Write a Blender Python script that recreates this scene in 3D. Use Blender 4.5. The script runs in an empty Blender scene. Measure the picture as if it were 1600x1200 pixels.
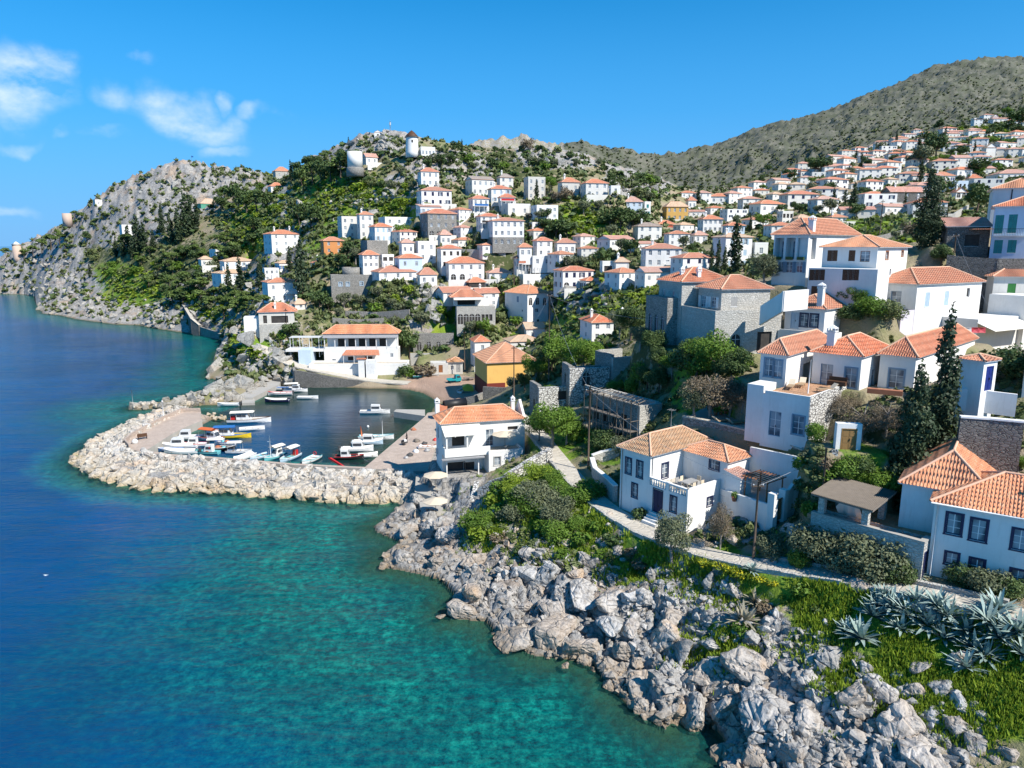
import bpy, bmesh, math, random, bisect
import numpy as np
from mathutils import Vector, Matrix
R_ = math.radians
sc = bpy.context.scene
# ---------------------------------------------------------------- camera, sky, sun, exposure
CH = 35.0; PITCH = R_(11.0); FPX = 1110.0
cam = bpy.data.cameras.new("camera"); cam_o = bpy.data.objects.new("camera", cam); sc.collection.objects.link(cam_o)
cam.sensor_width = 36.0; cam.lens = 36.0*FPX/1600.0; cam.clip_start = 0.5; cam.clip_end = 90000
cam_o.location = (0, 0, CH); cam_o.rotation_euler = (R_(90)-PITCH, 0, 0); sc.camera = cam_o
SUN_EL = R_(45); SUN_AZ = R_(128)
world = bpy.data.worlds.new("World"); sc.world = world; world.use_nodes = True
def build_world():
 nt = world.node_tree; nt.nodes.clear(); N = nt.nodes.new; L = nt.links.new
 out = N('ShaderNodeOutputWorld'); bg = N('ShaderNodeBackground')
 sky = N('ShaderNodeTexSky'); sky.sky_type = 'NISHITA'; sky.sun_disc = False
 sky.sun_elevation = SUN_EL; sky.sun_rotation = SUN_AZ; sky.air_density = 1.0; sky.dust_density = 0.0; sky.ozone_density = 4.0; sky.altitude = 300
 hs = N('ShaderNodeHueSaturation'); hs.inputs['Saturation'].default_value = 1.32; hs.inputs['Hue'].default_value = 0.492
 mc = N('ShaderNodeMix'); mc.data_type = 'RGBA'; mc.blend_type = 'MULTIPLY'; mc.inputs[0].default_value = 1; L(sky.outputs[0], mc.inputs[6]); mc.inputs[7].default_value = (.70, .93, 1.12, 1); L(mc.outputs[2], hs.inputs['Color'])
 tc = N('ShaderNodeTexCoord')
 def patch(px, py, ra, rb, w=1.0):
  u = (px-800)/FPX; v = (600-py)/FPX
  d = Vector((u, math.cos(PITCH)+v*math.sin(PITCH), -math.sin(PITCH)+v*math.cos(PITCH))).normalized()
  sub = N('ShaderNodeVectorMath'); sub.operation = 'SUBTRACT'; L(warp.outputs[0], sub.inputs[0]); sub.inputs[1].default_value = d
  sca = N('ShaderNodeVectorMath'); sca.operation = 'MULTIPLY'; L(sub.outputs[0], sca.inputs[0]); sca.inputs[1].default_value = (1/ra, 1/ra, 1/rb)
  ln = N('ShaderNodeVectorMath'); ln.operation = 'LENGTH'; L(sca.outputs[0], ln.inputs[0])
  mr = N('ShaderNodeMapRange'); mr.interpolation_type = 'SMOOTHSTEP'; L(ln.outputs['Value'], mr.inputs[0])
  mr.inputs[1].default_value = 0.25; mr.inputs[2].default_value = 1.15; mr.inputs[3].default_value = w; mr.inputs[4].default_value = 0
  return mr.outputs[0]
 wn = N('ShaderNodeTexNoise'); wn.inputs['Scale'].default_value = 9; wn.inputs['Detail'].default_value = 5; L(tc.outputs['Generated'], wn.inputs[0])
 ws = N('ShaderNodeVectorMath'); ws.operation = 'MULTIPLY_ADD'; L(wn.outputs['Color'], ws.inputs[0]); ws.inputs[1].default_value = (.15, .15, .10); ws.inputs[2].default_value = (-.075, -.075, -.05)
 warp = N('ShaderNodeVectorMath'); warp.operation = 'ADD'; L(tc.outputs['Generated'], warp.inputs[0]); L(ws.outputs[0], warp.inputs[1])
 acc = None
 for a in ((45, 125, .062, .036, 1.0), (105, 92, .032, .022, .8), (205, 155, .035, .022, .7), (280, 165, .05, .024, .8), (320, 190, .045, .022, .75), (335, 225, .035, .012, .6), (395, 190, .035, .012, .6), (360, 160, .02, .010, .5), (240, 105, .015, .011, .4), (20, 203, .03, .009, .5), (110, 207, .016, .007, .45), (190, 215, .03, .008, .35), (10, 330, .03, .010, .4), (-160, 150, .08, .03, .7)):
  o = patch(*a)
  if acc is None: acc = o
  else:
   m = N('ShaderNodeMath'); m.operation = 'MAXIMUM'; L(acc, m.inputs[0]); L(o, m.inputs[1]); acc = m.outputs[0]
 n2 = N('ShaderNodeTexNoise'); n2.inputs['Scale'].default_value = 11; n2.inputs['Detail'].default_value = 7; n2.inputs['Roughness'].default_value = .58
 mp = N('ShaderNodeMapping'); mp.inputs['Scale'].default_value = (1, 1, 1.9); L(tc.outputs['Generated'], mp.inputs[0]); L(mp.outputs[0], n2.inputs[0])
 r2 = N('ShaderNodeMapRange'); L(n2.outputs['Fac'], r2.inputs[0]); r2.inputs[1].default_value = .36; r2.inputs[2].default_value = .68; r2.inputs[3].default_value = .05; r2.inputs[4].default_value = 1.0
 mu = N('ShaderNodeMath'); mu.operation = 'MULTIPLY'; L(acc, mu.inputs[0]); L(r2.outputs[0], mu.inputs[1])
 mu2 = N('ShaderNodeMath'); mu2.operation = 'MULTIPLY'; L(mu.outputs[0], mu2.inputs[0]); mu2.inputs[1].default_value = .95
 sx = N('ShaderNodeSeparateXYZ'); L(tc.outputs['Generated'], sx.inputs[0]); el = N('ShaderNodeMapRange'); el.interpolation_type = 'SMOOTHSTEP'; L(sx.outputs[2], el.inputs[0]); el.inputs[1].default_value = -.02; el.inputs[2].default_value = .42; el.inputs[3].default_value = .92; el.inputs[4].default_value = 0
 hz = N('ShaderNodeMix'); hz.data_type = 'RGBA'; L(el.outputs[0], hz.inputs[0]); L(hs.outputs[0], hz.inputs[6]); hz.inputs[7].default_value = (1.0, 3.15, 6.5, 1)
 mix = N('ShaderNodeMix'); mix.data_type = 'RGBA'; L(mu2.outputs[0], mix.inputs[0]); L(hz.outputs[2], mix.inputs[6]); mix.inputs[7].default_value = (7.2, 7.8, 8.4, 1)
 L(mix.outputs[2], bg.inputs[0]); bg.inputs[1].default_value = 0.103
 L(bg.outputs[0], out.inputs[0])
build_world()
sun = bpy.data.lights.new("sun", 'SUN'); sun.energy = 5.0; sun.angle = R_(0.5); sun.color = (1, .95, .87)
sun_o = bpy.data.objects.new("sun", sun); sc.collection.objects.link(sun_o)
SD = Vector((math.sin(SUN_AZ)*math.cos(SUN_EL), math.cos(SUN_AZ)*math.cos(SUN_EL), math.sin(SUN_EL)))
sun_o.rotation_euler = SD.to_track_quat('Z', 'Y').to_euler(); sun_o.location = (100, -100, 200)
sc.view_settings.view_transform = 'Standard'; sc.view_settings.look = 'None'; sc.view_settings.exposure = 0.5; sc.view_settings.gamma = 1.0
sc.cycles.max_bounces = 5; sc.cycles.diffuse_bounces = 2; sc.cycles.glossy_bounces = 3; sc.cycles.transparent_max_bounces = 6; sc.cycles.transmission_bounces = 2
sc.cycles.caustics_reflective = False; sc.cycles.caustics_refractive = False
# ---------------------------------------------------------------- coordinates
CP, SP = math.cos(PITCH), math.sin(PITCH)
def G(px, py, z=0.0):
 """point at height z seen at photo pixel px,py"""
 u = (px-800)/FPX; v = (600-py)/FPX; t = (z-CH)/(-SP+v*CP)
 return (u*t, (CP+v*SP)*t)
def P(px, py, Y):
 u = (px-800)/FPX; v = (600-py)/FPX; t = Y/(CP+v*SP)
 return (u*t, Y, CH+t*(-SP+v*CP))
def pix(X, Y, z):
 d = z-CH; f = Y*CP-d*SP; up = Y*SP+d*CP
 return (800+FPX*X/f, 600-FPX*up/f)
# ---------------------------------------------------------------- numpy noise
def _h(ix, iy, iz, seed):
 n = (ix.astype(np.int64)*374761393+iy.astype(np.int64)*668265263+iz.astype(np.int64)*2147483647+seed*974634777) & 0xffffffff
 n = (n ^ (n >> 13))*1274126177 & 0xffffffff
 n = n ^ (n >> 16)
 return (n & 0xffff)/65535.0
def vnoise(x, y, z=None, seed=0):
 x = np.asarray(x, float); y = np.asarray(y, float)
 z = np.zeros_like(x) if z is None else np.asarray(z, float)
 ix, iy, iz = np.floor(x), np.floor(y), np.floor(z)
 fx, fy, fz = x-ix, y-iy, z-iz
 fx = fx*fx*(3-2*fx); fy = fy*fy*(3-2*fy); fz = fz*fz*(3-2*fz)
 r = 0
 for dx in (0, 1):
  for dy in (0, 1):
   for dz in (0, 1):
    r = r+_h(ix+dx, iy+dy, iz+dz, seed)*(fx if dx else 1-fx)*(fy if dy else 1-fy)*(fz if dz else 1-fz)
 return r
def fbm(x, y, z=None, o=4, seed=0, ridge=False):
 a = 1.0; s = 0; t = 0; f = 1.0
 for i in range(o):
  n = vnoise(np.asarray(x)*f, np.asarray(y)*f, None if z is None else np.asarray(z)*f, seed+i)
  if ridge: n = 1-np.abs(2*n-1)
  s = s+a*n; t += a; a *= .5; f *= 2.03
 return s/t
def sstep(a, b, x):
 t = np.clip((x-a)/(b-a), 0, 1); return t*t*(3-2*t)
def seg_dist(X, Y, pts, closed=False, vals=None):
 """distance to a polyline; with vals the interpolated value at the nearest point too"""
 best = np.full(X.shape, 1e9); bv = np.zeros(X.shape)
 n = len(pts); m = n if closed else n-1
 for i in range(m):
  ax, ay = pts[i][:2]; bx, by = pts[(i+1) % n][:2]
  dx, dy = bx-ax, by-ay; q = dx*dx+dy*dy+1e-9
  t = np.clip(((X-ax)*dx+(Y-ay)*dy)/q, 0, 1)
  d = np.hypot(X-ax-t*dx, Y-ay-t*dy)
  k = d < best; best = np.where(k, d, best)
  if vals is not None: bv = np.where(k, vals[i]*(1-t)+vals[(i+1) % n]*t, bv)
 return (best, bv) if vals is not None else best
def inside(X, Y, pts):
 c = np.zeros(X.shape, bool); n = len(pts)
 for i in range(n):
  ax, ay = pts[i][:2]; bx, by = pts[(i+1) % n][:2]
  if ay == by: continue
  k = ((ay > Y) != (by > Y)) & (X < (bx-ax)*(Y-ay)/(by-ay)+ax); c ^= k
 return c
# ---------------------------------------------------------------- objects
def props(o, label=None, cat=None, group=None, kind=None):
 if label: o['label'] = label
 if cat: o['category'] = cat
 if group: o['group'] = group
 if kind: o['kind'] = kind
 return o
def link(o, parent=None):
 sc.collection.objects.link(o)
 if parent is not None: o.parent = parent
 return o
def empty(name, loc=(0, 0, 0), rz=0.0, parent=None):
 o = bpy.data.objects.new(name, None); o.empty_display_size = .3; o.location = loc; o.rotation_euler = (0, 0, rz); return link(o, parent)
PENDING = []          # things whose label is made unique at the end
def pend(o, base, cat, group=None):
 props(o, base, cat, group); PENDING.append(o); return o
class MB:
 """collects polygons; uv in metres along each face"""
 def __init__(s): s.v = []; s.f = []; s.m = []; s.mats = []; s.smooth = []
 def mi(s, mat):
  if mat not in s.mats: s.mats.append(mat)
  return s.mats.index(mat)
 def poly(s, pts, mat, sm=False):
  b = len(s.v); s.v.extend([tuple(p) for p in pts]); s.f.append(tuple(range(b, b+len(pts)))); s.m.append(s.mi(mat)); s.smooth.append(sm)
 def mesh(s, verts, faces, mat, sm=False):
  b = len(s.v); s.v.extend([tuple(p) for p in verts]); i = s.mi(mat)
  for f in faces: s.f.append(tuple(b+k for k in f)); s.m.append(i); s.smooth.append(sm)
 def box(s, x0, x1, y0, y1, z0, z1, mat, rz=0, org=(0, 0, 0)):
  V = [(x0, y0, z0), (x1, y0, z0), (x1, y1, z0), (x0, y1, z0), (x0, y0, z1), (x1, y0, z1), (x1, y1, z1), (x0, y1, z1)]
  if rz or org != (0, 0, 0):
   c, q = math.cos(rz), math.sin(rz); V = [(org[0]+x*c-y*q, org[1]+x*q+y*c, org[2]+z) for x, y, z in V]
  s.mesh(V, [(0, 3, 2, 1), (4, 5, 6, 7), (0, 1, 5, 4), (1, 2, 6, 5), (2, 3, 7, 6), (3, 0, 4, 7)], mat)
 def tube(s, pts, r, mat, n=6, cap=True, sm=True):
  """pts: path; r: radius or list of radii"""
  pts = [Vector(p) for p in pts]; rr = r if isinstance(r, (list, tuple)) else [r]*len(pts)
  V = []; F = []
  for i, p in enumerate(pts):
   d = (pts[min(i+1, len(pts)-1)]-pts[max(i-1, 0)]).normalized()
   a = Vector((0, 0, 1)) if abs(d.z) < .9 else Vector((1, 0, 0))
   e1 = d.cross(a).normalized(); e2 = d.cross(e1)
   for k in range(n):
    an = 2*math.pi*k/n; V.append(p+(e1*math.cos(an)+e2*math.sin(an))*rr[i])
  for i in range(len(pts)-1):
   for k in range(n):
    F.append((i*n+k, i*n+(k+1) % n, (i+1)*n+(k+1) % n, (i+1)*n+k))
  if cap: F.append(tuple(range(n))); F.append(tuple((len(pts)-1)*n+k for k in range(n))[::-1])
  s.mesh(V, F, mat, sm)
 def lathe(s, prof, mat, n=16, org=(0, 0, 0), sm=True):
  V = []; F = []
  for r, z in prof:
   for k in range(n):
    a = 2*math.pi*k/n; V.append((org[0]+r*math.cos(a), org[1]+r*math.sin(a), org[2]+z))
  for i in range(len(prof)-1):
   for k in range(n): F.append((i*n+k, i*n+(k+1) % n, (i+1)*n+(k+1) % n, (i+1)*n+k))
  F.append(tuple((len(prof)-1)*n+k for k in range(n))); F.append(tuple(range(n))[::-1])
  s.mesh(V, F, mat, sm)
 def data(s, name, uv=True):
  me = bpy.data.meshes.new(name); me.from_pydata(s.v, [], s.f)
  for m in s.mats: me.materials.append(m)
  me.polygons.foreach_set('material_index', s.m); me.polygons.foreach_set('use_smooth', s.smooth)
  if uv:
   L = me.uv_layers.new(name='UVMap').data; out = np.zeros(len(L)*2, 'f')
   for p in me.polygons:
    n = p.normal
    if abs(n.z) > .995: t = Vector((1, 0, 0)); b = Vector((0, 1, 0))
    else:
     t = Vector((0, 0, 1)).cross(n).normalized(); b = n.cross(t)
    for li, vi in zip(p.loop_indices, p.vertices):
     c = me.vertices[vi].co; out[2*li] = c.dot(t); out[2*li+1] = c.dot(b)
   L.foreach_set('uv', out)
  me.update(); return me
 def build(s, name, parent=None, uv=True, loc=None, rz=None):
  o = bpy.data.objects.new(name, s.data(name, uv)); link(o, parent)
  if loc is not None: o.location = loc
  if rz is not None: o.rotation_euler = (0, 0, rz)
  return o
def np_mesh(name, V, F, mat, smooth=False, parent=None, mats=None, midx=None):
 me = bpy.data.meshes.new(name); V = np.asarray(V, 'f'); F = np.asarray(F, 'i'); k = F.shape[1]
 me.vertices.add(len(V)); me.vertices.foreach_set('co', V.ravel())
 me.loops.add(F.size); me.loops.foreach_set('vertex_index', F.ravel())
 me.polygons.add(len(F)); me.polygons.foreach_set('loop_start', np.arange(0, F.size, k, dtype='i')); me.polygons.foreach_set('loop_total', np.full(len(F), k, 'i'))
 for m in (mats or [mat]): me.materials.append(m)
 if midx is not None: me.polygons.foreach_set('material_index', np.asarray(midx, 'i'))
 me.polygons.foreach_set('use_smooth', np.full(len(F), smooth)); me.update(calc_edges=True); me.validate()
 o = bpy.data.objects.new(name, me); return link(o, parent)
# ---------------------------------------------------------------- materials
class NT:
 def __init__(s, name):
  s.m = bpy.data.materials.new(name); s.m.use_nodes = True; s.t = s.m.node_tree
  s.b = s.t.nodes['Principled BSDF']; s.b.inputs['Specular IOR Level'].default_value = .25
  s.out = s.t.nodes['Material Output']
 def n(s, ty, **kw):
  x = s.t.nodes.new('ShaderNode'+ty)
  for k, v in kw.items(): setattr(x, k, v)
  return x
 def l(s, a, b): s.t.links.new(a, b)
 def co(s, which='Object', scale=(1, 1, 1)):
  if which == 'World': src = s.n('NewGeometry').outputs['Position']
  elif which == 'UV': src = s.n('UVMap').outputs[0]
  else: src = s.n('TexCoord').outputs[which]
  if scale != (1, 1, 1):
   mp = s.n('Mapping'); mp.inputs['Scale'].default_value = scale; s.l(src, mp.inputs[0]); src = mp.outputs[0]
  return src
 def noise(s, co, scale, detail=4, rough=.55):
  x = s.n('TexNoise'); x.inputs['Scale'].default_value = scale; x.inputs['Detail'].default_value = detail; x.inputs['Roughness'].default_value = rough; s.l(co, x.inputs[0]); return x.outputs['Fac']
 def ncol(s, co, scale, detail=2):
  x = s.n('TexNoise'); x.inputs['Scale'].default_value = scale; x.inputs['Detail'].default_value = detail; s.l(co, x.inputs[0]); return x.outputs['Color']
 def voro(s, co, scale, feature='F1', out='Distance', rnd=1.0):
  x = s.n('TexVoronoi', feature=feature); x.inputs['Scale'].default_value = scale; x.inputs['Randomness'].default_value = rnd; s.l(co, x.inputs[0]); return x.outputs[out]
 def ramp(s, f, stops):
  x = s.n('ValToRGB'); e = x.color_ramp.elements
  while len(e) > 1: e.remove(e[-1])
  e[0].position = stops[0][0]; e[0].color = tuple(stops[0][1])+(1,)
  for p, c in stops[1:]:
   q = e.new(p); q.color = tuple(c)+(1,)
  s.l(f, x.inputs[0]); return x.outputs[0]
 def rng(s, f, a, b, c=0., d=1., smooth=False):
  x = s.n('MapRange'); 
  if smooth: x.interpolation_type = 'SMOOTHSTEP'
  s.l(f, x.inputs[0]); x.inputs[1].default_value = a; x.inputs[2].default_value = b; x.inputs[3].default_value = c; x.inputs[4].default_value = d; return x.outputs[0]
 def _in(s, v, sock):
  if isinstance(v, (int, float)): sock.default_value = v
  elif isinstance(v, tuple): sock.default_value = v if len(v) == 4 or len(sock.default_value) == 3 else v+(1,)
  else: s.l(v, sock)
 def math(s, op, a, b=0.):
  x = s.n('Math', operation=op); s._in(a, x.inputs[0]); s._in(b, x.inputs[1]); return x.outputs[0]
 def mix(s, f, a, b, mode='MIX'):
  x = s.n('Mix', data_type='RGBA', blend_type=mode); s._in(f, x.inputs[0]); s._in(a, x.inputs[6]); s._in(b, x.inputs[7]); return x.outputs[2]
 def attr(s, name, out='Color'):
  x = s.n('Attribute'); x.attribute_name = name; return x.outputs[out]
 def sep(s, v):
  x = s.n('SeparateXYZ'); s.l(v, x.inputs[0]); return x.outputs
 def col(s, v): s._in(v, s.b.inputs['Base Color'])
 def rough(s, v): s._in(v, s.b.inputs['Roughness'])
 def bump(s, h, strength=.5, dist=.05, prev=None):
  x = s.n('Bump'); x.inputs['Strength'].default_value = strength; x.inputs['Distance'].default_value = dist; s.l(h, x.inputs['Height'])
  if prev is not None: s.l(prev, x.inputs['Normal'])
  s.l(x.outputs[0], s.b.inputs['Normal']); return x.outputs[0]
 def objrand(s): return s.n('ObjectInfo').outputs['Random']
M = {}
def mul(c, k): return tuple(min(1, x*k) for x in c)
def plaster(name, c, dirt=.35):
 t = NT(name); w = t.co('World')
 a = t.noise(w, .45, 5, .65); b = t.noise(t.co('World', (2.2, 2.2, .35)), 1.3, 4, .7)
 x = t.mix(t.rng(a, .35, .75), c, mul(c, .84)); x = t.mix(t.rng(b, .54, .78, 0, dirt), x, (c[0]*.55, c[1]*.52, c[2]*.46)); x = t.mix(t.rng(t.noise(t.co('World', (3, 3, .2)), 2.2, 3, .6), .60, .72, 0, dirt*.5), x, mul(c, .6))
 x = t.mix(t.rng(t.objrand(), 0, 1, 0, .38), x, (c[0]*.93, c[1]*.88, c[2]*.80)); t.col(x); t.rough(.85); t.bump(t.noise(w, 9, 4), .25, .03); M[name] = t.m
plaster('white', (.80, .79, .76)); plaster('white2', (.72, .70, .65), .5); plaster('white_old', (.62, .60, .55), .8)
plaster('cream', (.70, .63, .50)); plaster('yellow', (.80, .49, .15), .4); plaster('ochre', (.62, .38, .12)); plaster('orange', (.62, .27, .10)); plaster('redwall', (.50, .13, .08))
plaster('darkred', (.20, .04, .03)); plaster('lilac', (.70, .66, .74), .2); plaster('greenwall', (.10, .33, .24)); plaster('bluewash', (.55, .66, .78), .2)  # lilac and the pale blue also hold bluish wall shade as colour
plaster('concrete', (.42, .40, .36), .6); plaster('concrete_grey', (.33, .32, .30), .6); plaster('pinkroof_wall', (.55, .42, .34), .5); plaster('canvas', (.82, .79, .71), .1); plaster('canvas_beige', (.68, .58, .44), .1)
def flatmat(name, c, rough=.5, metal=0, var=.12, spec=.4):
 t = NT(name); w = t.co('World'); a = t.noise(w, 2.5, 4, .6)
 t.col(t.mix(t.rng(a, .3, .75), c, mul(c, 1-var*2))); t.rough(rough); t.b.inputs['Metallic'].default_value = metal; t.b.inputs['Specular IOR Level'].default_value = spec; M[name] = t.m
for nm, c, r in (('blue_paint', (.012, .028, .19), .45), ('navy', (.015, .02, .07), .5), ('grey_blue', (.22, .32, .42), .55), ('lightblue', (.45, .58, .68), .55), ('teal_paint', (.03, .25, .24), .5), ('green_paint', (.05, .24, .05), .5),
     ('brown_wood', (.10, .045, .02), .6), ('pale_wood', (.38, .26, .15), .7), ('grey_wood', (.20, .17, .14), .8), ('door_brown', (.33, .13, .05), .6), ('ochre_wood', (.30, .17, .06), .7), ('white_paint', (.78, .78, .76), .4), ('greyshutter', (.38, .37, .35), .6),
     ('red_paint', (.55, .03, .03), .4), ('yellow_paint', (.75, .52, .03), .4), ('seablue', (.04, .16, .42), .4), ('aqua', (.16, .48, .50), .4), ('turq', (.02, .30, .33), .35), ('black', (.02, .02, .022), .5), ('steel', (.35, .35, .35), .4), ('orange_paint', (.70, .16, .04), .5),
     ('skin', (.45, .26, .18), .6), ('cloth_black', (.02, .02, .025), .8), ('darkgrey', (.07, .07, .07), .7), ('tarp_grey', (.30, .30, .31), .7), ('rope', (.45, .38, .26), .9), ('terracotta', (.45, .17, .09), .8), ('pink', (.65, .08, .10), .5)):
 flatmat(nm, c, r)
def glassmat():
 t = NT('glass_dark'); w = t.co('World'); t.col(t.mix(t.noise(w, 1.7, 3), (.015, .02, .03), (.10, .11, .12))); t.rough(.12); t.b.inputs['Specular IOR Level'].default_value = .6; M['glass'] = t.m
 t = NT('painted_opening_shade'); t.col(t.mix(t.noise(t.co('World'), 1.2, 3), (.02, .02, .022), (.09, .08, .07))); t.rough(.9); M['dark'] = t.m  # near-black sheet: inner shade of openings put into the colour
 t = NT('curtain_glass'); w = t.co('World'); t.col(t.mix(t.rng(t.noise(w, .8, 1), .42, .58), (.07, .09, .12), (.30, .34, .37))); t.rough(.12); t.b.inputs['Specular IOR Level'].default_value = .6; M['curtain'] = t.m
glassmat()
def stone(name, c1, c2, joint, sc_=3.2, jw=.05, mortar=.8, rough=.9):
 t = NT(name); uv = t.co('UV', (1, 1.9, 1)); wob = t.n('VectorMath', operation='MULTIPLY_ADD'); t.l(t.ncol(uv, 1.6), wob.inputs[0]); wob.inputs[1].default_value = (.25, .25, 0); t.l(uv, wob.inputs[2]); uv = wob.outputs[0]
 d = t.voro(uv, sc_, 'DISTANCE_TO_EDGE'); cl = t.voro(uv, sc_, 'F1', 'Color')
 k = t.rng(t.sep(cl)[0], 0, 1); c = t.mix(k, c1, c2); w = t.co('World')
 c = t.mix(t.rng(t.noise(w, .5, 4), .4, .75, 0, .55), c, mul(c1, .7)); c = t.mix(t.rng(t.noise(w, 14, 3), .3, .7, 0, .35), c, mul(c2, .6))
 c = t.mix(t.math('LESS_THAN', d, jw), c, joint); t.col(c); t.rough(rough); t.bump(t.rng(d, 0, .14), .8, .05); M[name] = t.m
stone('stone_grey', (.27, .26, .24), (.42, .40, .36), (.15, .14, .12), 2.6)
stone('stone_dark', (.15, .145, .135), (.26, .25, .23), (.07, .07, .065), 2.6)
stone('stone_pale', (.48, .46, .41), (.62, .60, .55), (.36, .34, .30), 2.6)
stone('stone_white', (.62, .60, .55), (.78, .76, .72), (.17, .16, .15), 2.0, .10)
stone('paving', (.54, .49, .41), (.62, .57, .48), (.42, .38, .31), .9, .03)
stone('paving_pink', (.47, .37, .30), (.55, .45, .37), (.38, .31, .26), 1.3, .02)
stone('terrace_tile', (.48, .27, .15), (.56, .33, .20), (.34, .20, .12), 1.8, .02)
def roofmat(name, c1, c2, c3, age=.3, per=.23):
 t = NT(name); uv = t.co('UV'); s = t.sep(uv)
 fu = t.math('FLOOR', t.math('DIVIDE', s[0], per)); fv = t.math('FLOOR', t.math('DIVIDE', s[1], .36))
 cb = t.n('CombineXYZ'); t.l(fu, cb.inputs[0]); t.l(fv, cb.inputs[1])
 wn = t.n('TexWhiteNoise'); t.l(cb.outputs[0], wn.inputs[0]); w = t.co('World')
 c = t.mix(wn.outputs['Value'], c1, c2); c = t.mix(t.math('MULTIPLY', t.math('GREATER_THAN', wn.outputs['Value'], .86), .7), c, c3)
 c = t.mix(t.rng(t.noise(w, .55, 5, .65), .45, .75, 0, age), c, mul(c1, .5)); c = t.mix(t.rng(t.noise(w, 5, 4), .4, .8, 0, .35), c, c3); c = t.mix(t.rng(t.objrand(), 0, 1, 0, .55), c, mul(c3, .85))
 t.col(c); t.rough(.85)
 sn = t.math('SINE', t.math('MULTIPLY', s[0], 2*math.pi/per)); st = t.math('FRACT', t.math('DIVIDE', s[1], -.36))
 t.bump(t.math('ADD', sn, t.math('MULTIPLY', st, .5)), .9, .045); M[name] = t.m
roofmat('tile', (.58, .155, .075), (.76, .26, .13), (.58, .34, .23), .45)
roofmat('tile2', (.55, .16, .09), (.68, .24, .14), (.52, .33, .25), .45)
roofmat('tile_pink', (.56, .24, .17), (.68, .34, .26), (.60, .45, .38), .40)
roofmat('tile_old', (.50, .21, .09), (.64, .34, .16), (.50, .42, .30), .75)
roofmat('tile_cream', (.62, .40, .25), (.72, .50, .33), (.60, .50, .38), .4)
roofmat('tile_grey', (.34, .25, .20), (.44, .34, .28), (.42, .38, .34), .5)
roofmat('tile_sun', (.68, .21, .085), (.82, .33, .15), (.66, .42, .28), .42)
plaster('ridge', (.72, .44, .30), .4)
def rockmat(name, c1, c2, stain, band, objr=True, seal=True):
 t = NT(name); w = t.co('World'); o = w
 if objr:
  ad = t.n('VectorMath', operation='ADD'); rs = t.n('VectorMath', operation='SCALE'); cc = t.n('CombineXYZ'); r = t.objrand(); t.l(r, cc.inputs[0]); t.l(r, cc.inputs[1]); t.l(cc.outputs[0], rs.inputs[0]); rs.inputs[3].default_value = 40; t.l(w, ad.inputs[0]); t.l(rs.outputs[0], ad.inputs[1]); o = ad.outputs[0]
 n1 = t.noise(o, .35, 5, .6); n2 = t.noise(o, 2.2, 6, .68); n3 = t.noise(o, .16, 3)
 c = t.mix(t.rng(n1, .35, .68), c1, c2); c = t.mix(t.rng(n2, .50, .64, 0, .75), c, mul(c1, .45))
 c = t.mix(t.rng(n3, .57, .68, 0, .60), c, stain)
 cr = t.voro(o, .75, 'DISTANCE_TO_EDGE'); c = t.mix(t.rng(cr, .0, .022, .6, 0), c, (.05, .045, .04))  # crack lines; crevice shadow is put into their dark colour
 if objr: c = t.mix(t.rng(t.objrand(), .3, 1.0, .0, .30), c, mul(stain, 1.1)); 
 z = t.sep(w)[2]; zz = t.math('ADD', z, t.math('MULTIPLY', t.noise(w, .8, 3), 1.2))
 if seal: c = t.mix(t.rng(zz, .6, 1.35, .8, 0), c, band); c = t.mix(t.rng(zz, 1.2, 3.2, .42, 0), c, mul(band, 1.15)); c = t.mix(t.rng(zz, .25, .6, .85, 0), c, mul(band, .35))
 t.col(c); t.rough(.9); h = t.math('ADD', t.math('MULTIPLY', n2, 1.0), t.math('MULTIPLY', t.rng(cr, 0, .08), .35)); t.bump(h, .85, .28); M[name] = t.m
rockmat('rock', (.29, .28, .26), (.57, .55, .52), (.50, .35, .22), (.26, .19, .12))
rockmat('rock_mole', (.42, .40, .37), (.66, .64, .60), (.58, .42, .31), (.38, .29, .16))
rockmat('rock_far', (.30, .29, .26), (.45, .43, .39), (.46, .36, .26), (.22, .18, .13))
rockmat('rock_red', (.42, .34, .25), (.60, .46, .32), (.55, .26, .12), (.3, .2, .1), False, False)
def leafmat(name, c1, c2, trans=.25, hue=True, flower=None):
 t = NT(name); w = t.co('World'); n = t.noise(w, .9, 3, .6); m_ = t.noise(w, 5.5, 2)
 c = t.mix(t.rng(n, .35, .65), c1, c2); c = t.mix(t.rng(m_, .35, .7, 0, .6), c, mul(c2, 1.25))
 if hue: c = t.mix(t.rng(t.objrand(), 0, 1, 0, .5), c, mul(c1, .8))
 if flower: c = t.mix(t.math('GREATER_THAN', t.noise(w, 7, 2), .56), c, flower)
 t.col(c); t.rough(.6); t.b.inputs['Specular IOR Level'].default_value = .3
 tr = t.n('BsdfTranslucent'); t._in(c, tr.inputs[0]); mx = t.n('MixShader'); mx.inputs[0].default_value = trans; t.l(t.b.outputs[0], mx.inputs[1]); t.l(tr.outputs[0], mx.inputs[2]); t.l(mx.outputs[0], t.out.inputs[0]); M[name] = t.m
leafmat('leaf_cypress', (.026, .046, .022), (.058, .088, .036), .1)
leafmat('leaf_pine', (.080, .13, .030), (.16, .22, .055), .2)
leafmat('leaf_dark', (.046, .084, .026), (.10, .148, .042), .15)
leafmat('leaf_olive', (.11, .13, .065), (.19, .21, .115), .15)
leafmat('leaf_green', (.085, .165, .022), (.19, .30, .04), .3)
leafmat('leaf_lime', (.17, .25, .025), (.30, .39, .04), .3)
leafmat('leaf_yellow', (.13, .20, .02), (.25, .30, .03), .3, True, (.68, .58, .02))
leafmat('leaf_brown', (.16, .12, .075), (.25, .20, .13), .15)
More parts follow.
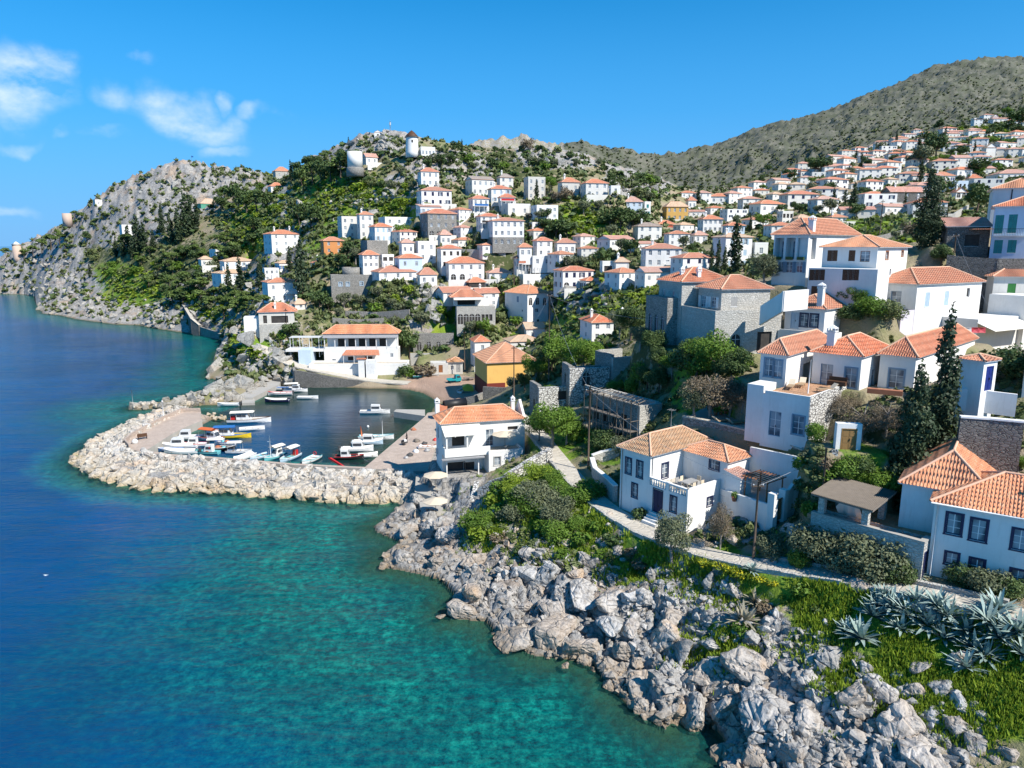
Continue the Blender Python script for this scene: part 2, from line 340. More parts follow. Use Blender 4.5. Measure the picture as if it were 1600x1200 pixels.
leafmat('leaf_scrub', (.10, .13, .045), (.17, .20, .075), .15)
leafmat('grass', (.13, .20, .018), (.27, .36, .035), .35, False)
leafmat('agave', (.20, .29, .25), (.38, .47, .43), .05)
leafmat('agave_dry', (.26, .24, .17), (.42, .38, .28), .05)
flatmat('bark', (.12, .085, .06), .9); flatmat('bark_grey', (.27, .24, .21), .9)
# ---------------------------------------------------------------- table of the hillside houses
MID = [
 ("stone hut with red hip roof high on the skyline saddle", 428, 453, 260.5, 267, 279, 400, 'hip', 'tile', 'stone_pale', {'cols': 2}),
 ("small white house with red roof among dark pines below the skyline hut", 420, 445, 285, 291, 300, 370, 'hip', 'tile', 'white', {'cols': 3}),
 ("white house with red roof joined to the white roofless mill tower", 567, 590, 239.5, 245, 257, 305, 'gable', 'tile_pink', 'white', {'cols': 2}),
 ("long low white annex beside the windmill on the hilltop", 655, 680, 231, 231, 245, 298, 'flat', '', 'white', {'cols': 4}),
 ("tall white house with covered loggia, highest in the central village", 653, 686, 261.7, 267.5, 292, 270, 'hip', 'tile2', 'white', {'cols': 3}),
 ("big white house with dark blue shutters and long orange roof near the hilltop", 651, 706, 291.5, 297, 322, 255, 'hip', 'tile2', 'white', {'cols': 4, 'wm': 'navy'}),
 ("low white terrace building under the blue-shuttered hilltop house", 650, 690, 318, 322, 337, 247, 'pent', 'tile_pink', 'white', {'cols': 4, 'wm': 'lightblue'}),
 ("grey stone mansion with two large dark arches", 657, 714, 325.8, 333, 371, 238, 'hip', 'tile2', 'stone_grey', {'arch': 2, 'cols': 4}),
 ("white stepped house with tall chimneys left of the grey arched mansion", 529, 566, 340, 340, 373, 262, 'flat', '', 'white2', {'cols': 3}),
 ("tall white house topped by a little red roof above the green slope", 559, 584, 330.5, 335, 373, 258, 'hip', 'tile', 'white2', {'cols': 2}),
 ("two-storey white house with orange roof standing on a stone base", 578, 613, 348.5, 354, 379, 235, 'hip', 'tile', 'white', {'cols': 3, 'wm': 'lightblue'}),
 ("square grey stone basement building under the two-storey white house", 564, 606, 378, 378, 393, 228, 'flat', '', 'stone_grey', {'cols': 0}),
 ("long flat white house behind the terrace trees", 592, 646, 341, 341, 363, 250, 'flat', '', 'white', {'cols': 3}),
 ("orange-walled house with red roof on the green slope", 502, 537, 370, 376, 397, 240, 'hip', 'tile', 'orange', {'cols': 2}),
 ("white cube house with red roof and chimneys beside the green slope", 415, 468, 359, 365.5, 396, 278, 'hip', 'tile', 'white', {'cols': 3, 'ch': 2}),
 ("white house with small orange roof right of the stone basement", 624, 647, 373.6, 379, 399, 225, 'hip', 'tile_pink', 'white', {'cols': 2}),
 ("flat-topped white house with roof terrace and railing", 648, 681, 379, 379, 410, 222, 'flat', '', 'white', {'cols': 2}),
 ("white house with orange roof above the grey fortress house", 562, 592, 391, 398, 420, 214, 'hip', 'tile', 'white', {'cols': 3}),
 ("flat white house with a dark open loggia", 593, 616, 400, 400, 421, 216, 'flat', '', 'white', {'cols': 2, 'dark': 1}),
 ("pale blue-white house with wide orange roof and two windows", 617, 660, 396.5, 403, 421, 210, 'hip', 'tile', 'bluewash', {'cols': 2}),
 ("long low house with the widest red roof above the rocky knoll", 580, 651, 415, 425, 438, 200, 'hip', 'tile2', 'white', {'cols': 3}),
 ("low house with plain red roof right of the widest red roof", 652, 683, 418, 429, 446, 198, 'hip', 'tile2', 'white', {'cols': 2}),
 ("narrow white tower house with grey-pink roof", 684, 705, 359, 366.6, 384, 235, 'hip', 'tile_pink', 'white', {'cols': 2}),
 ("three-storey white house with dark square windows", 683, 721, 382.5, 388, 421, 213, 'hip', 'tile2', 'white', {'cols': 3, 'wm': 'dark'}),
 ("white house with broad red roof, long slit openings and ground arches", 693, 757, 401, 411, 440, 202, 'hip', 'tile', 'white', {'cols': 4, 'arch': 2}),
 ("long cream house with grey-brown roof under the hilltop", 727, 772, 275, 279.5, 306, 270, 'gable', 'tile_grey', 'white2', {'cols': 4}),
 ("pale grey house with low hip roof right of the long cream house", 776, 802, 271, 276.5, 297, 280, 'hip', 'tile_grey', 'white2', {'cols': 2}),
 ("white house with light blue corner shutters", 762, 799, 289.5, 294.5, 318, 260, 'hip', 'tile2', 'white', {'cols': 3, 'wm': 'lightblue'}),
 ("white house with balcony of blue goods", 732, 764, 305, 310, 336, 250, 'hip', 'tile2', 'white', {'cols': 3, 'porch': 'seablue'}),
 ("white porch house with a red awning cloth", 778, 805, 302.5, 308, 321, 252, 'hip', 'tile2', 'white', {'cols': 2, 'porch': 'red_paint'}),
 ("flat greyish tower-like house beside the lone terrace cypress", 818, 852, 278, 278, 312, 270, 'flat', '', 'white_old', {'cols': 3}),
 ("grey-walled house with red roof behind the bare tree", 871, 906, 277, 284, 301, 262, 'hip', 'tile', 'white_old', {'cols': 2}),
 ("long cream house with orange roof on the upper right terrace", 906, 950, 279, 285.5, 308, 256, 'hip', 'tile', 'white2', {'cols': 3}),
 ("low white cube at the right end of the upper terrace", 951, 969, 292, 292, 304, 254, 'flat', '', 'white', {'cols': 1}),
 ("flat white house with three square windows over the big dark tree", 829, 872, 322.5, 322.5, 343, 240, 'flat', '', 'white', {'cols': 3}),
 ("long white retaining house with plain wall", 782, 829, 320, 320, 337, 246, 'flat', '', 'white2', {'cols': 2}),
 ("low house with rust roof and veranda", 744, 782, 333, 337.5, 361, 236, 'hip', 'tile2', 'white', {'cols': 3, 'porch': 'dark'}),
 ("large white house on a stone ground floor with two wings", 761, 819, 340, 344.5, 385, 228, 'hip', 'tile2', 'white', {'cols': 5, 'base': 'stone_grey'}),
 ("white house with small orange roof and two windows low in the terraces", 808, 831, 380, 386, 403, 214, 'hip', 'tile', 'white', {'cols': 2}),
 ("white two-storey house with brown-red roof left of the dark garden trees", 832, 863, 370.5, 376, 402, 217, 'hip', 'tile2', 'white', {'cols': 2}),
 ("white house with red roof right behind the dark garden trees", 865, 899, 372.5, 379, 399, 220, 'hip', 'tile2', 'white', {'cols': 3}),
 ("small house with two stacked red awnings", 802, 825, 397, 403, 421, 208, 'hip', 'tile2', 'white2', {'cols': 2, 'porch': 'tile2'}),
 ("flat white terrace house with stepped parapet", 827, 862, 402, 402, 416, 210, 'flat', '', 'white', {'cols': 2}),
 ("cream long house with bright orange roof above the white pergola", 803, 855, 416, 423, 440, 203, 'hip', 'tile', 'cream', {'cols': 3}),
 ("large white house with black-blue shutters on the orange cliff", 864, 927, 416, 423, 454, 195, 'hip', 'tile2', 'white', {'cols': 4, 'wm': 'navy', 'arch': 1}),
 ("low white wing with red roof at the end of the shuttered cliff house", 906, 944, 432.5, 438.5, 456, 193, 'hip', 'tile', 'white', {'cols': 3, 'wm': 'navy'}),
 ("flat white house with a white pergola on its roof", 803, 863, 431, 431, 452, 197, 'flat', '', 'white', {'cols': 3, 'pergola': 1}),
 ("dark open pavilion under a small red pyramid roof", 726, 759, 433, 441, 452, 196, 'hip', 'tile', 'dark', {'cols': 0}),  # solid dark walls painted as the shade under the roof
 ("low white house with pink roof behind the utility pole", 759, 800, 419, 426, 439, 204, 'hip', 'tile_pink', 'white', {'cols': 3}),
 ("long house with a plain red-brown roof behind the canopy terrace", 680, 741, 448, 457, 468, 190, 'gable', 'tile2', 'white', {'cols': 3}),
 ("long house with faded roof left of the arcade corner tower", 737, 780, 450, 458, 480, 190, 'gable', 'tile2', 'white', {'cols': 2}),
 ("light blue house with orange roof beside the garden cypress", 972, 1003, 307.5, 315, 336, 260, 'hip', 'tile_pink', 'bluewash', {'cols': 3}),
 ("small white villa with a green door and blue arches", 1004, 1016, 317, 317, 339, 257, 'flat', '', 'white', {'cols': 1, 'wm': 'teal_paint'}),
 ("ochre house with brown tiled roof at the foot of the mountain", 1035, 1074, 314.5, 322.5, 346, 280, 'hip', 'tile_cream', 'ochre', {'cols': 4, 'd': .55}),
 ("rust-red house with red roof below the ochre house", 1023, 1054, 344, 350, 366, 262, 'hip', 'tile', 'redwall', {'cols': 1}),
 ("white two-storey house with grey roof and six windows", 988, 1033, 347.5, 353, 376, 235, 'hip', 'tile_grey', 'white', {'cols': 3}),
 ("big white three-storey house with arched corner windows and balcony", 1000, 1062, 380.5, 388, 434, 182, 'hip', 'tile2', 'white', {'cols': 4, 'balc': 1}),
 ("small white house with porch between dark tree and stone wall", 958, 982, 402, 409, 433, 184, 'hip', 'tile_cream', 'white', {'cols': 1}),
 ("flat white porch wing left of the small house", 937, 959, 411, 411, 430, 186, 'flat', '', 'white', {'cols': 1, 'dark': 1}),
 ("white house with beige roof behind the tall cypress", 1112, 1171, 364, 370, 421, 170, 'hip', 'tile_cream', 'white', {'cols': 2, 'wm': 'lightblue'}),
 ("low white wing to the right of the tall cypress", 1172, 1198, 382, 382, 402, 172, 'flat', '', 'white', {'cols': 1}),
 ("white house with loggia and orange roof, middle of the saddle", 1090, 1127, 336, 342, 364, 222, 'hip', 'tile', 'white', {'cols': 4}),
 ("white-blue house with orange roof right of the loggia house", 1129, 1162, 347, 352, 366, 216, 'hip', 'tile', 'bluewash', {'cols': 3}),
 ("white house with awning left of the three cypresses", 1078, 1104, 361, 367, 382, 212, 'hip', 'tile_pink', 'white', {'cols': 2}),
 ("small white house with red roof right above the ochre house", 1071, 1087, 307, 313, 327, 300, 'hip', 'tile2', 'white', {'cols': 2}),
 ("pale house with flat front and dark loggia on the saddle terrace", 1214, 1237, 332, 332, 354, 232, 'flat', '', 'white2', {'cols': 3, 'dark': 1}),
 ("low cream house with beige hip roof and row of windows", 1238, 1266, 335, 340, 351, 230, 'hip', 'tile_cream', 'cream', {'cols': 4}),
 ("small white cottage with orange roof above the big villa roof", 1290, 1320, 334.5, 339, 350, 215, 'hip', 'tile', 'white', {'cols': 3, 'ch': 1}),
 ("brown stone barn with long faded red roof", 1380, 1437, 291, 299, 320, 258, 'gable', 'tile_pink', 'stone_dark', {'cols': 3, 'd': .45}),
 ("white house with orange roof and two ground arches under the barn", 1416, 1472, 309, 316, 338, 235, 'hip', 'tile', 'white', {'cols': 4, 'arch': 2}),
 ("white chapel-like gabled house with arched windows by the round tree", 1487, 1507, 293, 300, 310, 262, 'gabf', 'tile', 'white', {'arch': 2}),
 ("white house with ultramarine shutters in the right hillside town", 1453, 1487, 268, 274, 285, 330, 'hip', 'tile', 'white', {'cols': 4, 'wm': 'blue_paint'}),
 ("pale blue long house with dark windows left of the round tree", 1481, 1512, 281, 284, 296, 300, 'flat', '', 'bluewash', {'cols': 4, 'wm': 'dark'}),
 ("long white school-like building with pink roof at right edge", 1548, 1610, 264, 270, 281, 330, 'hip', 'tile_pink', 'white', {'cols': 6}),
 ("white house with bright red roof above the round tree", 1510, 1530, 272, 278, 287, 315, 'hip', 'tile', 'white', {'cols': 3}),
 ("pale grey tall house with windowless side and pink roof", 1482, 1512, 242, 246, 264, 400, 'gable', 'tile_pink', 'white2', {'cols': 2}),
 ("white domed church with round bell front on the far right slope", 1534, 1552, 224, 230, 250, 440, 'gabf', 'tile_cream', 'white', {'arch': 1}),
 ("white house with two windows standing above the green terraces", 1518, 1533, 186, 186, 196, 600, 'hip', 'tile_cream', 'white', {'cols': 2}),
 ("little white chapel with belfry on the upper green slope", 1548, 1558, 179, 182, 189, 610, 'gabf', 'tile_cream', 'white', {'cols': 1}),
 ("low white house with red roof among the top right pines", 1569, 1588, 186, 189, 195, 590, 'hip', 'tile2', 'white', {'cols': 2}),
 ("red-domed church with white bell tower at the town's left edge", 1192, 1214, 279, 283, 293, 420, 'hip', 'tile2', 'white', {'cols': 3}),
 ("pale tall house with orange roof beside dark pines in the far town", 1247, 1264, 264, 267, 277, 430, 'hip', 'tile', 'white2', {'cols': 3}),
 ("white tall box house among cypresses on the left slope", 191, 213, 352.5, 352.5, 379, 405, 'flat', '', 'white', {'cols': 2}),
 ("white chapel on the skyline of the left ridge", 147.5, 159, 312, 313, 321.5, 482, 'flat', '', 'white2', {'cols': 1}),
 ("half-built hall with beige hip roof and green netting walls", 307, 346, 310, 318, 326, 410, 'hip', 'tile_cream', 'greenwall', {'cols': 0}),
 ("flat white house in the left valley cluster", 330, 366, 391, 391, 404, 332, 'flat', '', 'white', {'cols': 3}),
 ("cream-roofed white house in the left valley cluster", 347, 398, 402, 408, 429, 314, 'hip', 'tile_cream', 'white', {'cols': 4, 'wm': 'lightblue'}),
 ("pale-roofed lower house of the left valley cluster", 335, 388, 421, 427, 448, 302, 'hip', 'tile_cream', 'white', {'cols': 5, 'wm': 'lightblue'}),
 ("stone-fronted low house with cream roof left of the valley cluster", 312, 331, 400, 405, 417, 322, 'hip', 'tile_cream', 'white2', {'cols': 2}),
 ("small flat white house between two cypresses", 412, 436, 421, 421, 440, 258, 'flat', '', 'white', {'cols': 3}),
 ("little white house with beige roof and dark windows", 431, 457, 407, 411, 425, 268, 'hip', 'tile_cream', 'white', {'cols': 3, 'wm': 'seablue'}),
 ("white house with red roof, balcony and shaded left wall by the cove road", 413, 468, 434, 441, 474, 226, 'hip', 'tile', 'white', {'cols': 3, 'balc': 1}),
 ("white house with red roof and blue door behind a tall pine", 487, 524, 404, 411, 429, 236, 'hip', 'tile', 'white', {'cols': 3, 'wm': 'seablue'}),
 ("tiny cream-roofed shed below the fortress-like house", 457, 479, 467, 475, 484, 205, 'hip', 'tile_cream', 'white2', {'cols': 1}),
 ("white house with cream roof behind the yellow warehouse", 813, 883, 503.6, 514, 533, 182, 'gable', 'tile_cream', 'white', {'cols': 3, 'd': .5}),
 ("low house with beige roof directly behind the yellow warehouse", 786, 846, 524, 534, 545, 175, 'hip', 'tile_cream', 'white2', {'cols': 1}),
 ("white house with orange roof beside the ruined arches", 735, 766, 523, 534, 573, 185, 'hip', 'tile', 'white', {'cols': 1, 'd': 1.4}),
 ("white house with orange roof half hidden by the garden trees", 905, 958, 491, 504, 534, 150, 'hip', 'tile', 'white', {'cols': 2, 'd': 1.6}),
 ("low orange-roofed house behind the dark garden tree", 960, 998, 489, 497, 515, 152, 'hip', 'tile', 'white2', {'cols': 2}),
]
# ---------------------------------------------------------------- terrain controls
CTL_Y = [  # (px, py, Y)
 (-250,428,620),(-120,418,600),(0,409,565),(30,398,560),(60,378,555),(100,347,520),(150,323,495),(180,311,492),(200,297,490),(240,273,488),(270,262,486),(297,258,485),(315,264,483),(340,272,480),(400,277,470),(425,281,405),
 (460,262,382),(490,241,365),(540,230,345),(556,214,336),(575,210,332),(600,212,330),(622,224,322),(650,241,302),(700,240,320),(760,235,330),(820,233,332),(850,233,330),(880,238,328),(920,250,320),(960,272,308),(1000,292,298),(1025,305,296),(1045,328,285),
 (0,432,545),(-150,430,580),(60,420,520),(100,400,500),(60,450,480),(100,460,405),(100,440,435),(150,420,435),(150,370,470),(200,340,450),(250,300,460),(300,290,460),(350,310,420),(250,350,400),(200,400,385),(250,420,365),(300,380,372),(150,460,390),(200,470,362),(250,480,335),(300,500,300),(130,480,375),
 (300,440,325),(330,470,300),(365,505,252),(350,420,325),(390,400,322),(360,460,288),(380,480,262),(350,350,375),(400,330,358),(400,370,328),(450,330,320),(450,300,350),(500,280,340),(550,275,305),(500,350,275),(480,390,262),(560,320,290),(620,300,285),(640,270,295),(620,330,268),(700,280,290),(720,330,255),
 (760,260,300),(820,262,300),(900,262,305),(950,292,285),(860,350,240),(900,330,258),(930,370,238),(960,340,262),(1010,340,262),(930,400,215),(980,390,215),(1040,390,205),(1040,440,178),
 (440,500,205),(400,520,212),(480,500,195),(520,480,196),(600,480,196),(560,500,192),(620,500,193),(650,460,190),(680,480,184),(640,520,196),(700,510,196),(780,510,186),(750,490,180),
 (880,470,190),(930,470,182),(980,470,165),(960,500,160),(1020,500,135),(900,560,135),(960,560,122),(1010,560,112),(870,540,148),(1040,470,150),
 (1100,420,168),(1060,410,182),(1130,430,160),(1170,440,150),(1190,400,175),(1100,385,200),(1150,375,205),(1200,365,212),(1260,360,212),(1330,360,205),(1370,372,180),(1350,350,218),(1440,350,215),(1450,370,170),(1520,380,120),(1480,345,215),(1530,330,235),(1560,305,275),(1640,300,260),
 (1120,330,270),(1180,325,290),(1240,318,300),(1300,310,300),(1350,305,295),(1420,320,262),(1160,305,360),(1220,300,370),(1300,285,380),(1380,275,370),(1450,278,330),(1520,290,300),(1600,270,330),
 (1250,272,440),(1300,262,450),(1350,252,460),(1400,245,470),(1450,240,460),(1500,245,430),(1560,240,440),(1620,235,440),(1380,232,530),(1440,215,560),(1480,205,570),(1520,197,600),(1560,195,600),(1620,190,600),(1540,215,510),(1600,210,520),
 (1700,170,650),(1600,172,640),(1560,182,640),(1510,190,640),(1460,202,640),(1400,225,620),(1330,245,600),(1250,262,560),(1180,283,520),(1120,305,480),(1080,315,430),
 (700,236,900),(800,233,1000),(870,232,1000),(900,227,1020),(930,230,1050),(955,238,1150),(1000,244,1250),(1050,249,1350),(1110,248,1450),(1160,236,1500),(1200,214,1550),(1255,196,1600),(1300,186,1650),(1380,152,1850),(1410,130,1950),(1450,110,2000),(1480,100,2030),(1495,101,2050),(1520,97,2100),(1560,94,2150),(1600,97,2150),(1700,120,2150),(1900,160,2150),
 (1000,270,900),(1050,290,700),(1000,300,600),(1100,280,900),(1150,265,1000),(1100,300,640),(1170,280,750),(1250,235,1050),(1250,255,750),(1350,215,1000),(1350,190,1300),(1450,170,1200),(1450,140,1500),(1500,185,850),(1550,140,1300),(1600,160,950),(1640,140,1200),(1400,225,750),(960,262,800),(900,245,800),(1500,120,1700)]
CTL_Z = [  # (px, py, z): near ground
 (858,700,7.4),(880,722,7.4),(905,752,7.4),(945,790,7.4),(1000,825,7.4),(1060,850,7.6),(1150,875,8.1),(1250,890,8.8),(1350,907,9.4),(1450,925,10.0),(1600,960,10.5),(1750,1000,11),
 (850,740,8.0),(800,770,6.5),(800,800,5.5),(880,800,6.3),(760,840,3.2),(850,860,4.2),(950,850,5.6),(1000,890,4.8),(1100,920,5.4),(1200,950,6.4),(1300,985,6.8),(1400,1000,7.8),(1500,1000,8.6),(1600,1020,9.0),
 (700,850,1.5),(760,900,1.8),(850,930,2.2),(950,950,3.2),(950,1000,1.8),(1050,990,3.2),(1050,1080,1.6),(1150,1040,3.8),(1250,1050,4.8),(1200,1130,2.6),(1300,1120,3.8),(1400,1090,5.4),(1500,1080,6.8),(1600,1090,7.8),(1250,1190,2.2),(1350,1190,3.3),(1450,1190,4.4),(1550,1190,5.4),(1250,1300,1),(1450,1300,3),(1700,1300,5),(1700,1100,8.5),
 (650,800,1.6),(640,770,2.0),(700,790,2.2),(720,770,3.0),(690,750,2.8),(770,740,4.2),(790,700,6.0),(830,690,7.6),(820,745,6.4),
 (620,597,1.2),(650,594,1.3),(700,589,1.5),(735,594,1.9),(720,625,1.0),(700,615,.8),(660,603,.5),(700,570,3.5),(660,565,3.8),(700,650,1.3),(740,640,2.4),(775,625,4.5),(840,640,7),(800,600,5),
 (930,680,8.4),(940,720,8.0),(960,650,10),(1000,690,10.5),(1040,680,12),(900,660,8.5),(870,660,8.2),(1130,790,8.8),(1200,830,9.6),(1230,800,10.3),(1270,790,11.2),(1280,740,13.5),(1300,720,15),(1330,700,17),
 (1080,655,15.5),(1150,660,15.5),(1180,672,15.5),(1120,630,17),(1060,620,16),(1100,580,19),(1050,560,19),(1170,560,20),
 (1320,760,13.3),(1390,820,13.0),(1440,780,13.4),(1480,720,15.5),(1550,720,16),(1540,680,18.5),(1600,690,18.5),(1430,690,18),(1480,660,20),(1590,620,21),(1540,560,23),(1350,640,20.5),(1380,690,18),(1330,880,9.4),(1420,890,10.0),(1700,850,14),(1750,700,20)]
CTL_XYZ = [(-480,900,0),(-300,800,40),(-200,640,60),(-100,600,70),(0,600,60),(80,520,62),(110,450,60),(-330,600,50),(-560,640,8),(0,430,68),(-60,440,66),(-130,520,70),(-300,1200,20),(0,2000,160),(800,3000,350),(2000,3000,300),(3000,1500,300),(1200,800,220),(900,500,150),(600,300,95),(300,200,60),(200,120,45),(150,70,32),(100,45,22),(70,35,14)]
COAST_PX = [(-300,447),(-150,448),(-60,453),(0,459),(40,460),(55,463),(60,478),(66,490),(95,493),(120,499),(180,507),(220,508),(250,514),(290,520),(330,526),(345,531),(350,540),(338,552),(334,562),(340,568),(328,578),(322,590),(345,594),(352,597),
   (330,606),(300,617),(250,630),(205,637),(206,641),(250,639),(300,635),(340,632),(398,628),(397,624),(437,602),(452,603),(480,604),(550,603),(600,603),(630,606),(660,614),(684,627),(678,637)]
QUAY_Z = 1.3
coast = [G(x, y, 0) for x, y in COAST_PX]
quay_edge = [G(668, 645, QUAY_Z), G(664, 651, QUAY_Z), G(571, 729, QUAY_Z)]
coast += quay_edge
coast += [G(x, y, 0) for x, y in [(600,784),(632,783),(634,792),(604,812),(584,824),(590,832),(610,840),(628,848),(600,866),(597,886),(640,894),(690,906),(712,930),(700,955),(705,968),(760,970),(772,985),(790,1003),(835,1024),(880,1030),(925,1033),(942,1060),(990,1110),(1040,1140),(1052,1125),(1110,1128),(1135,1160),(1128,1200),(1150,1280),(1180,1500)]]
coast += [(14, 18), (20, -40), (9000, -40), (9000, 7000), (600, 7000), (0, 3200), (-120, 1500), (-300, 950), (-500, 800), (-720, 740), (-760, 690)]
MOLE_PX = [(640,783),(600,787),(540,785),(475,781),(420,777),(362,770),(300,768),(250,766),(205,760),(167,751),(140,742),(124,731),(120,720),(128,708),(140,697),(160,684),(190,670),(215,657),(240,647),(262,642),(290,641),(325,646),(347,652)]
mole = [G(x, y, 0) for x, y in MOLE_PX]+[G(316, 657, 1.5), G(229, 703.5, 1.5), G(262, 709, 1.5), G(325, 713, 1.5), G(460, 724, 1.5), G(571, 730, 1.5), G(662, 735, 1.5)]
PATH_PX = [(800,640,8.6),(838,672,7.9),(862,703,7.5),(882,728,7.4),(906,756,7.4),(945,792,7.4),(1000,826,7.4),(1060,852,7.6),(1150,876,8.1),(1250,891,8.8),(1350,907,9.4),(1450,928,10.0),(1600,962,10.5),(1780,1010,11.0)]
path = [G(x, y, z)+(z,) for x, y, z in PATH_PX]
PADS = []   # (polygon, z, blend width)
def adjY(px, py, Y):
 f = lambda a, b, x: (lambda t: t*t*(3-2*t))(min(1, max(0, (x-a)/(b-a))))
 return Y*(1+.095*f(385, 455, py)*f(905, 830, px)*f(440, 500, px)*f(565, 535, py)) if 150 < Y < 245 else Y
MID = [q[:6]+(adjY((q[1]+q[2])/2, q[5], q[6]),)+q[7:] for q in MID]; CTL_Y = [(a, b, adjY(a, b, c)) for a, b, c in CTL_Y]
def mid_geom(r):
 lab, x0, x1, yr, ye, yb, Y, roof, rm, wm, o = r
 xm = (x0+x1)/2; az = math.atan2(xm-800, FPX)
 rel = o.get('rot', (16+((x0*7+int(ye)*3) % 13)-4) if math.degrees(az) < 14 else 26+((x0*7+int(ye)*3) % 15)-5)
 th = R_(rel)-az; d_r = o.get('d', .75); rr = R_(rel)
 W = (x1-x0)/FPX*(Y*CP-(P(xm, yb, Y)[2]-CH)*SP)
 w = W/(math.cos(rr)+d_r*abs(math.sin(rr)))/math.cos(az)**.5; d = w*d_r
 z0 = P(xm, yb, Y)[2]; h = P(xm, ye, Y)[2]-z0
 rise = max(.3, P(xm, yr, Y+d*.5)[2]-P(xm, ye, Y)[2])
 cx, cy, _ = P(xm, yb, Y); rad = (w*abs(math.sin(rr))+d*math.cos(rr))/2; cx += math.sin(az)*rad; cy += math.cos(az)*rad
 c, s = math.cos(th), math.sin(th)
 return (cx-w/2*c+d/2*s, cy-w/2*s-d/2*c), th, w, d, h, rise, z0
for r in MID:
 O, th, w, d, h, rise, z0 = mid_geom(r); c, s = math.cos(th), math.sin(th)
 pl = [(O[0]+a*c-b*s, O[1]+a*s+b*c) for a, b in ((-.5, -.6), (w+.5, -.6), (w+.5, d+.3), (-.5, d+.3))]
 PADS.append((pl, z0, 2.5)); CTL_XYZ.append(((pl[0][0]+pl[1][0])/2, (pl[0][1]+pl[1][1])/2, z0))
 CTL_XYZ.append(((pl[2][0]+pl[3][0])/2, (pl[2][1]+pl[3][1])/2, z0+1.0))
def padl(O, deg, s0, s1, k0, k1, z, bw=1.5):
 c, s = math.cos(R_(deg)), math.sin(R_(deg)); PADS.append(([(O[0]+a*c-b*s, O[1]+a*s+b*c) for a, b in ((s0, k0), (s1, k0), (s1, k1), (s0, k1))], z, bw))
PADS.append(([G(1066, 652, 15.4), G(1160, 673, 15.4), G(1225, 693, 15.2), G(1287, 721, 14.6), G(1320, 705, 16), (34, 69), (30, 75), (25, 83), G(1090, 615, 15.4)], 15.2, .8))
PADS.append(([(27.2, 73.2), (29.6, 70.4), (34, 74.2), (36.8, 72.6), (40, 74), (42.3, 72.6), (53, 77.5), (56, 86), (36, 90), (26, 82)], 20.0, .4))
padl((17, 65.4), 37.7, -.6, 6, -.6, 10, 7.4, .8); padl((17, 65.4), 37.7, 5.3, 9.6, -8.2, 4, 10.3, .8)
padl((54.04, 95.41), 29, -4, 17, -8, 10, 22.8, 2); padl((54.04, 95.41), 29, 5, 20, -12, -4.8, 20.6, 2); padl((40.4, 91.8), 44, -1.8, 8, -2.5, 6, 22); padl((28.1, 95.8), 15, -5.5, 9, -2.8, 14, 21, 2)
padl((45, 110), 42, -1, 12, -1, 12, 29, 2); padl((49.1, 97), 40, -4, 9, -2.5, 11, 27, 2)
padl(P(1548, 408, 112), -33, -2, 12, -1.5, 9, P(1548, 408, 112)[2], 2); padl(P(1478, 385, 116), -20, -2, 9, -1.5, 7, P(1478, 385, 116)[2], 2); padl(P(1545, 500, 106), -10, -1, 10, -1.5, 8, P(1545, 500, 106)[2], 2)
padl((39.6, 45.1), 54, -.8, 9, -3, 9.6, 10.3, .8); padl((30.95, 50.03), 43, 1.9, 8, .3, 9.5, 12.5, .6); padl((39.6, 45.1), 54, 2, 13, 9.6, 13, 12.4, .6)
padl((-5.35, 150.27), 15, -.5, 12, -.5, 13, 2.2, 1); padl((-9.85, 96.5), 16, -.5, 13, -3.3, 6, 3.6, 1); padl((-49.7, 186), 3, -7, 23, -6.0, 8, 2.4, 1.5)
padl(P(519, 475, 219), 16, -1, 13, -1, 9, P(519, 475, 219)[2], 2); padl(P(824, 505, 201), 38, -1, 8, -1, 8, P(824, 505, 201)[2], 2); padl(P(714, 509, 200), 8, -2, 11, -1.5, 9, P(714, 509, 200)[2], 2); padl(P(646, 548, 198), 3, -1, 13, -1.5, 3, P(646, 548, 198)[2]-.5, 1.5); padl(G(1322, 700, 17.4), -8, -2.5, 3, -1.2, 3, 17.3, 1.2)
padl(P(406, 522, 193), 16, -4, 11, -.6, 8, P(406, 522, 193)[2], 2); padl(P(684, 585, 184), 6, -3, 8, -1.5, 6, P(684, 585, 184)[2], 1)
for pl, z, bw in PADS[len(MID):]: CTL_XYZ.append((sum(p[0] for p in pl)/len(pl), sum(p[1] for p in pl)/len(pl), z))
# ---------------------------------------------------------------- terrain height
def solve_terrain():
 pts = [P(*a) for a in CTL_Y]+[G(x, y, z)+(z,) for x, y, z in CTL_Z]+[tuple(a) for a in CTL_XYZ]
 cc = coast[:-9]
 for i in range(len(cc)-1):
  n = max(1, int(math.hypot(cc[i+1][0]-cc[i][0], cc[i+1][1]-cc[i][1])/(.12*cc[i][1])))
  for k in range(n): pts.append((cc[i][0]+(cc[i+1][0]-cc[i][0])*k/n, cc[i][1]+(cc[i+1][1]-cc[i][1])*k/n, .3))
 pts = [p for p in pts if p[1] > 15]
 A = np.array(pts); U = A[:, 0]/A[:, 1]; V = np.log(A[:, 1]); Q = A[:, 2]/A[:, 1]
 n = len(A); D = np.hypot(U[:, None]-U[None], V[:, None]-V[None])
 K = np.sqrt(D*D+.0016); S = np.zeros((n+3, n+3)); S[:n, :n] = K-np.eye(n)*.02; S[:n, n] = 1; S[:n, n+1] = U; S[:n, n+2] = V; S[n:, :n] = S[:n, n:].T
 w = np.linalg.solve(S, np.r_[Q, 0, 0, 0])
 return U, V, w
RU, RV, RW = solve_terrain()
NU, NV = 760, 820
us = np.linspace(-1.02, 1.02, NU); vs = np.r_[np.linspace(math.log(24.0), math.log(112.), 401)[:-1], np.linspace(math.log(112.), math.log(3600.0), 420)]; VSL = list(vs)
UU, VV = np.meshgrid(us, vs)
YY = np.exp(VV); XX = UU*YY
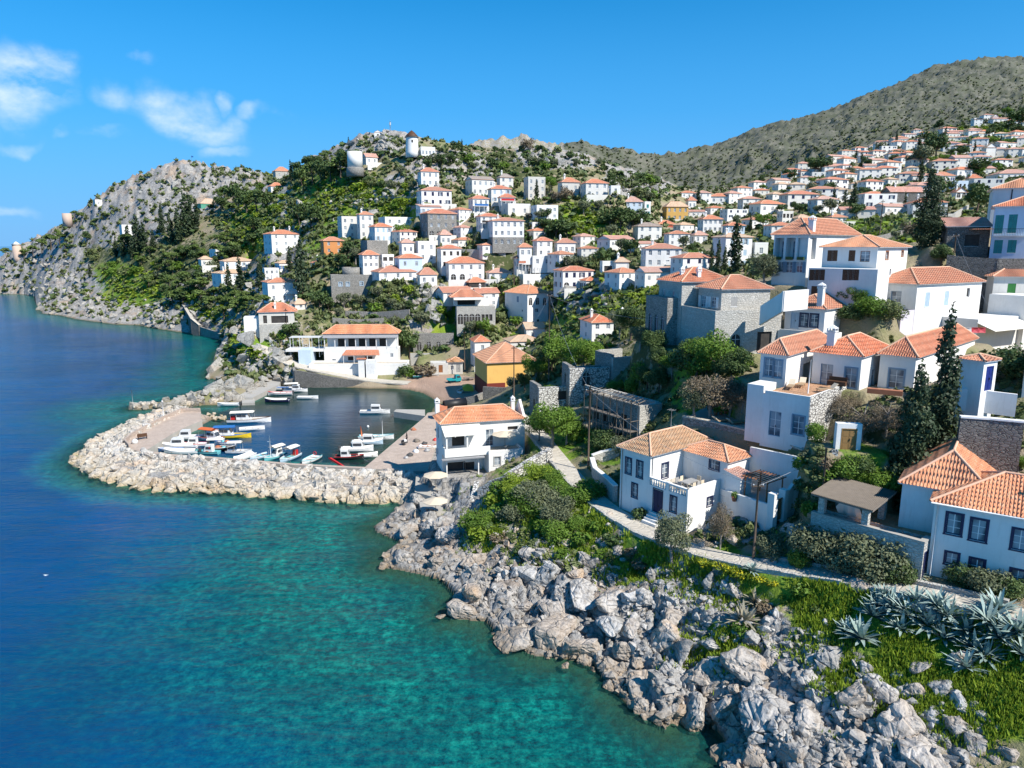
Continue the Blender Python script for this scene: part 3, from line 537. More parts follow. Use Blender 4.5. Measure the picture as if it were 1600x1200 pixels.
q = np.full(UU.shape, RW[-3])+RW[-2]*UU+RW[-1]*VV
for i in range(len(RU)): q += RW[i]*np.sqrt((UU-RU[i])**2+(VV-RV[i])**2+.0016)
ZT = q*YY
land = inside(XX, YY, coast); dc = seg_dist(XX, YY, coast, True)
inm = inside(XX, YY, mole); dm = seg_dist(XX, YY, mole, True)
far = sstep(60, 260, YY)
f_shore = np.minimum(dc*.35, .8+far*2)
ZT = np.where(land, np.maximum(ZT, f_shore-.1), -np.minimum(.2+dc*.22, 9))
_d = ZT-CH; _f = YY*CP-_d*SP; PXg = 800+FPX*XX/_f; PYg = 600-FPX*(YY*SP+_d*CP)/_f
def blobs(lst):
 r = np.zeros(UU.shape)
 for x, y, rx, ry in lst: r = np.maximum(r, sstep(1.25, .55, np.hypot((PXg-x)/rx, (PYg-y)/ry)))
 return r
grass = blobs([(840,775,90,60),(770,830,60,45),(890,830,70,45),(1000,880,60,35),(1230,930,100,50),(1130,880,60,30),(1120,1000,45,30),(1300,960,110,60),(1420,1000,120,50),(1330,1060,60,35),(1500,1060,120,60),(1590,1110,60,60),(1450,1110,40,30),
 (450,330,70,40),(520,300,70,35),(590,315,60,28),(640,330,50,28),(400,360,45,40),(480,375,50,25),(540,345,45,35),(180,440,45,35),(230,460,40,25),(330,480,45,30),(375,500,30,30),(390,530,32,22),(400,560,40,18),(1340,360,40,18),(1420,350,60,12),(1560,200,70,25),(1520,215,60,20),(890,345,35,30),(940,365,40,30),(1200,400,40,20),
 (870,680,50,50),(950,700,40,30),(1100,620,60,40),(1340,720,60,50),(1500,700,60,40),(1330,880,90,25),(660,480,30,40),(700,500,40,25),(1000,480,60,40),(900,500,50,30)])
sand = blobs([(690,606,72,24)])*(YY > 130)*(YY < 192)*(ZT < 4)
near_rock = np.where(land & (YY < 130), sstep(16, 7, dc), 0)
headland = np.where(land & (YY > 200) & (XX < -40), sstep(34, 12, dc), 0)
rocky = np.maximum(np.maximum(near_rock, headland), blobs([(250,300,120,50),(180,350,90,45),(330,280,90,30),(600,225,60,22),(520,245,60,25),(1000,270,60,50),(920,475,70,45),(660,480,40,45),(880,240,80,30),(1150,820,60,35),(840,480,40,35),(60,400,80,40),(100,450,100,40),(700,260,80,25),(450,360,60,60),(640,300,60,30),(430,310,50,25)]))
rocky = np.where(YY > 600, .45, rocky)
rocky = np.clip(rocky-grass*.55, 0, 1); rocky = np.where(inm & ~land, 1, rocky)
r1 = fbm(XX/9, YY/9, o=5, seed=3, ridge=True); r2 = fbm(XX/2.6, YY/2.6, o=4, seed=9, ridge=True); r3 = fbm(XX/60, YY/60, o=5, seed=20, ridge=True); r4 = fbm(XX/260, YY/260, o=5, seed=31, ridge=True)
mt = sstep(500, 900, YY)
disp = rocky*((r1-.55)*5.5*sstep(70, 200, YY)+(r2-.5)*(1.5+1.2*sstep(100, 300, YY)))+(1-rocky)*(r2-.5)*.5+mt*((r3-r3.mean())*30+(r4-r4.mean())*42+(r1-.5)*9)
hl = sstep(380, 470, YY)*(XX < -60)*(YY < 620); disp += hl*(r1-.5)*9
nr = (YY < 118)
def blocks(X, Y, sz, seed, hgt):
 """fractured bedrock: tilted angular blocks split by joints"""
 a = .6; x = (X*math.cos(a)+Y*math.sin(a))/sz+.35*(vnoise(X/sz*1.3, Y/sz*1.3, None, seed+5)-.5); y = (-X*math.sin(a)+Y*math.cos(a))/sz/1.5; ix, iy = np.floor(x), np.floor(y)
 f1 = np.full(X.shape, 9.); f2 = np.full(X.shape, 9.); hh = np.zeros(X.shape)
 for dx in (-1, 0, 1):
  for dy in (-1, 0, 1):
   cx, cy = ix+dx, iy+dy; z0 = np.zeros_like(cx); px_ = cx+.1+.8*_h(cx, cy, z0, seed); py_ = cy+.1+.8*_h(cx, cy, z0+1, seed); d = np.hypot(x-px_, y-py_)
   h = _h(cx, cy, z0+2, seed)+(x-px_)*(_h(cx, cy, z0+3, seed)-.5)*1.3+(y-py_)*(_h(cx, cy, z0+4, seed)-.3)*1.2
   k = d < f1; f2 = np.where(k, f1, np.minimum(f2, d)); hh = np.where(k, h, hh); f1 = np.minimum(f1, d)
 return (hh-.5-.5*sstep(.16, 0, f2-f1))*hgt
bl = np.zeros(XX.shape); R_n = vs < math.log(118); bl[R_n] = blocks(XX[R_n], YY[R_n], 3.4, 1, 1.5)+blocks(XX[R_n], YY[R_n], 1.3, 2, .75)+(fbm(XX[R_n]/.5, YY[R_n]/.5, o=3, seed=4, ridge=True)-.5)*.28
near_fade = np.where(nr, 1., 0)
disp = disp*(1-near_fade)+near_fade*(rocky*(bl+.15)+(1-rocky)*(r2-.5)*.4)
disp *= np.clip(dc/np.where(YY < 130, 2., 8.), 0, 1)
disp = np.where(sand > .3, disp*.1, disp)
ZT = np.where(land, np.maximum(ZT+disp, .05+np.minimum(dc*.2, .5)), ZT+(fbm(XX/2.2, YY/2.2, o=3, seed=5)-.5)*1.7*sstep(0, 3, dc))
ZT = np.where(inm & ~land, np.minimum(1.1, dm*.5-.6), ZT)
ZT = np.where(~inm & ~land, np.maximum(ZT, -dm*.6-.4), ZT)
NOVEG = np.zeros(UU.shape)
def pad(poly, z, bw=2.0):
 global ZT
 xs = [p[0] for p in poly]; ys = [p[1] for p in poly]
 r0 = max(0, np.searchsorted(vs, math.log(max(25, min(ys)-bw*2)))-1); r1_ = min(NV, np.searchsorted(vs, math.log(max(ys)+bw*2))+1)
 sl = slice(r0, r1_)
 X, Yv = XX[sl], YY[sl]
 k = (X > min(xs)-bw*2) & (X < max(xs)+bw*2)
 if not k.any(): return
 ins = inside(X, Yv, poly); d = seg_dist(X, Yv, poly, True)
 w = np.where(ins, 1.0, sstep(bw, 0, d))*k; NOVEG[sl] = np.maximum(NOVEG[sl], (ins*k | ((d < 1.2)*k > 0)).astype(float))
 ZT[sl] = ZT[sl]*(1-w)+(z-.05)*w
for pl, z, bw in PADS: pad(pl, z, bw)
quay_poly = quay_edge+[G(664, 737, QUAY_Z), G(690, 737, QUAY_Z), G(684, 690, QUAY_Z), G(682, 655, QUAY_Z), G(700, 640, QUAY_Z)]
pad(quay_poly, QUAY_Z-.25, .5)
LANE = [(402,540,8.5),(418,548,7.4),(440,560,6.0),(464,571,4.7),(500,579,3.7),(540,587,2.4),(590,595,1.4),(640,598,1.1)]
lane = [G(x, y, z)+(z,) for x, y, z in LANE]
def flatten_line(pl, hw, bw):
 global ZT, NOVEG
 d, zz = seg_dist(XX, YY, pl, False, [p[2] for p in pl]); w = sstep(hw+bw, hw, d); ZT = ZT*(1-w)+(zz-.06)*w; NOVEG = np.maximum(NOVEG, (d < hw+.6).astype(float))
flatten_line(lane, 2.2, 1.0)
flatten_line(path, 1.25, 1.6)
NOVEG = np.maximum(NOVEG, ((YY > 165) & (YY < 192) & (XX > -56) & (XX < -8)).astype(float))
def tz(x, y):
 u = (x/y-us[0])/(us[1]-us[0]); lv = math.log(y); i = min(max(bisect.bisect(VSL, lv)-1, 0), NV-2); v = i+(lv-VSL[i])/(VSL[i+1]-VSL[i]); j = min(max(int(u), 0), NU-2); a = min(max(v-i, 0), 1); b = min(max(u-j, 0), 1)
 return float((ZT[i, j]*(1-b)+ZT[i, j+1]*b)*(1-a)+(ZT[i+1, j]*(1-b)+ZT[i+1, j+1]*b)*a)
YV = np.exp(vs)
def hit(px, py, y0=26., y1=3500.):
 """where the line of sight through a photo pixel first meets the ground"""
 u = (px-800)/FPX; v = (600-py)/FPX; dy = CP+v*SP; dz = -SP+v*CP
 k = u/dy; uj = (k-us[0])/(us[1]-us[0]); j = int(min(max(uj, 0), NU-2)); b = min(max(uj-j, 0), 1)
 zc = ZT[:, j]*(1-b)+ZT[:, j+1]*b; ln = CH+YV*(dz/dy); bad = (ln < zc) & (YV > y0) & (YV < y1); i = int(bad.argmax())
 if not bad[i]: return None
 g0 = ln[i-1]-zc[i-1]; g1 = ln[i]-zc[i]; t = g0/(g0-g1) if g0 > g1 else 0; Y = YV[i-1]+(YV[i]-YV[i-1])*min(max(t, 0), 1); z = CH+Y*dz/dy
 if z < 0: return (u*CH/-dz, dy*CH/-dz, 0.)
 return (k*Y, Y, z)
def make_terrain():
 V = np.stack([XX.ravel(), YY.ravel(), ZT.ravel()], 1)
 i, j = np.meshgrid(np.arange(NV-1), np.arange(NU-1), indexing='ij'); a = (i*NU+j).ravel()
 F = np.stack([a, a+1, a+NU+1, a+NU], 1)
 t = NT('ground'); w = t.co('World'); at = t.sep(t.attr('cover')); at2 = t.sep(t.attr('cover2'))
 n1 = t.noise(w, .5, 5, .65); n2 = t.noise(w, 2.8, 5, .65); n3 = t.noise(w, .09, 4); n4 = t.noise(w, .035, 5, .6)
 soil = t.mix(n2, (.24, .19, .12), (.40, .33, .24))
 dry = t.mix(t.rng(n1, .3, .7), (.15, .17, .065), (.27, .25, .13)); base = t.mix(t.rng(n3, .4, .6), soil, dry)
 gr = t.mix(t.rng(n2, .3, .7), (.075, .15, .018), (.18, .29, .028)); gr = t.mix(t.rng(n3, .5, .62, 0, .8), gr, (.24, .29, .03)); gr = t.mix(t.rng(t.noise(w, .42, 3), .56, .66, 0, .8), gr, (.30, .25, .14))
 base = t.mix(t.rng(t.math('ADD', at[0], t.math('MULTIPLY', t.math('SUBTRACT', n1, .5), 1.6)), .35, .6), base, gr)
 sc1 = t.mix(n2, (.045, .060, .022), (.09, .105, .04)); base = t.mix(t.rng(t.math('ADD', at[1], t.math('MULTIPLY', t.math('SUBTRACT', n1, .5), 2.2)), .45, .6), base, sc1)
 rk = t.mix(t.rng(n1, .3, .7), (.25, .24, .22), (.48, .46, .43)); rk = t.mix(t.rng(n2, .48, .62, 0, .7), rk, (.13, .12, .11)); rk = t.mix(t.rng(n3, .55, .66, 0, .5), rk, (.42, .28, .17))
 cr = t.voro(w, .33, 'DISTANCE_TO_EDGE'); rk = t.mix(t.rng(cr, 0, .05, .65, 0), rk, (.06, .055, .05))
 base = t.mix(t.rng(t.math('ADD', at[2], t.math('MULTIPLY', t.math('SUBTRACT', n1, .5), 1.1)), .36, .52), base, rk)
 mp = t.mix(t.rng(n4, .40, .60), (.16, .155, .125), (.095, .10, .07)); m5 = t.noise(w, .16, 6, .75); mp = t.mix(t.rng(m5, .45, .60, 0, .75), mp, (.085, .10, .055)); m6 = t.noise(w, .05, 6, .8)
 mp = t.mix(t.rng(m6, .60, .68, 0, .6), mp, (.34, .32, .28)); base = t.mix(at2[1], base, mp)
 sd = t.mix(n1, (.36, .23, .16), (.46, .33, .25)); base = t.mix(t.rng(at2[0], .3, .6), base, sd)
 z = t.sep(w)[2]; base = t.mix(t.rng(z, .1, .55, .8, 0), base, (.17, .13, .08))
 base = t.mix(t.rng(z, -2.5, -.2, 1, 0), base, t.mix(t.rng(n1, .45, .6), (.02, .10, .09), (.06, .26, .22)))
 t.col(base); t.rough(.95); t.bump(t.math('ADD', n2, t.math('MULTIPLY', n1, .8)), .8, .35)
 o = np_mesh('terrain', V, F, t.m, True); props(o, 'rocky and grassy hillsides rising from the sea', None, None, 'structure')
 me = o.data
 scr = np.clip(blobs([(250,420,150,60),(100,390,60,30),(450,260,80,60),(800,260,150,30),(1000,500,100,50),(800,480,60,30),(600,460,50,25),(1350,370,90,30),(1050,600,120,60),(1400,700,120,60),(560,380,160,60),(880,400,200,60)])*.55+.12*(YY < 500)-grass*.4, 0, 1)
 dry = sstep(480, 640, YY)*(PXg > 880)
 for nm, ch in (('cover', (grass, scr, rocky)), ('cover2', (sand, dry, sand*0))):
  ca = me.color_attributes.new(nm, 'FLOAT_COLOR', 'POINT'); ca.data.foreach_set('color', np.stack([c.ravel() for c in ch]+[np.ones(UU.size)], 1).astype('f').ravel())
make_terrain()
def noveg(x, y):
 i = min(max(bisect.bisect(VSL, math.log(y))-1, 0), NV-1); j = int(min(max((x/y-us[0])/(us[1]-us[0])+.5, 0), NU-1)); return NOVEG[i, j] > .5
# ---------------------------------------------------------------- sea
def make_water():
 nu, nv = 420, 420
 u = np.linspace(-1.6, 1.3, nu); v = np.r_[np.linspace(math.log(8.), math.log(700.), nv-30), np.linspace(math.log(760.), math.log(60000.), 30)]
 U, V = np.meshgrid(u, v); Y = np.exp(V); X = U*Y
 Z = (fbm(X/5., Y/2.2, o=3, seed=50)-.5)*.16*sstep(3000, 100, Y)*(1-inside(X, Y, [G(330, 655), G(230, 705), G(570, 729), G(665, 650), G(684, 626), G(600, 602), G(440, 602), G(395, 625)])*.8)
 dcst = seg_dist(X, Y, coast[30:-9]); d2 = np.minimum(dcst, seg_dist(X, Y, coast[:31])*1.6)
 dmo = seg_dist(X, Y, mole, True)
 harb = inside(X, Y, [G(316, 655), G(395, 626), G(437, 602), G(600, 602), G(684, 626), G(664, 651), G(571, 729), G(229, 704)])
 V3 = np.stack([X.ravel(), Y.ravel(), Z.ravel()], 1); i, j = np.meshgrid(np.arange(nv-1), np.arange(nu-1), indexing='ij'); a = (i*nu+j).ravel()
 t = NT('sea_water'); w = t.co('World'); at = t.sep(t.attr('depth')); sh = at[0]; ml = at[1]; hb = at[2]
 n1 = t.noise(w, .16, 5, .7); n2 = t.noise(w, 1.1, 6, .8); n3 = t.noise(w, .028, 4, .6)
 dd = t.math('ADD', sh, t.math('MULTIPLY', t.math('SUBTRACT', n3, .5), 26)); 
 deep = t.mix(t.rng(n3, .4, .6), (.001, .042, .135), (.001, .060, .185))
 shal = t.ramp(t.rng(n2, .36, .66), [(0, (.001, .032, .042)), (.45, (.001, .115, .105)), (1, (.010, .28, .21))])
 teal = t.mix(t.rng(n1, .40, .62), t.mix(.55, shal, (.002, .045, .062)), shal)
 c = t.mix(t.rng(dd, 10, 38, 0, 1, True), teal, deep)
 blue = t.math('MULTIPLY', t.rng(dd, 10, 24), t.rng(n1, .45, .6, 0, .25)); c = t.mix(blue, c, (.003, .06, .115))
 gl = t.mix(t.rng(n2, .4, .6), (.006, .085, .095), (.035, .26, .22)); c = t.mix(t.rng(t.math('ADD', ml, t.math('MULTIPLY', t.math('SUBTRACT', n1, .5), 9)), 2.5, 8, .85, 0), c, gl)
 hc = t.mix(t.rng(t.math('ADD', sh, t.math('MULTIPLY', t.math('SUBTRACT', n3, .5), 14)), 8, 22), (.008, .030, .028), (.004, .050, .120)); c = t.mix(hb, c, hc)
 edge = t.rng(t.math('ADD', t.math('MINIMUM', sh, ml), t.math('MULTIPLY', t.math('SUBTRACT', n2, .5), 3.0)), .6, 3.2, .85, 0)
 c = t.mix(t.math('MULTIPLY', edge, .6), c, (.030, .060, .042))
 t.col(c); t.rough(.13); t.b.inputs['IOR'].default_value = 1.33; t.b.inputs['Specular IOR Level'].default_value = .30
 wv = t.noise(t.co('World', (.55, 1.25, 1)), 1.05, 6, .62); sw = t.noise(t.co('World', (.05, .30, 1)), 1.0, 3, .5); rp = t.noise(t.co('World', (1, 1.8, 1)), 4.5, 3)
 h = t.math('ADD', t.math('MULTIPLY', wv, .70), t.math('ADD', t.math('MULTIPLY', sw, 1.3), t.math('MULTIPLY', rp, .10)))
 bp = t.n('Bump'); bp.inputs['Distance'].default_value = .42; t.l(h, bp.inputs['Height']); t.l(t.rng(hb, 0, 1, .85, .16), bp.inputs['Strength']); t.l(bp.outputs[0], t.b.inputs['Normal'])
 tb = t.n('BsdfTransparent'); tb.inputs[0].default_value = (.45, .80, .74, 1); mx = t.n('MixShader'); t.l(t.rng(t.math('MINIMUM', sh, ml), 0, 6.0, .78, 0), mx.inputs[0]); t.l(t.b.outputs[0], mx.inputs[1]); t.l(tb.outputs[0], mx.inputs[2]); t.l(mx.outputs[0], t.out.inputs[0])
 o = np_mesh('sea', V3, np.stack([a, a+1, a+nu+1, a+nu], 1), t.m, True); props(o, 'clear turquoise and blue sea water', None, None, 'structure')
 ca = o.data.color_attributes.new('depth', 'FLOAT_COLOR', 'POINT')
 ca.data.foreach_set('color', np.stack([np.minimum(d2, 500).ravel(), np.minimum(dmo, 500).ravel(), harb.astype(float).ravel(), np.ones(U.size)], 1).astype('f').ravel())
make_water()
# ---------------------------------------------------------------- buildings
_wc = {}
def win_mb(w, h, style, mat='white_paint'):
 """opening local frame: x across, z up, y=0 wall face, +y into the wall. returns (frame MB, pane MB or None, [shutter MBs])"""
 f = MB(); p = MB(); sh = []; W = w/2; mt = M.get(mat, M['white_paint']); wh = M['white_paint']
 fr = .07 if w < 1.4 else .09
 if style in ('win', 'trim', 'open', 'french'):
  fm = mt if style in ('trim',) else wh
  if style == 'open' or style == 'french': fm = mt if style == 'french' else wh
  f.box(-W, -W+fr, .08, .14, 0, h, fm); f.box(W-fr, W, .08, .14, 0, h, fm); f.box(-W+fr, W-fr, .08, .14, 0, fr, fm); f.box(-W+fr, W-fr, .08, .14, h-fr, h, fm)
  f.box(-.03, .03, .09, .13, fr, h-fr, wh)
  for q in ((.33, .66) if h > 1.3 else (.5,)): f.box(-W+fr, W-fr, .095, .125, h*q-.02, h*q+.02, wh)
  if style == 'trim':
   for a, b, c, d in ((-W-.13, -W, -.02, h+.13), (W, W+.13, -.02, h+.13), (-W, W, h, h+.13), (-W-.16, W+.16, -.12, -.02)): f.box(a, b, -.035, .02, c, d, mt)
  p.poly([(-W, .115, 0), (W, .115, 0), (W, .115, h), (-W, .115, h)], M['curtain'])
  if style == 'open':
   for s in (-1, 1):
    q = MB(); a, b = (-W-w*.5, -W-.02) if s < 0 else (W+.02, W+w*.5); q.box(a, b, -.06, -.02, 0, h, mt)
    k = .1
    while k < h-.1: q.box(a+.05, b-.05, -.075, -.06, k, k+.05, mt); k += .12
    sh.append(q)
 elif style == 'closed':
  for a, b in ((-W, -.01), (.01, W)):
   q = MB(); q.box(a, b, .03, .07, 0, h, mt); k = .12
   while k < h-.1: q.box(a+.05, b-.05, .015, .03, k, k+.05, mt); k += .13
   sh.append(q)
  f.box(-W-.05, W+.05, -.04, .02, -.08, 0, wh)
 elif style == 'door':
  f.box(-W, -.01, .05, .10, 0, h, mt); f.box(.01, W, .05, .10, 0, h, mt)
  for s in (-1, 1):
   for q in (.08, .38, .68): f.box(min(s*.08, s*(W-.08)), max(s*.08, s*(W-.08)), .035, .05, h*q, h*(q+.24), mt)
  if mat != 'white_paint': f.box(-W-.08, -W, -.02, .04, 0, h+.08, mt); f.box(W, W+.08, -.02, .04, 0, h+.08, mt); f.box(-W, W, -.02, .04, h, h+.08, mt)
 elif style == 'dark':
  p.poly([(-W, .24, 0), (W, .24, 0), (W, .24, h), (-W, .24, h)], M['dark'])  # dark sheet across the opening stands for the shade behind it
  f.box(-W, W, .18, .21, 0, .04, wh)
 elif style == 'arch':
  r = W; n = 10; pts = [(-W, .13, 0), (W, .13, 0)]+[(W*math.cos(math.pi*k/n), .13, h-W+W*math.sin(math.pi*k/n)) for k in range(n+1)]
  p.poly(pts, M['dark' if mat == 'dark' else 'glass'])
  f.box(-.03, .03, .08, .12, 0, h-.02, mt if mat != 'dark' else wh); f.box(-W, W, .08, .12, h-W-.03, h-W+.03, mt if mat != 'dark' else wh)
 return f, p, sh
class House:
 def __init__(s, name, label, cat, O, th, lod=1, z=0.0, group=None, pendl=False):
  s.O = O; s.th = th; s.c, s.q = math.cos(th), math.sin(th); s.lod = lod; s.z = z
  s.root = empty(name, (O[0], O[1], z), th)
  if pendl: pend(s.root, label, cat, group)
  else: props(s.root, label, cat, group)
 def wp(s, a, b): return (s.O[0]+a*s.c-b*s.q, s.O[1]+a*s.q+b*s.c)
 def s_at(s, px, z, k=0.):
  a = (px-800)/FPX; return (a*((s.O[1]+k*s.c)*CP-(z-CH)*SP)-(s.O[0]-k*s.q))/(s.c-a*s.q*CP)
 def k_at(s, px, z, a_=0.):
  a = (px-800)/FPX; return (a*((s.O[1]+a_*s.q)*CP-(z-CH)*SP)-(s.O[0]+a_*s.c))/(-s.q-a*s.c*CP)
 def zat(s, x, k, py):
  X, Y = s.wp(x, k); v = (600-py)/FPX; return CH+Y*(-SP+v*CP)/(CP+v*SP)
 def fw(s, lst, k=0., s0=0.):
  """front openings from photo pixels: (px, ytop, ybot, width, style, mat)"""
  r = []
  for px, yt, yb, w, st, mt in lst:
   z = 25.
   for _ in range(4): a = s.s_at(px, z, k); z = (s.zat(a, k, yt)+s.zat(a, k, yb))/2
   r.append((a-s0, s.zat(a, k, yb), w, s.zat(a, k, yt)-s.zat(a, k, yb), st, mt))
  return r
 def lw(s, lst, x=0., k1=None):
  r = []
  for px, yt, yb, w, st, mt in lst:
   z = 25.
   for _ in range(4): k = s.k_at(px, z, x); z = (s.zat(x, k, yt)+s.zat(x, k, yb))/2
   r.append((k1-k, s.zat(x, k, yb), w, s.zat(x, k, yt)-s.zat(x, k, yb), st, mt))
  return r
 def box(s, s0, s1, k0, k1, z0, z1, mat, F=(), L=(), R=(), B=(), top=False, name='wall', parent=None):
  zo = s.z; mb = MB(); m = M[mat]; par = parent or s.root
  faces = [((s0, k0), (1, 0), s1-s0, F), ((s1, k0), (0, 1), k1-k0, R), ((s1, k1), (-1, 0), s1-s0, B), ((s0, k1), (0, -1), k1-k0, L)]
  for (ax, ay), (dx, dy), ln, ops in faces:
   nx, ny = -dy, dx     # inward
   nx, ny = (0, 1) if dx == 1 else (0, -1) if dx == -1 else (-1, 0) if dy == 1 else (1, 0)
   ops = [o for o in ops if o[0]-o[2]/2 > .04 and o[0]+o[2]/2 < ln-.04 and o[1] >= z0 and o[1]+o[3] < z1-.02]
   us_ = sorted({0., ln} | {o[0]-o[2]/2 for o in ops} | {o[0]+o[2]/2 for o in ops}); zs_ = sorted({z0, z1} | {o[1] for o in ops} | {o[1]+o[3] for o in ops})
   pt = lambda u, z, d=0.: (ax+dx*u+nx*d, ay+dy*u+ny*d, z-zo)
   for i in range(len(us_)-1):
    run = None
    for j in range(len(zs_)-1):
     uc = (us_[i]+us_[i+1])/2; zc = (zs_[j]+zs_[j+1])/2
     hole = any(abs(uc-o[0]) < o[2]/2 and o[1] < zc < o[1]+o[3] for o in ops)
     if not hole and run is None: run = zs_[j]
     if (hole or j == len(zs_)-2) and run is not None:
      zt = zs_[j] if hole else zs_[j+1]; mb.poly([pt(us_[i], run), pt(us_[i+1], run), pt(us_[i+1], zt), pt(us_[i], zt)], m); run = None
   for u, z, w, h, st, mt in ops:
    a, b = u-w/2, u+w/2; dd = 1.6 if st == 'porch' else .26
    mb.poly([pt(a, z), pt(a, z+h), pt(a, z+h, dd), pt(a, z, dd)], m); mb.poly([pt(b, z), pt(b, z, dd), pt(b, z+h, dd), pt(b, z+h)], m)
    mb.poly([pt(a, z), pt(a, z, dd), pt(b, z, dd), pt(b, z)], m)
    if st == 'arch':
     r = w/2; n = 8; zc = z+h-r; arc = [(u+r*math.cos(math.pi*t/n), zc+r*math.sin(math.pi*t/n)) for t in range(n+1)]
     for t in range(n):
      c = (b, z+h) if t < n/2 else (a, z+h)
      mb.poly([pt(arc[t][0], arc[t][1]), pt(c[0], c[1]), pt(arc[t+1][0], arc[t+1][1])], m)
      mb.poly([pt(arc[t][0], arc[t][1]), pt(arc[t+1][0], arc[t+1][1]), pt(arc[t+1][0], arc[t+1][1], dd), pt(arc[t][0], arc[t][1], dd)], m)
     mb.poly([pt(b, z+h), pt(a, z+h), pt(u, z+h)], m)
    else: mb.poly([pt(a, z+h), pt(b, z+h), pt(b, z+h, dd), pt(a, z+h, dd)], m)
    if st == 'porch':
     mb.poly([pt(a, z, dd), pt(b, z, dd), pt(b, z+h, dd), pt(a, z+h, dd)], m)
     s.win(pt(u, z+.05, dd-.15), (dx, dy), w*.42, h*.82, 'french', mt, par); continue
    s.win(pt(u, z), (dx, dy), w, h, st, mt, par)
  if top: mb.poly([(s0, k0, z1-zo), (s1, k0, z1-zo), (s1, k1, z1-zo), (s0, k1, z1-zo)], m)
  return mb.build(name, par)
 def win(s, loc, d, w, h, st, mt, par):
  key = (round(w, 1), round(h, 1), st, mt, s.lod); w_, h_ = key[0], key[1]
  nm = 'door' if st in ('door',) or (st == 'french' and h > 1.9) else 'shutters' if st == 'closed' else 'window'
  if key not in _wc:
   f, p, sh = win_mb(w_, h_, st, mt)
   if s.lod == 0: _wc[key] = (f.data(nm), p.data('pane') if p.f else None, [q.data('shutter') for q in sh])
   else:
    for q in [p]+sh:
     for vv, mi in zip(q.f, q.m): f.poly([q.v[k] for k in vv], q.mats[mi])
    _wc[key] = (f.data(nm), None, [])
  fm, pm, sm = _wc[key]
  o = bpy.data.objects.new(nm, fm); link(o, par); o.location = loc; o.rotation_euler = (0, 0, math.atan2(d[1], d[0])); o.scale = (w/max(w_, .1), 1, h/max(h_, .1))
  if pm: q = bpy.data.objects.new('pane', pm); link(q, o)
  for k in sm: q = bpy.data.objects.new('shutter', k); link(q, o)
  if nm == 'door' and s.lod == 0:
   if 'handle' not in _wc: hb = MB(); hb.box(.06, .10, -.03, .04, .95, 1.15, M['black']); _wc['handle'] = hb.data('handle')
   q = bpy.data.objects.new('handle', _wc['handle']); link(q, o)
  return o
 def corr(s, mb, A, B, C, D, mat, per=.24, r=.055):
  """rounded cover tiles running up a roof slope A-B (eave) to D-C"""
  A, B, C, D = map(Vector, (A, B, C, D)); e = (B-A).normalized(); n = e.cross(D-A if (D-A).length > .1 else C-A).normalized(); g = n.cross(e)
  ub = (B-A).length; ud, L = (D-A).dot(e), (D-A).dot(g); uc = (C-A).dot(e)
  m = M[mat]; N = max(2, int(ub/per))
  for i in range(N):
   u = (i+.5)*ub/N
   def vm(x):
    if x < ud: return L*x/max(ud, 1e-6)
    if x > uc: return L*(ub-x)/max(ub-uc, 1e-6)
    return L
   w = ub/N*.36
   P0 = []
   for du, hh in ((-w, 0), (-w*.55, r*.8), (0, r), (w*.55, r*.8), (w, 0)):
    v1 = max(.02, vm(min(max(u+du, 0), ub)))
    P0.append((A+e*(u+du)+n*(hh+.004)-g*.06, A+e*(u+du)+n*(hh+.004)+g*v1))
   for k in range(4): mb.poly([P0[k][0], P0[k+1][0], P0[k+1][1], P0[k][1]], m)
   mb.poly([p[0] for p in P0][::-1], m)
 def hip(s, s0, s1, k0, k1, z, rise, mat, over=.35, kind='hip', ch=()):
  zo = s.z; near = s.lod == 0
  a0, a1, b0, b1 = s0-over, s1+over, k0-over, k1+over; z = z-zo
  W, D = a1-a0, b1-b0; mb = MB(); m = M[mat]
  if kind == 'hip':
   if W >= D: R1, R2 = (a0+D/2, (b0+b1)/2, z+rise), (a1-D/2, (b0+b1)/2, z+rise)
   else: R1, R2 = ((a0+a1)/2, b0+W/2, z+rise), ((a0+a1)/2, b1-W/2, z+rise)
   c = [(a0, b0, z), (a1, b0, z), (a1, b1, z), (a0, b1, z)]
   sl = [(c[0], c[1], R2, R1), (c[1], c[2], R2, R2), (c[2], c[3], R1, R2), (c[3], c[0], R1, R1)] if W >= D else [(c[0], c[1], R1, R1), (c[1], c[2], R2, R1), (c[2], c[3], R2, R2), (c[3], c[0], R1, R2)]
   ridges = [(c[0], R1), (c[1], R2 if W >= D else R1), (c[2], R2), (c[3], R1 if W >= D else R2), (R1, R2)]
  elif kind == 'gable':
   R1, R2 = (a0, (b0+b1)/2, z+rise), (a1, (b0+b1)/2, z+rise); c = [(a0, b0, z), (a1, b0, z), (a1, b1, z), (a0, b1, z)]
   sl = [(c[0], c[1], R2, R1), (c[2], c[3], R1, R2)]; ridges = [(R1, R2)]
  elif kind == 'gabf':
   R1, R2 = ((a0+a1)/2, b0, z+rise), ((a0+a1)/2, b1, z+rise); c = [(a0, b0, z), (a1, b0, z), (a1, b1, z), (a0, b1, z)]
   sl = [(c[1], c[2], R2, R1), (c[3], c[0], R1, R2)]; ridges = [(R1, R2)]
  elif kind == 'pent':
   c = [(a0, b0, z), (a1, b0, z), (a1, b1, z+rise), (a0, b1, z+rise)]; sl = [(c[0], c[1], c[2], c[3])]; ridges = []
  elif kind == 'pentl':      # low side on the left
   c = [(a0, b0, z), (a1, b0, z+rise), (a1, b1, z+rise), (a0, b1, z)]; sl = [(c[3], c[0], c[1], c[2])]; ridges = []
  for A, B, C, D_ in sl:
   if C == D_: mb.poly([A, B, C], m)
   else: mb.poly([A, B, C, D_], m)
   if near: s.corr(mb, A, B, C, D_, mat)
  ew = M['ridge'] if not near else M['white_paint']; t = .10
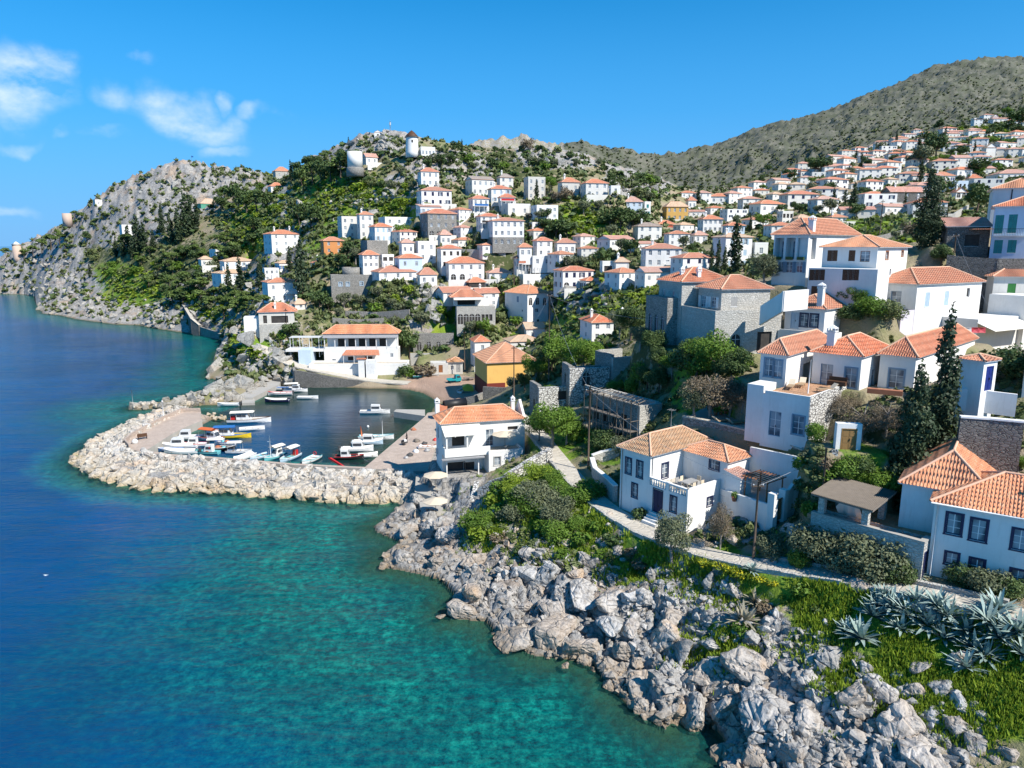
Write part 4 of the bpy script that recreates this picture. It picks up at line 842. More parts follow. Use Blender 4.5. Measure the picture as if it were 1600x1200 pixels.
  mb.poly([(p[0], p[1], p[2]-t) for p in c][::-1], ew)
  for i in range(4):
   p, q = c[i], c[(i+1) % 4]; mb.poly([(p[0], p[1], p[2]-t), (q[0], q[1], q[2]-t), q, p], ew)
  rm = M['ridge'] if mat != 'tile_grey' else M[mat]
  if not near:
   for p, q in ridges:
    if (Vector(p)-Vector(q)).length > .2: mb.tube([p, q], .09, rm, 5, False)
  ro = mb.build('roof', s.root)
  if near and ridges:
   r = MB()
   for p, q in ridges:
    if (Vector(p)-Vector(q)).length > .2: r.tube([Vector(p)+Vector((0, 0, .04)), Vector(q)+Vector((0, 0, .04))], .11, rm, 6, False)
   r.build('ridge_tiles', ro)
  if kind in ('gable', 'gabf', 'pent', 'pentl'):
   wm = s.gmat if hasattr(s, 'gmat') else M['white']
   class _G:
    def poly(q, pts, m): g_ = MB(); g_.poly(pts, m); g_.build('gable_wall', s.root)
   g = _G()
   if kind == 'gable':
    for x in (s0, s1): g.poly([(x, k0, z), (x, k1, z), (x, (k0+k1)/2, z+rise*.93)], wm)
   elif kind == 'gabf':
    for y in (k0, k1): g.poly([(s0, y, z), (s1, y, z), ((s0+s1)/2, y, z+rise*.93)], wm)
   elif kind == 'pent':
    for x in (s0, s1): g.poly([(x, k0, z), (x, k1, z), (x, k1, z+rise*.9)], wm)
    g.poly([(s0, k1, z), (s1, k1, z), (s1, k1, z+rise*.9), (s0, k1, z+rise*.9)], wm)
   else:
    for y in (k0, k1): g.poly([(s0, y, z), (s1, y, z), (s1, y, z+rise*.9)], wm)
    g.poly([(s1, k0, z), (s1, k1, z), (s1, k1, z+rise*.9), (s1, k0, z+rise*.9)], wm)
  for a, b, hh, w_ in ch: s.chimney(a, b, z+zo+rise*.2, hh, w_, ro)
  return ro
 def chimney(s, a, b, z, h, w=.6, parent=None, mat='white'):
  mb = MB(); z -= s.z; m = M[mat]; w /= 2
  mb.box(a-w, a+w, b-w, b+w, z-.4, z+h, m); mb.box(a-w-.08, a+w+.08, b-w-.08, b+w+.08, z+h, z+h+.1, m)
  for x, y in ((-1, -1), (1, -1), (1, 1), (-1, 1)): mb.box(a+x*w-.06*(x > 0)-.04*(x < 0), a+x*w+.06*(x < 0)+.04*(x > 0), b+y*w-.06, b+y*w+.06, z+h+.1, z+h+.4, m)
  mb.mesh([(a-w-.08, b-w-.08, z+h+.4), (a+w+.08, b-w-.08, z+h+.4), (a+w+.08, b+w+.08, z+h+.4), (a-w-.08, b+w+.08, z+h+.4), (a, b, z+h+.8)], [(0, 1, 4), (1, 2, 4), (2, 3, 4), (3, 0, 4), (3, 2, 1, 0)], m)
  return mb.build('chimney', parent or s.root)
 def flat(s, s0, s1, k0, k1, z, mat='white', par=.45, floor='concrete', t=.22, sides='FRBL'):
  """roof terrace: slab plus parapet of height par above z"""
  zo = s.z; mb = MB(); mb.box(s0+.01, s1-.01, k0+.01, k1-.01, z-.2-zo, z-zo, M[floor]); mb.build('roof_terrace', s.root)
  if par > 0:
   p = MB(); m = M[mat]; e = .012
   if 'F' in sides: p.box(s0-e, s1+e, k0-e, k0+t, z+.002-zo, z+par-zo, m)
   if 'B' in sides: p.box(s0-e, s1+e, k1-t, k1+e, z+.002-zo, z+par-zo, m)
   if 'L' in sides: p.box(s0-e, s0+t, k0+t, k1-t, z+.002-zo, z+par-zo, m)
   if 'R' in sides: p.box(s1-t, s1+e, k0+t, k1-t, z+.002-zo, z+par-zo, m)
   p.build('parapet', s.root)
 def part(s, name, fn, parent=None):
  mb = MB(); fn(mb); return mb.build(name, parent or s.root)
def auto_wins(w, h, z0, cols, mt, arch=0, fl=None, dark=0):
 F = []; fl = fl or max(1, int(round(h/2.7))); fh = h/fl
 for f in range(fl):
  if cols == 0: continue
  for i in range(cols):
   u = w*(i+.5)/cols; ww = min(.85, w/cols*.5); hh = min(1.35, fh*.5); z = z0+f*fh+fh*.30
   st = 'win'
   if f == 0 and arch and i < arch: F.append((u, z0+fh*.12, min(1.6, w/cols*.72), fh*.7, 'arch', 'dark')); continue
   if dark and f == fl-1: F.append((u, z0+f*fh+.5, w/cols*.7, fh*.6, 'dark', '')); continue
   if mt in ('navy', 'lightblue', 'seablue', 'teal_paint', 'blue_paint'): st = 'closed' if (i+f) % 3 else 'open'
   elif mt == 'dark': st = 'dark'
   F.append((u, z, ww, hh, st, mt))
 return F
def build_mid():
 for r in MID:
  lab, x0, x1, yr, ye, yb, Y, roof, rm, wm, o = r
  O, th, w, d, h, rise, z0 = mid_geom(r)
  nm = 'house' if 'church' not in lab and 'chapel' not in lab else 'chapel'
  cat = 'house' if nm == 'house' else 'church'
  H = House(nm, lab, cat, O, th, 1, z0); H.gmat = M[wm]
  cols = o.get('cols', 0); mt = o.get('wm', 'greyshutter'); A = o.get('arch', 0)
  F = auto_wins(w, h, z0, cols, mt, A, dark=o.get('dark', 0)); Lw = auto_wins(d, h, z0, max(1, min(2, cols-1)) if cols else 0, mt)
  if A and not cols: F = [(w*(i+.5)/A, z0+.3, min(1.5, w/A*.7), min(h*.75, 2.4), 'arch', 'dark') for i in range(A)]
  B = o.get('base')
  zb = z0-2.0
  if B:
   hb = h*.36; H.box(-.03, w+.03, -.03, d+.03, zb, z0+hb, B, F=[f for f in F if f[1]+f[3] < z0+hb], top=True, name='stone_base')
   H.box(0, w, 0, d, z0+hb, z0+h, wm, F=[f for f in F if f[1] > z0+hb-.1], L=[f for f in Lw if f[1] > z0+hb])
  else: H.box(0, w, 0, d, zb, z0+h, wm, F=F, L=Lw, R=Lw)
  ov = .3
  if roof == 'flat':
   H.flat(0, w, 0, d, z0+h, wm if wm != 'stone_grey' else 'stone_grey', .5, 'concrete')
  else:
   ch = [(w*.25, d*.5, rise*.9+.4, .5)] if (len(lab)+int(x0)) % 2 or o.get('ch') else []
   if o.get('ch', 0) > 1: ch.append((w*.8, d*.5, rise+.5, .5))
   H.hip(0, w, 0, d, z0+h, rise, rm, ov, roof if roof in ('gable', 'gabf', 'pent') else 'hip', ch)
  if o.get('porch'):
   pc = M[o['porch']]
   def f(mb):
    z = z0+h*.55-H.z; mb.box(0, w*.9, -1.5, -.05, z-.15, z, M['white']); 
    for i in range(4): mb.box(w*.3*i, w*.3*i+.12, -1.45, -1.33, z0-H.z-.5, z-.15, M['white_paint'])
    mb.box(.05, w*.88, -1.5, -1.44, z, z+.7, pc)
   H.part('balcony', f)
  if o.get('balc'):
   def f(mb):
    z = z0+h*.45-H.z; mb.box(w*.55, w*.95, -1.3, -.02, z-.15, z, M['white']); mb.box(w*.55, w*.95, -1.3, -1.2, z, z+.8, M['white'])
   H.part('balcony', f)
  if o.get('pergola'):
   def f(mb):
    z = z0+h-H.z
    for i in range(6): mb.box(w*.1+i*w*.16, w*.1+i*w*.16+.1, .3, .4, z+.4, z+2.2, M['white_paint'])
    for i in range(9): mb.box(w*.08+i*w*.11, w*.08+i*w*.11+.08, .1, d*.7, z+2.2, z+2.3, M['white_paint'])
   H.part('pergola', f)
  if int(x0*3) % 3 == 1: H.part('aerial', lambda m: (m.tube([(w*.6, d*.5, h+(rise if roof != 'flat' else 0)-.2), (w*.6, d*.5, h+rise+1.5)], .03, M['steel'], 4), m.tube([(w*.6-.4, d*.5, h+rise+1.4), (w*.6+.4, d*.5, h+rise+1.4)], .025, M['steel'], 4)))
  if int(x0) % 4 == 2: H.part('downpipe', lambda m: m.box(w-.25, w-.17, -.09, -.01, -.5, h-.1, M['greyshutter']))
  if (int(x0*7) % 3) == 0 and roof != 'flat':   # low garden wall of the forecourt
   def f(mb): mb.box(-.8, w+.9, -3.2, -3.0, -2.5, .7, M['white2'])
   H.part('forecourt_wall', f)
build_mid()
# ---------------------------------------------------------------- near houses
AN = {}   # anchors for labels: phrase -> (px, py, Y)
def near_houses():
 H = House('house', 'white house with blue door, balustraded terrace and weathered orange roof beside the path', 'house', (17.0, 65.4), R_(37.7), 0, 7.5)
 kL = H.k_at(969, 11, 0); ks = H.k_at(1016, 13, 0)
 zt = 11.0; ze = 14.2
 LW = H.lw([(982, 716, 740, .75, 'trim', 'navy'), (999.5, 721, 746, .75, 'trim', 'navy')], 0, kL)
 LL = H.lw([(991.5, 756, 777, .7, 'trim', 'navy'), (1027.5, 765, 806, 1.2, 'door', 'navy'), (1052, 776, 800, .7, 'trim', 'navy')], 0, kL)
 sL = H.s_at(1124, 10, 0); H.sL = sL
 H.box(0, sL, 0, ks, 6.0, zt, 'white', F=H.fw([(1087, 766, 776, 1.3, 'trim', 'blue_paint'), (1109, 777, 790, .8, 'trim', 'navy')]), L=[(u-(kL-ks), z, w, h, st, m) for u, z, w, h, st, m in LL if u > kL-ks], name='lower_wall')
 H.flat(0, sL, 0, ks, zt, 'white', .9, 'paving', sides='F')
 sA = H.s_at(1106, 13.5, ks)
 H.box(0, sA, ks, kL, 6.0, ze, 'white', F=H.fw([(1039, 724, 747, .95, 'trim', 'navy'), (1088, 713, 745, 1.9, 'trim', 'navy')], ks), L=[o for o in LW]+[o for o in LL if o[0] < kL-ks])
 H.hip(0, sA, ks, kL, ze, 1.5, 'tile_old', .35, 'hip')
 zb = 13.9; kb0 = -.75; sB0 = sL+.03
 H.box(sB0, sB0+3.9, kb0, ks-.03, 7, zb, 'white', L=H.lw([(1116, 718, 734, 1.1, 'trim', 'navy')], sB0, ks-.03), F=[(2.6, 11.6, .5, .5, 'dark', '')])
 H.hip(sB0, sB0+3.9, kb0, ks+.3, zb, 1.0, 'tile_sun', .3, 'hip')
 H.box(sB0-.2, sB0+1.7, kb0-1.7, kb0-.02, 7, 12.7, 'white', F=H.fw([(1141, 738, 766, 1.1, 'door', 'blue_paint')], kb0-1.7, sB0-.2), name='entrance_wall')
 H.hip(sB0-.2, sB0+1.7, kb0-1.7, kb0-.02, 12.7, .45, 'tile_pink', .2, 'pent')
 def bal(mb):
  z = zt-H.z
  for a, b in ((0, ks*.48), (ks*.56, ks)):
   mb.box(0, .3, a+.002, b, z+.75, z+.9, M['white']); mb.box(0, .3, a+.002, b, z, z+.12, M['white'])
   n = int((b-a)/.3)
   for i in range(n):
    mb.lathe([(.06, 0), (.10, .08), (.11, .2), (.06, .38), (.05, .5), (.09, .6), (.09, .64)], M['white'], 8, (.15, a+(i+.5)*(b-a)/n, z+.12))
  mb.box(-.02, .34, ks*.48, ks*.56, z, z+.95, M['white'])
 H.part('balustrade', bal)
 def steps(mb):
  k = H.k_at(1027.5, 8, 0)
  for i in range(4): mb.box(-.35*(i+1), -.35*i-.002, k-.9, k+.9, -.8, .9-.22*i, M['white'])
 H.part('steps', steps)
 gx, gy = 24.3, 61.2
 def court(mb):
  dx, dy = gx-H.O[0], gy-H.O[1]; gs, gk = dx*H.c+dy*H.q, -dx*H.q+dy*H.c
  H.gate = (gs, gk)
  def wall(p, q, z0, za, zb_, t=.3):
   p, q = Vector(p), Vector(q); d = (q-p).normalized(); n = Vector((-d.y, d.x))*t
   V = [(p.x, p.y, z0), (q.x, q.y, z0), (q.x+n.x, q.y+n.y, z0), (p.x+n.x, p.y+n.y, z0), (p.x, p.y, za), (q.x, q.y, zb_), (q.x+n.x, q.y+n.y, zb_), (p.x+n.x, p.y+n.y, za)]
   mb.mesh(V, [(0, 3, 2, 1), (4, 5, 6, 7), (0, 1, 5, 4), (1, 2, 6, 5), (2, 3, 7, 6), (3, 0, 4, 7)], M['white'])
  W = lambda z: z-H.z
  wall((sL, .1), (gs-1.2, gk), W(6), W(10.9), W(12.1)); mb.box(gs-1.2, gs-.55, gk-.15, gk+.5, W(7), W(13.2), M['white'])
  mb.box(gs+.55, gs+1.1, gk-.15, gk+.5, W(7), W(13.2), M['white'])
  wall((gs+1.1, gk), (gs+2.4, gk+.1), W(7), W(12.8), W(13.4)); wall((gs+2.4, gk+.1), (gs+5.45, gk-.6), W(7), W(13.4), W(15.2))
  wall((gs+5.45, gk-.3), (sB0+3.9, kb0-.02), W(7), W(15.2), W(14.8))
 H.part('garden_wall', court)
 gs, gk = H.gate
 H.win((gs, gk+.1, 10.4-H.z), (1, 0), 1.1, 2.0, 'door', 'door_brown', H.root)
 def cfloor(mb): mb.poly([(sL, .2, 10.3-H.z), (gs-1, gk+.3, 10.9-H.z), (gs+5.3, gk-.3, 11.0-H.z), (sB0+3.8, kb0, 10.8-H.z), (sB0, kb0, 10.6-H.z)], M['concrete'])
 H.part('court_floor', cfloor)
 H.part('downpipe', lambda m: (m.tube([(-.07, kL-.3, 6.5), (-.07, kL-.3, -1)], .045, M['greyshutter'], 6), m.tube([(.3, ks-.06, zt-7.4), (.3, ks-.06, 6.5)], .04, M['greyshutter'], 6))); H.part('aerial', lambda m: (m.tube([(6, ks+2.5, 7.5), (6, ks+2.5, 10.2)], .03, M['steel'], 5), [m.tube([(5.6, ks+2.5+q*.3, 10.1), (6.4, ks+2.5+q*.3, 10.1)], .018, M['steel'], 4) for q in (-1, 0, 1)]))
 AN['the balustraded house'] = pix(18, 68, 11); H1 = H
 O = (39.6, 45.1)
 H = House('house', 'white house with dark blue window frames and pinkish tile roof at the right edge', 'house', O, R_(54), 0, 10.5)
 k9 = H.k_at(1461, 16.1, 0)
 L = H.lw([(1490.5, 803, 835, .95, 'trim', 'navy'), (1529, 812, 845, .95, 'trim', 'navy'), (1594.5, 828, 860, .95, 'trim', 'navy'), (1487, 864, 882, .8, 'trim', 'navy'), (1526, 874, 896, .85, 'trim', 'navy'), (1590, 891, 914, .85, 'trim', 'navy')], 0, k9)
 H.box(0, 8, -2.5, k9, 8.5, 16.2, 'white', L=L)
 H.hip(0, 8, -2.5, k9, 16.2, 1.9, 'tile_sun', .3, 'hip')
 a = 2.4; k12 = H.k_at(1410, 16.2, a)
 H.box(a, 13, k9+.02, k12, 12, 16.5, 'white', L=H.lw([(1450, 776, 822, 1.1, 'french', 'navy')], a, k12))
 H.hip(a, 13, k9-3.5, k12, 16.5, 2.4, 'tile_sun', .3, 'hip')
 def cone(mb):
  x, y = 2.0, 3.2; z = 16.9-H.z; mb.lathe([(.34, -.3), (.30, .6), (.22, 1.1), (.12, 1.5), (.14, 1.55), (.14, 1.75), (.05, 1.8)], M['white'], 12, (x, y, z))
 H.part('chimney', cone)
 H.part('downpipe', lambda m: m.tube([(-.07, k9-.25, 5.5), (-.07, k9-.25, -.5)], .05, M['white_paint'], 6)); H.part('gutter', lambda m: m.tube([(-.36, -2.5, 5.62), (-.36, k9+.2, 5.62)], .07, M['white_paint'], 6))
 AN['the right-edge blue-framed house'] = pix(33, 45, 13)
 O2 = (30.95, 50.03)
 T = House('stone_terrace', 'raised stone terrace with navy door and tiled floor below the reed pergola', 'terrace', O2, R_(43), 0, 9)
 kt = T.k_at(1268, 13.3, 0)
 T.box(0, 1.5, 0, kt, 8, 13.1, 'stone_pale', F=[(.78, 9.9, 1.0, 2.3, 'door', 'navy')], top=False)
 def tfl(mb): mb.box(.4, 5.4, .3, kt+.5, 12.4-9, 12.75-9, M['terrace_tile']); 
 T.part('tiled_floor', tfl)
 def tpar(mb): mb.box(-.03, .42, -.03, kt, 13.1-9, 13.2-9, M['concrete']); mb.box(.42, 1.53, -.03, .4, 13.1-9, 13.2-9, M['concrete'])
 T.part('coping', tpar)
 AN['the reed pergola terrace'] = pix(28, 53, 13)
 TT = T
 H = House('villa', 'white villa with grey-blue doors, three orange roofs and sun terrace behind the cypresses', 'villa', (29.2, 68.0), R_(45), 0, 15)
 kb = H.k_at(1192, 20, 0); sb = H.s_at(1322, 20, 0)
 H.box(0, sb, 0, kb, 14.6, 20.15, 'white', L=H.lw([(1210.5, 643, 681, 1.25, 'french', 'grey_blue'), (1247, 650, 679, 1.15, 'trim', 'grey_blue')], 0, kb), name='lower_wall')
 H.flat(0, sb, 0, kb, 20.15, 'white', .35, 'terrace_tile', sides='FL')
 H.part('stone_facing', lambda mb: mb.box(.03, sb, -.05, -.013, 14.6-15, 20.52-15, M['stone_white']))
 H.box(.15, 3, kb+.02, kb+1.8, 14.8, 20.9, 'white', top=True, name='side_wall')
 def wing(O3, th, pl, pf, z0, ze, Lp=(), Fp=(), rise=1.5, rw=None, dep=None, ksh=0):
  q = House.__new__(House); q.O = O3; q.th = th; q.c, q.q = math.cos(th), math.sin(th); q.lod = 0; q.z = z0
  q.root = empty('wing', (0, 0, 0), 0, H.root)
  dx, dy = O3[0]-H.O[0], O3[1]-H.O[1]; q.root.location = (dx*H.c+dy*H.q, -dx*H.q+dy*H.c, z0-H.z); q.root.rotation_euler = (0, 0, th-H.th)
  q.root.parent = H.root
  k1 = q.k_at(pl, ze, 0); s1 = q.s_at(pf, ze, 0)
  q.box(0, s1, 0, k1, z0-1.5, ze, 'white', L=q.lw(Lp, 0, k1), F=q.fw(Fp, 0, 0))
  q.hip(0, s1, 0, k1, ze, rise, 'tile', .3, 'hip')
  return q, s1, k1
 z0, ze = 20.15, 23.6
 q, s1, k1 = wing((29.22, 74.7), R_(48), 1189, 1300, z0, ze, [(1201, 560, 588, .9, 'trim', 'grey_blue'), (1215, 563, 590, .9, 'trim', 'grey_blue')], [(1262, 566, 603, 3.2, 'porch', 'grey_blue')])
 q, s1, k1 = wing((36.77, 73.8), R_(46), 1271, 1390, z0, ze, [(1291, 569, 607, 1.3, 'french', 'grey_blue'), (1329, 575, 606, 1.2, 'trim', 'grey_blue')], [(1363, 577, 603, .95, 'trim', 'white_paint')], 1.7)
 q.chimney(1.2, k1*.72, 23.9, 1.9, .8, None)
 q, s1, k1 = wing((42.2, 73.3), R_(44), 1376, 1524, z0, ze, [(1400, 577, 607, 1.5, 'trim', 'grey_blue')], [(1470, 580, 600, .9, 'trim', 'grey_blue')], 1.8)
 AN['the grey-blue shuttered villa'] = pix(32, 68, 21)
 H = House('house', 'two-storey white house with lilac shade painted on its terrace wing, pale blue shutters', 'house', (54.04, 95.41), R_(29), 0, 23)
 k1 = H.k_at(1366, 30, 0); s1 = H.s_at(1535, 30, 0)
 H.box(0, s1, 0, k1, 20.5, 30, 'white', L=H.lw([(1399.5, 455, 480, 1.5, 'french', 'grey_blue')], 0, k1), F=H.fw([(1449, 457, 479, 1.0, 'closed', 'lightblue'), (1479, 455, 477, 1.0, 'closed', 'lightblue'), (1513, 450, 464, .8, 'dark', '')]))
 H.hip(0, s1, 0, k1, 30, 2.0, 'tile', .35, 'hip', [])
 sw = H.s_at(1409, 26.5, 0); kw = H.k_at(1346, 26.5, sw)
 H.box(sw, -.02, .03, kw, 20.5, 26.6, 'lilac', L=H.lw([(1364, 507, 524, .9, 'win', ''), (1388, 509, 528, .9, 'win', '')], sw, kw), F=H.fw([(1427, 509, 526, .9, 'win', '')], .03, sw), name='wing_wall')  # lavender shade of the left face put into the plaster colour
 H.flat(sw, -.02, .03, kw, 26.3, 'lilac', .35, 'paving', sides='L')
 H.box(s1*.42, s1+3.5, -4.8, -.03, 20, 25.4, 'white', F=H.fw([(1504, 500, 513, 1.8, 'dark', ''), (1478, 500, 512, 1.0, 'dark', '')], -4.8, s1*.42), top=True, name='annex_wall')
 H.part('canopy', lambda mb: mb.mesh([(s1*.40, -7.2, 1.1), (s1+1.2, -7.2, 1.1), (s1+1.2, -4.82, 2.0), (s1*.40, -4.82, 2.0), (s1*.40, -7.2, 1.02), (s1+1.2, -7.2, 1.02), (s1+1.2, -4.82, 1.92), (s1*.40, -4.82, 1.92)], [(0, 1, 2, 3), (7, 6, 5, 4), (0, 4, 5, 1), (1, 5, 6, 2), (3, 7, 4, 0)], M['canvas']))
 H.box(s1+1.3, s1+6.4, -5.5, -.5, 20, 28.2, 'white', top=True, name='side_block')
 AN['the lilac-winged house'] = pix(56, 96, 27)
 H = House('house', 'low white house with navy-framed door, tall chimney and walled terrace', 'house', (40.42, 91.81), R_(44), 0, 24)
 k1 = H.k_at(1227, 26.5, 0); s1 = H.s_at(1344, 26.5, 0)
 H.box(0, s1, 0, k1, 21, 27, 'white', L=H.lw([(1242, 489, 513, 1.0, 'door', 'lightblue'), (1256, 490, 510, 1.0, 'trim', 'navy'), (1272, 491, 511, 1.0, 'trim', 'navy')], 0, k1))
 H.hip(0, s1, 0, k1, 27, 1.6, 'tile', .35, 'hip'); H.chimney(.5, .9, 27.0, 2.6, .7)
 sw = H.s_at(1240, 23.8, -3); 
 H.box(-1.7, .3, -2.2, k1, 21.5, 24.0, 'white', name='terrace_wall'); H.flat(-1.7, .3, -2.2, k1, 23.4, 'white', .75, 'paving', sides='FL')
 AN['the tall-chimney house'] = pix(40, 92, 25)
 O = P(1264, 366, 110)
 H = House('villa', 'grand white villa with columned loggia and large orange roof', 'villa', O[:2], R_(42), 0, 29)
 ze = O[2]; k1 = H.k_at(1210, ze, 0); s1 = H.s_at(1342, ze, 0)
 up = [(k1*(i+.5)/3, 33.0, k1/3*.80, ze-33.5, 'porch', 'grey_blue') for i in range(3)]
 H.box(0, s1, 0, k1, 26, ze, 'white', L=up+H.lw([(1220, 409, 425, 1.0, 'open', 'grey_blue'), (1233, 409, 426, 1.0, 'open', 'grey_blue'), (1249, 409, 426, 1.0, 'open', 'grey_blue')], 0, k1), F=[(1.6, 33.0, 2.2, ze-33.5, 'porch', 'grey_blue')])
 H.hip(0, s1, 0, k1, ze, 2.6, 'tile', .45, 'hip', []); H.chimney(1.6, .4, ze+.3, 1.8, .8)
 H.part('flower_boxes', lambda mb: [mb.box(-.35, -.02, k1*i/3+.4, k1*(i+1)/3-.4, 3.9, 4.35, M['leaf_dark']) for i in range(3)])
 AN['the colonnaded villa'] = pix(48, 112, 33)
 O = P(1372, 386, 97); ze = O[2]
 H = House('house', 'white block house with brown slit windows, red casements and orange roof', 'house', O[:2], R_(40), 0, 27)
 k1 = H.k_at(1286, ze, 0); s1 = H.s_at(1419, ze, 0); bw = 'brown_wood'
 H.box(0, s1, 0, k1, 24, ze, 'white', L=H.lw([(1297, 391, 408, .8, 'closed', bw), (1304, 391, 408, .8, 'closed', bw), (1331, 391, 408, .9, 'closed', bw), (1351.5, 392, 409, 1.3, 'french', 'door_brown')], 0, k1), F=H.fw([(1386, 393, 405, .8, 'trim', 'door_brown'), (1410, 392, 400, .6, 'trim', 'door_brown'), (1390, 420, 430, .8, 'dark', '')]))
 H.hip(0, s1, 0, k1, ze, 1.6, 'tile_sun', .4, 'hip')
 H.box(-3.6, -.02, -1.8, H.k_at(1264, 32, -3.6), 24, 32.0, 'white', L=H.lw([(x, 421, 438, .85, 'closed', bw) for x in (1269, 1276.5, 1284, 1321, 1329, 1337)]+[(1272, 447, 468, .9, 'closed', bw), (1281, 449, 468, .9, 'closed', bw)], -3.6, H.k_at(1264, 32, -3.6)), top=True, name='lower_wall')
 AN['the brown-slit block house'] = pix(48, 97, 31)
 O = P(1128, 452, 95); ze = O[2]
 H = House('mansion', 'grey stone mansion with orange hip roof, arched basement and white-shuttered doors', 'mansion', O[:2], R_(15), 0, 22)
 k1 = H.k_at(1092, ze, 0); s1 = H.s_at(1204, ze, 0)
 H.gmat = M['stone_pale']
 H.box(0, s1, 0, k1, 22, ze, 'stone_pale', L=H.lw([(1099, 462, 480, 1.3, 'open', 'white_paint'), (1115, 464, 481, 1.3, 'open', 'white_paint')], 0, k1), F=H.fw([(1147, 464, 479, .95, 'closed', 'greyshutter')]))
 H.hip(0, s1, 0, k1, ze, 1.7, 'tile', .35, 'hip')
 kb = k1+.6; H.box(-2.3, s1*.75, kb, kb+7, 22, ze+.7, 'stone_pale', L=[(1.5, ze-2, .8, 1.3, 'win', ''), (4.5, ze-2, .8, 1.3, 'win', '')], name='rear_wall')
 H.hip(-2.3, s1*.75, kb, kb+7, ze+.7, 1.9, 'tile', .35, 'hip', [(-.8, kb+3, .9, .5), (.8, kb+1, 1.0, .5)])
 zt = 26.6; H.box(-2.2, s1+.3, -2.4, kb+1, 15, zt, 'stone_pale', F=[(3.2, 21, 1.4, 2.6, 'arch', 'dark'), (7.5, 21, 2.2, 2.8, 'dark', '')], L=[(k, 19.5, .9, 2.6, 'arch', 'dark') for k in (5.5, 8.0)]+[(2.4, 21, .7, 1.6, 'win', ''), (3.8, 21, .7, 1.6, 'win', '')], name='podium_wall')
 H.flat(-2.2, s1+.3, -2.4, kb+1, zt-.3, 'stone_pale', .45, 'paving', sides='FL')
 H.box(-3.9, 1, kb+1.02, kb+8, 15, 27.7, 'stone_grey', L=[(1.6, 21.5, .95, 3.6, 'arch', 'lightblue'), (3.6, 21.5, .95, 3.6, 'arch', 'lightblue'), (5.6, 21.5, .95, 3.6, 'arch', 'lightblue')], top=True, name='arched_wing_wall')
 AN['the grey stone mansion'] = pix(30, 96, 26)
 H = House('warehouse', 'yellow-ochre plastered warehouse with big orange pyramid roof behind the beach', 'warehouse', (-5.35, 150.27), R_(15), 0, 2.5)
 k1 = 12.5; s1 = H.s_at(838, 10.4, 0)
 H.gmat = M['yellow']
 H.box(0, s1, 0, k1, 1, 10.4, 'yellow'); H.hip(0, s1, 0, k1, 10.4, 3.6, 'tile_sun', .45, 'hip')
 H.part('plinth', lambda mb: mb.box(-.08, 4.0, -.08, k1+.08, -1.5, 3.4, M['darkred']))
 AN['the yellow warehouse'] = pix(0, 152, 8)
 H = House('house', 'white harbour house with blue side wall, canvas-roofed balcony and orange ribbed roof', 'house', (-9.85, 96.5), R_(16), 0, 4)
 k1 = H.k_at(681, 10.5, 0); s1 = H.s_at(820, 10.5, 0); k1 = max(k1, 4.2)
 H.box(0, s1, 0, k1, 2, 10.6, 'white', L=H.lw([(684.5, 667, 684, .7, 'closed', 'navy'), (684, 700, 710, .6, 'closed', 'navy')], 0, k1), F=H.fw([(716, 682, 697, 1.8, 'dark', ''), (765, 671, 697, 1.1, 'french', 'lightblue'), (801, 666, 672, 1.5, 'dark', ''), (712, 722, 744, 2.8, 'dark', ''), (733, 722, 740, 1.6, 'dark', ''), (778, 713, 723, 1.0, 'trim', 'greyshutter')]))
 H.hip(0, s1-.35, 0, k1, 10.6, 1.7, 'tile_sun', .4, 'hip'); H.chimney(.3, k1+.4, 11.0, 1.5, .6); H.chimney(s1-1.1, k1*.55, 11.6, 1.1, .5)
 H.part('gable_parapet', lambda mb: mb.mesh([(s1-.25, -.5, 6.3), (s1-.25, k1+.5, 6.3), (s1-.25, k1*.5, 8.9), (s1+.1, -.5, 6.3), (s1+.1, k1+.5, 6.3), (s1+.1, k1*.5, 8.9)], [(0, 2, 1), (3, 4, 5), (0, 3, 5, 2), (1, 2, 5, 4), (0, 1, 4, 3)], M['white']))
 zb_ = H.zat(3, -2.6, 703); sb = H.s_at(766, zb_, -2.6); zc = H.zat(2, -2.6, 680)
 H.part('balcony', lambda mb: (mb.box(-.1, sb, -2.6, -.02, zb_-4-.9, zb_-4-.6, M['white']), mb.box(-.1, sb, -2.6, -2.4, zb_-4-.6, zb_-4+.3, M['white']), mb.box(-.1, .1, -2.4, -.02, zb_-4-.6, zb_-4+.3, M['white'])))
 def cano(mb):
  sc1 = H.s_at(756, zc, -2.8); mb.mesh([(-.1, -2.8, zc-4), (sc1, -2.8, zc-4), (sc1, -.02, zc-4+.9), (-.1, -.02, zc-4+.9), (-.1, -2.8, zc-4.1), (sc1, -2.8, zc-4.1), (sc1, -.02, zc-3.2), (-.1, -.02, zc-3.2)], [(0, 1, 2, 3), (7, 6, 5, 4), (0, 4, 5, 1), (1, 5, 6, 2), (3, 7, 4, 0)], M['canvas'])
  for a in (.1, 3.0): mb.box(a, a+.22, -2.55, -2.35, zb_-4+.3, zc-4, M['white'])
  for i in range(5): mb.box(i*sc1/4-.05, i*sc1/4+.05, -2.9, -2.8, zc-4.2, zc-4, M['white'])
 H.part('canopy', cano)
 def low(mb):
  for a in (.1, 4.6): mb.box(a, a+.15, -2.5, -2.35, -2, zb_-4-.9, M['white'])
  mb.box(-.6, 5.4, -3.2, -2.62, zb_-4-1.15, zb_-4-1.0, M['tarp_grey'])
 H.part('veranda', low)
 H.box(sb-.3, s1-1.2, -3.0, -.02, 2, zb_-.35, 'white', F=[(1.2, 4.8, .9, 1.2, 'trim', 'greyshutter')], top=False, name='terrace_wall'); H.flat(sb-.3, s1-1.2, -3.0, -.02, zb_-.6, 'white', .3, 'paving', sides='FR')
 AN['the harbour house'] = pix(-5, 97, 7); HH = H
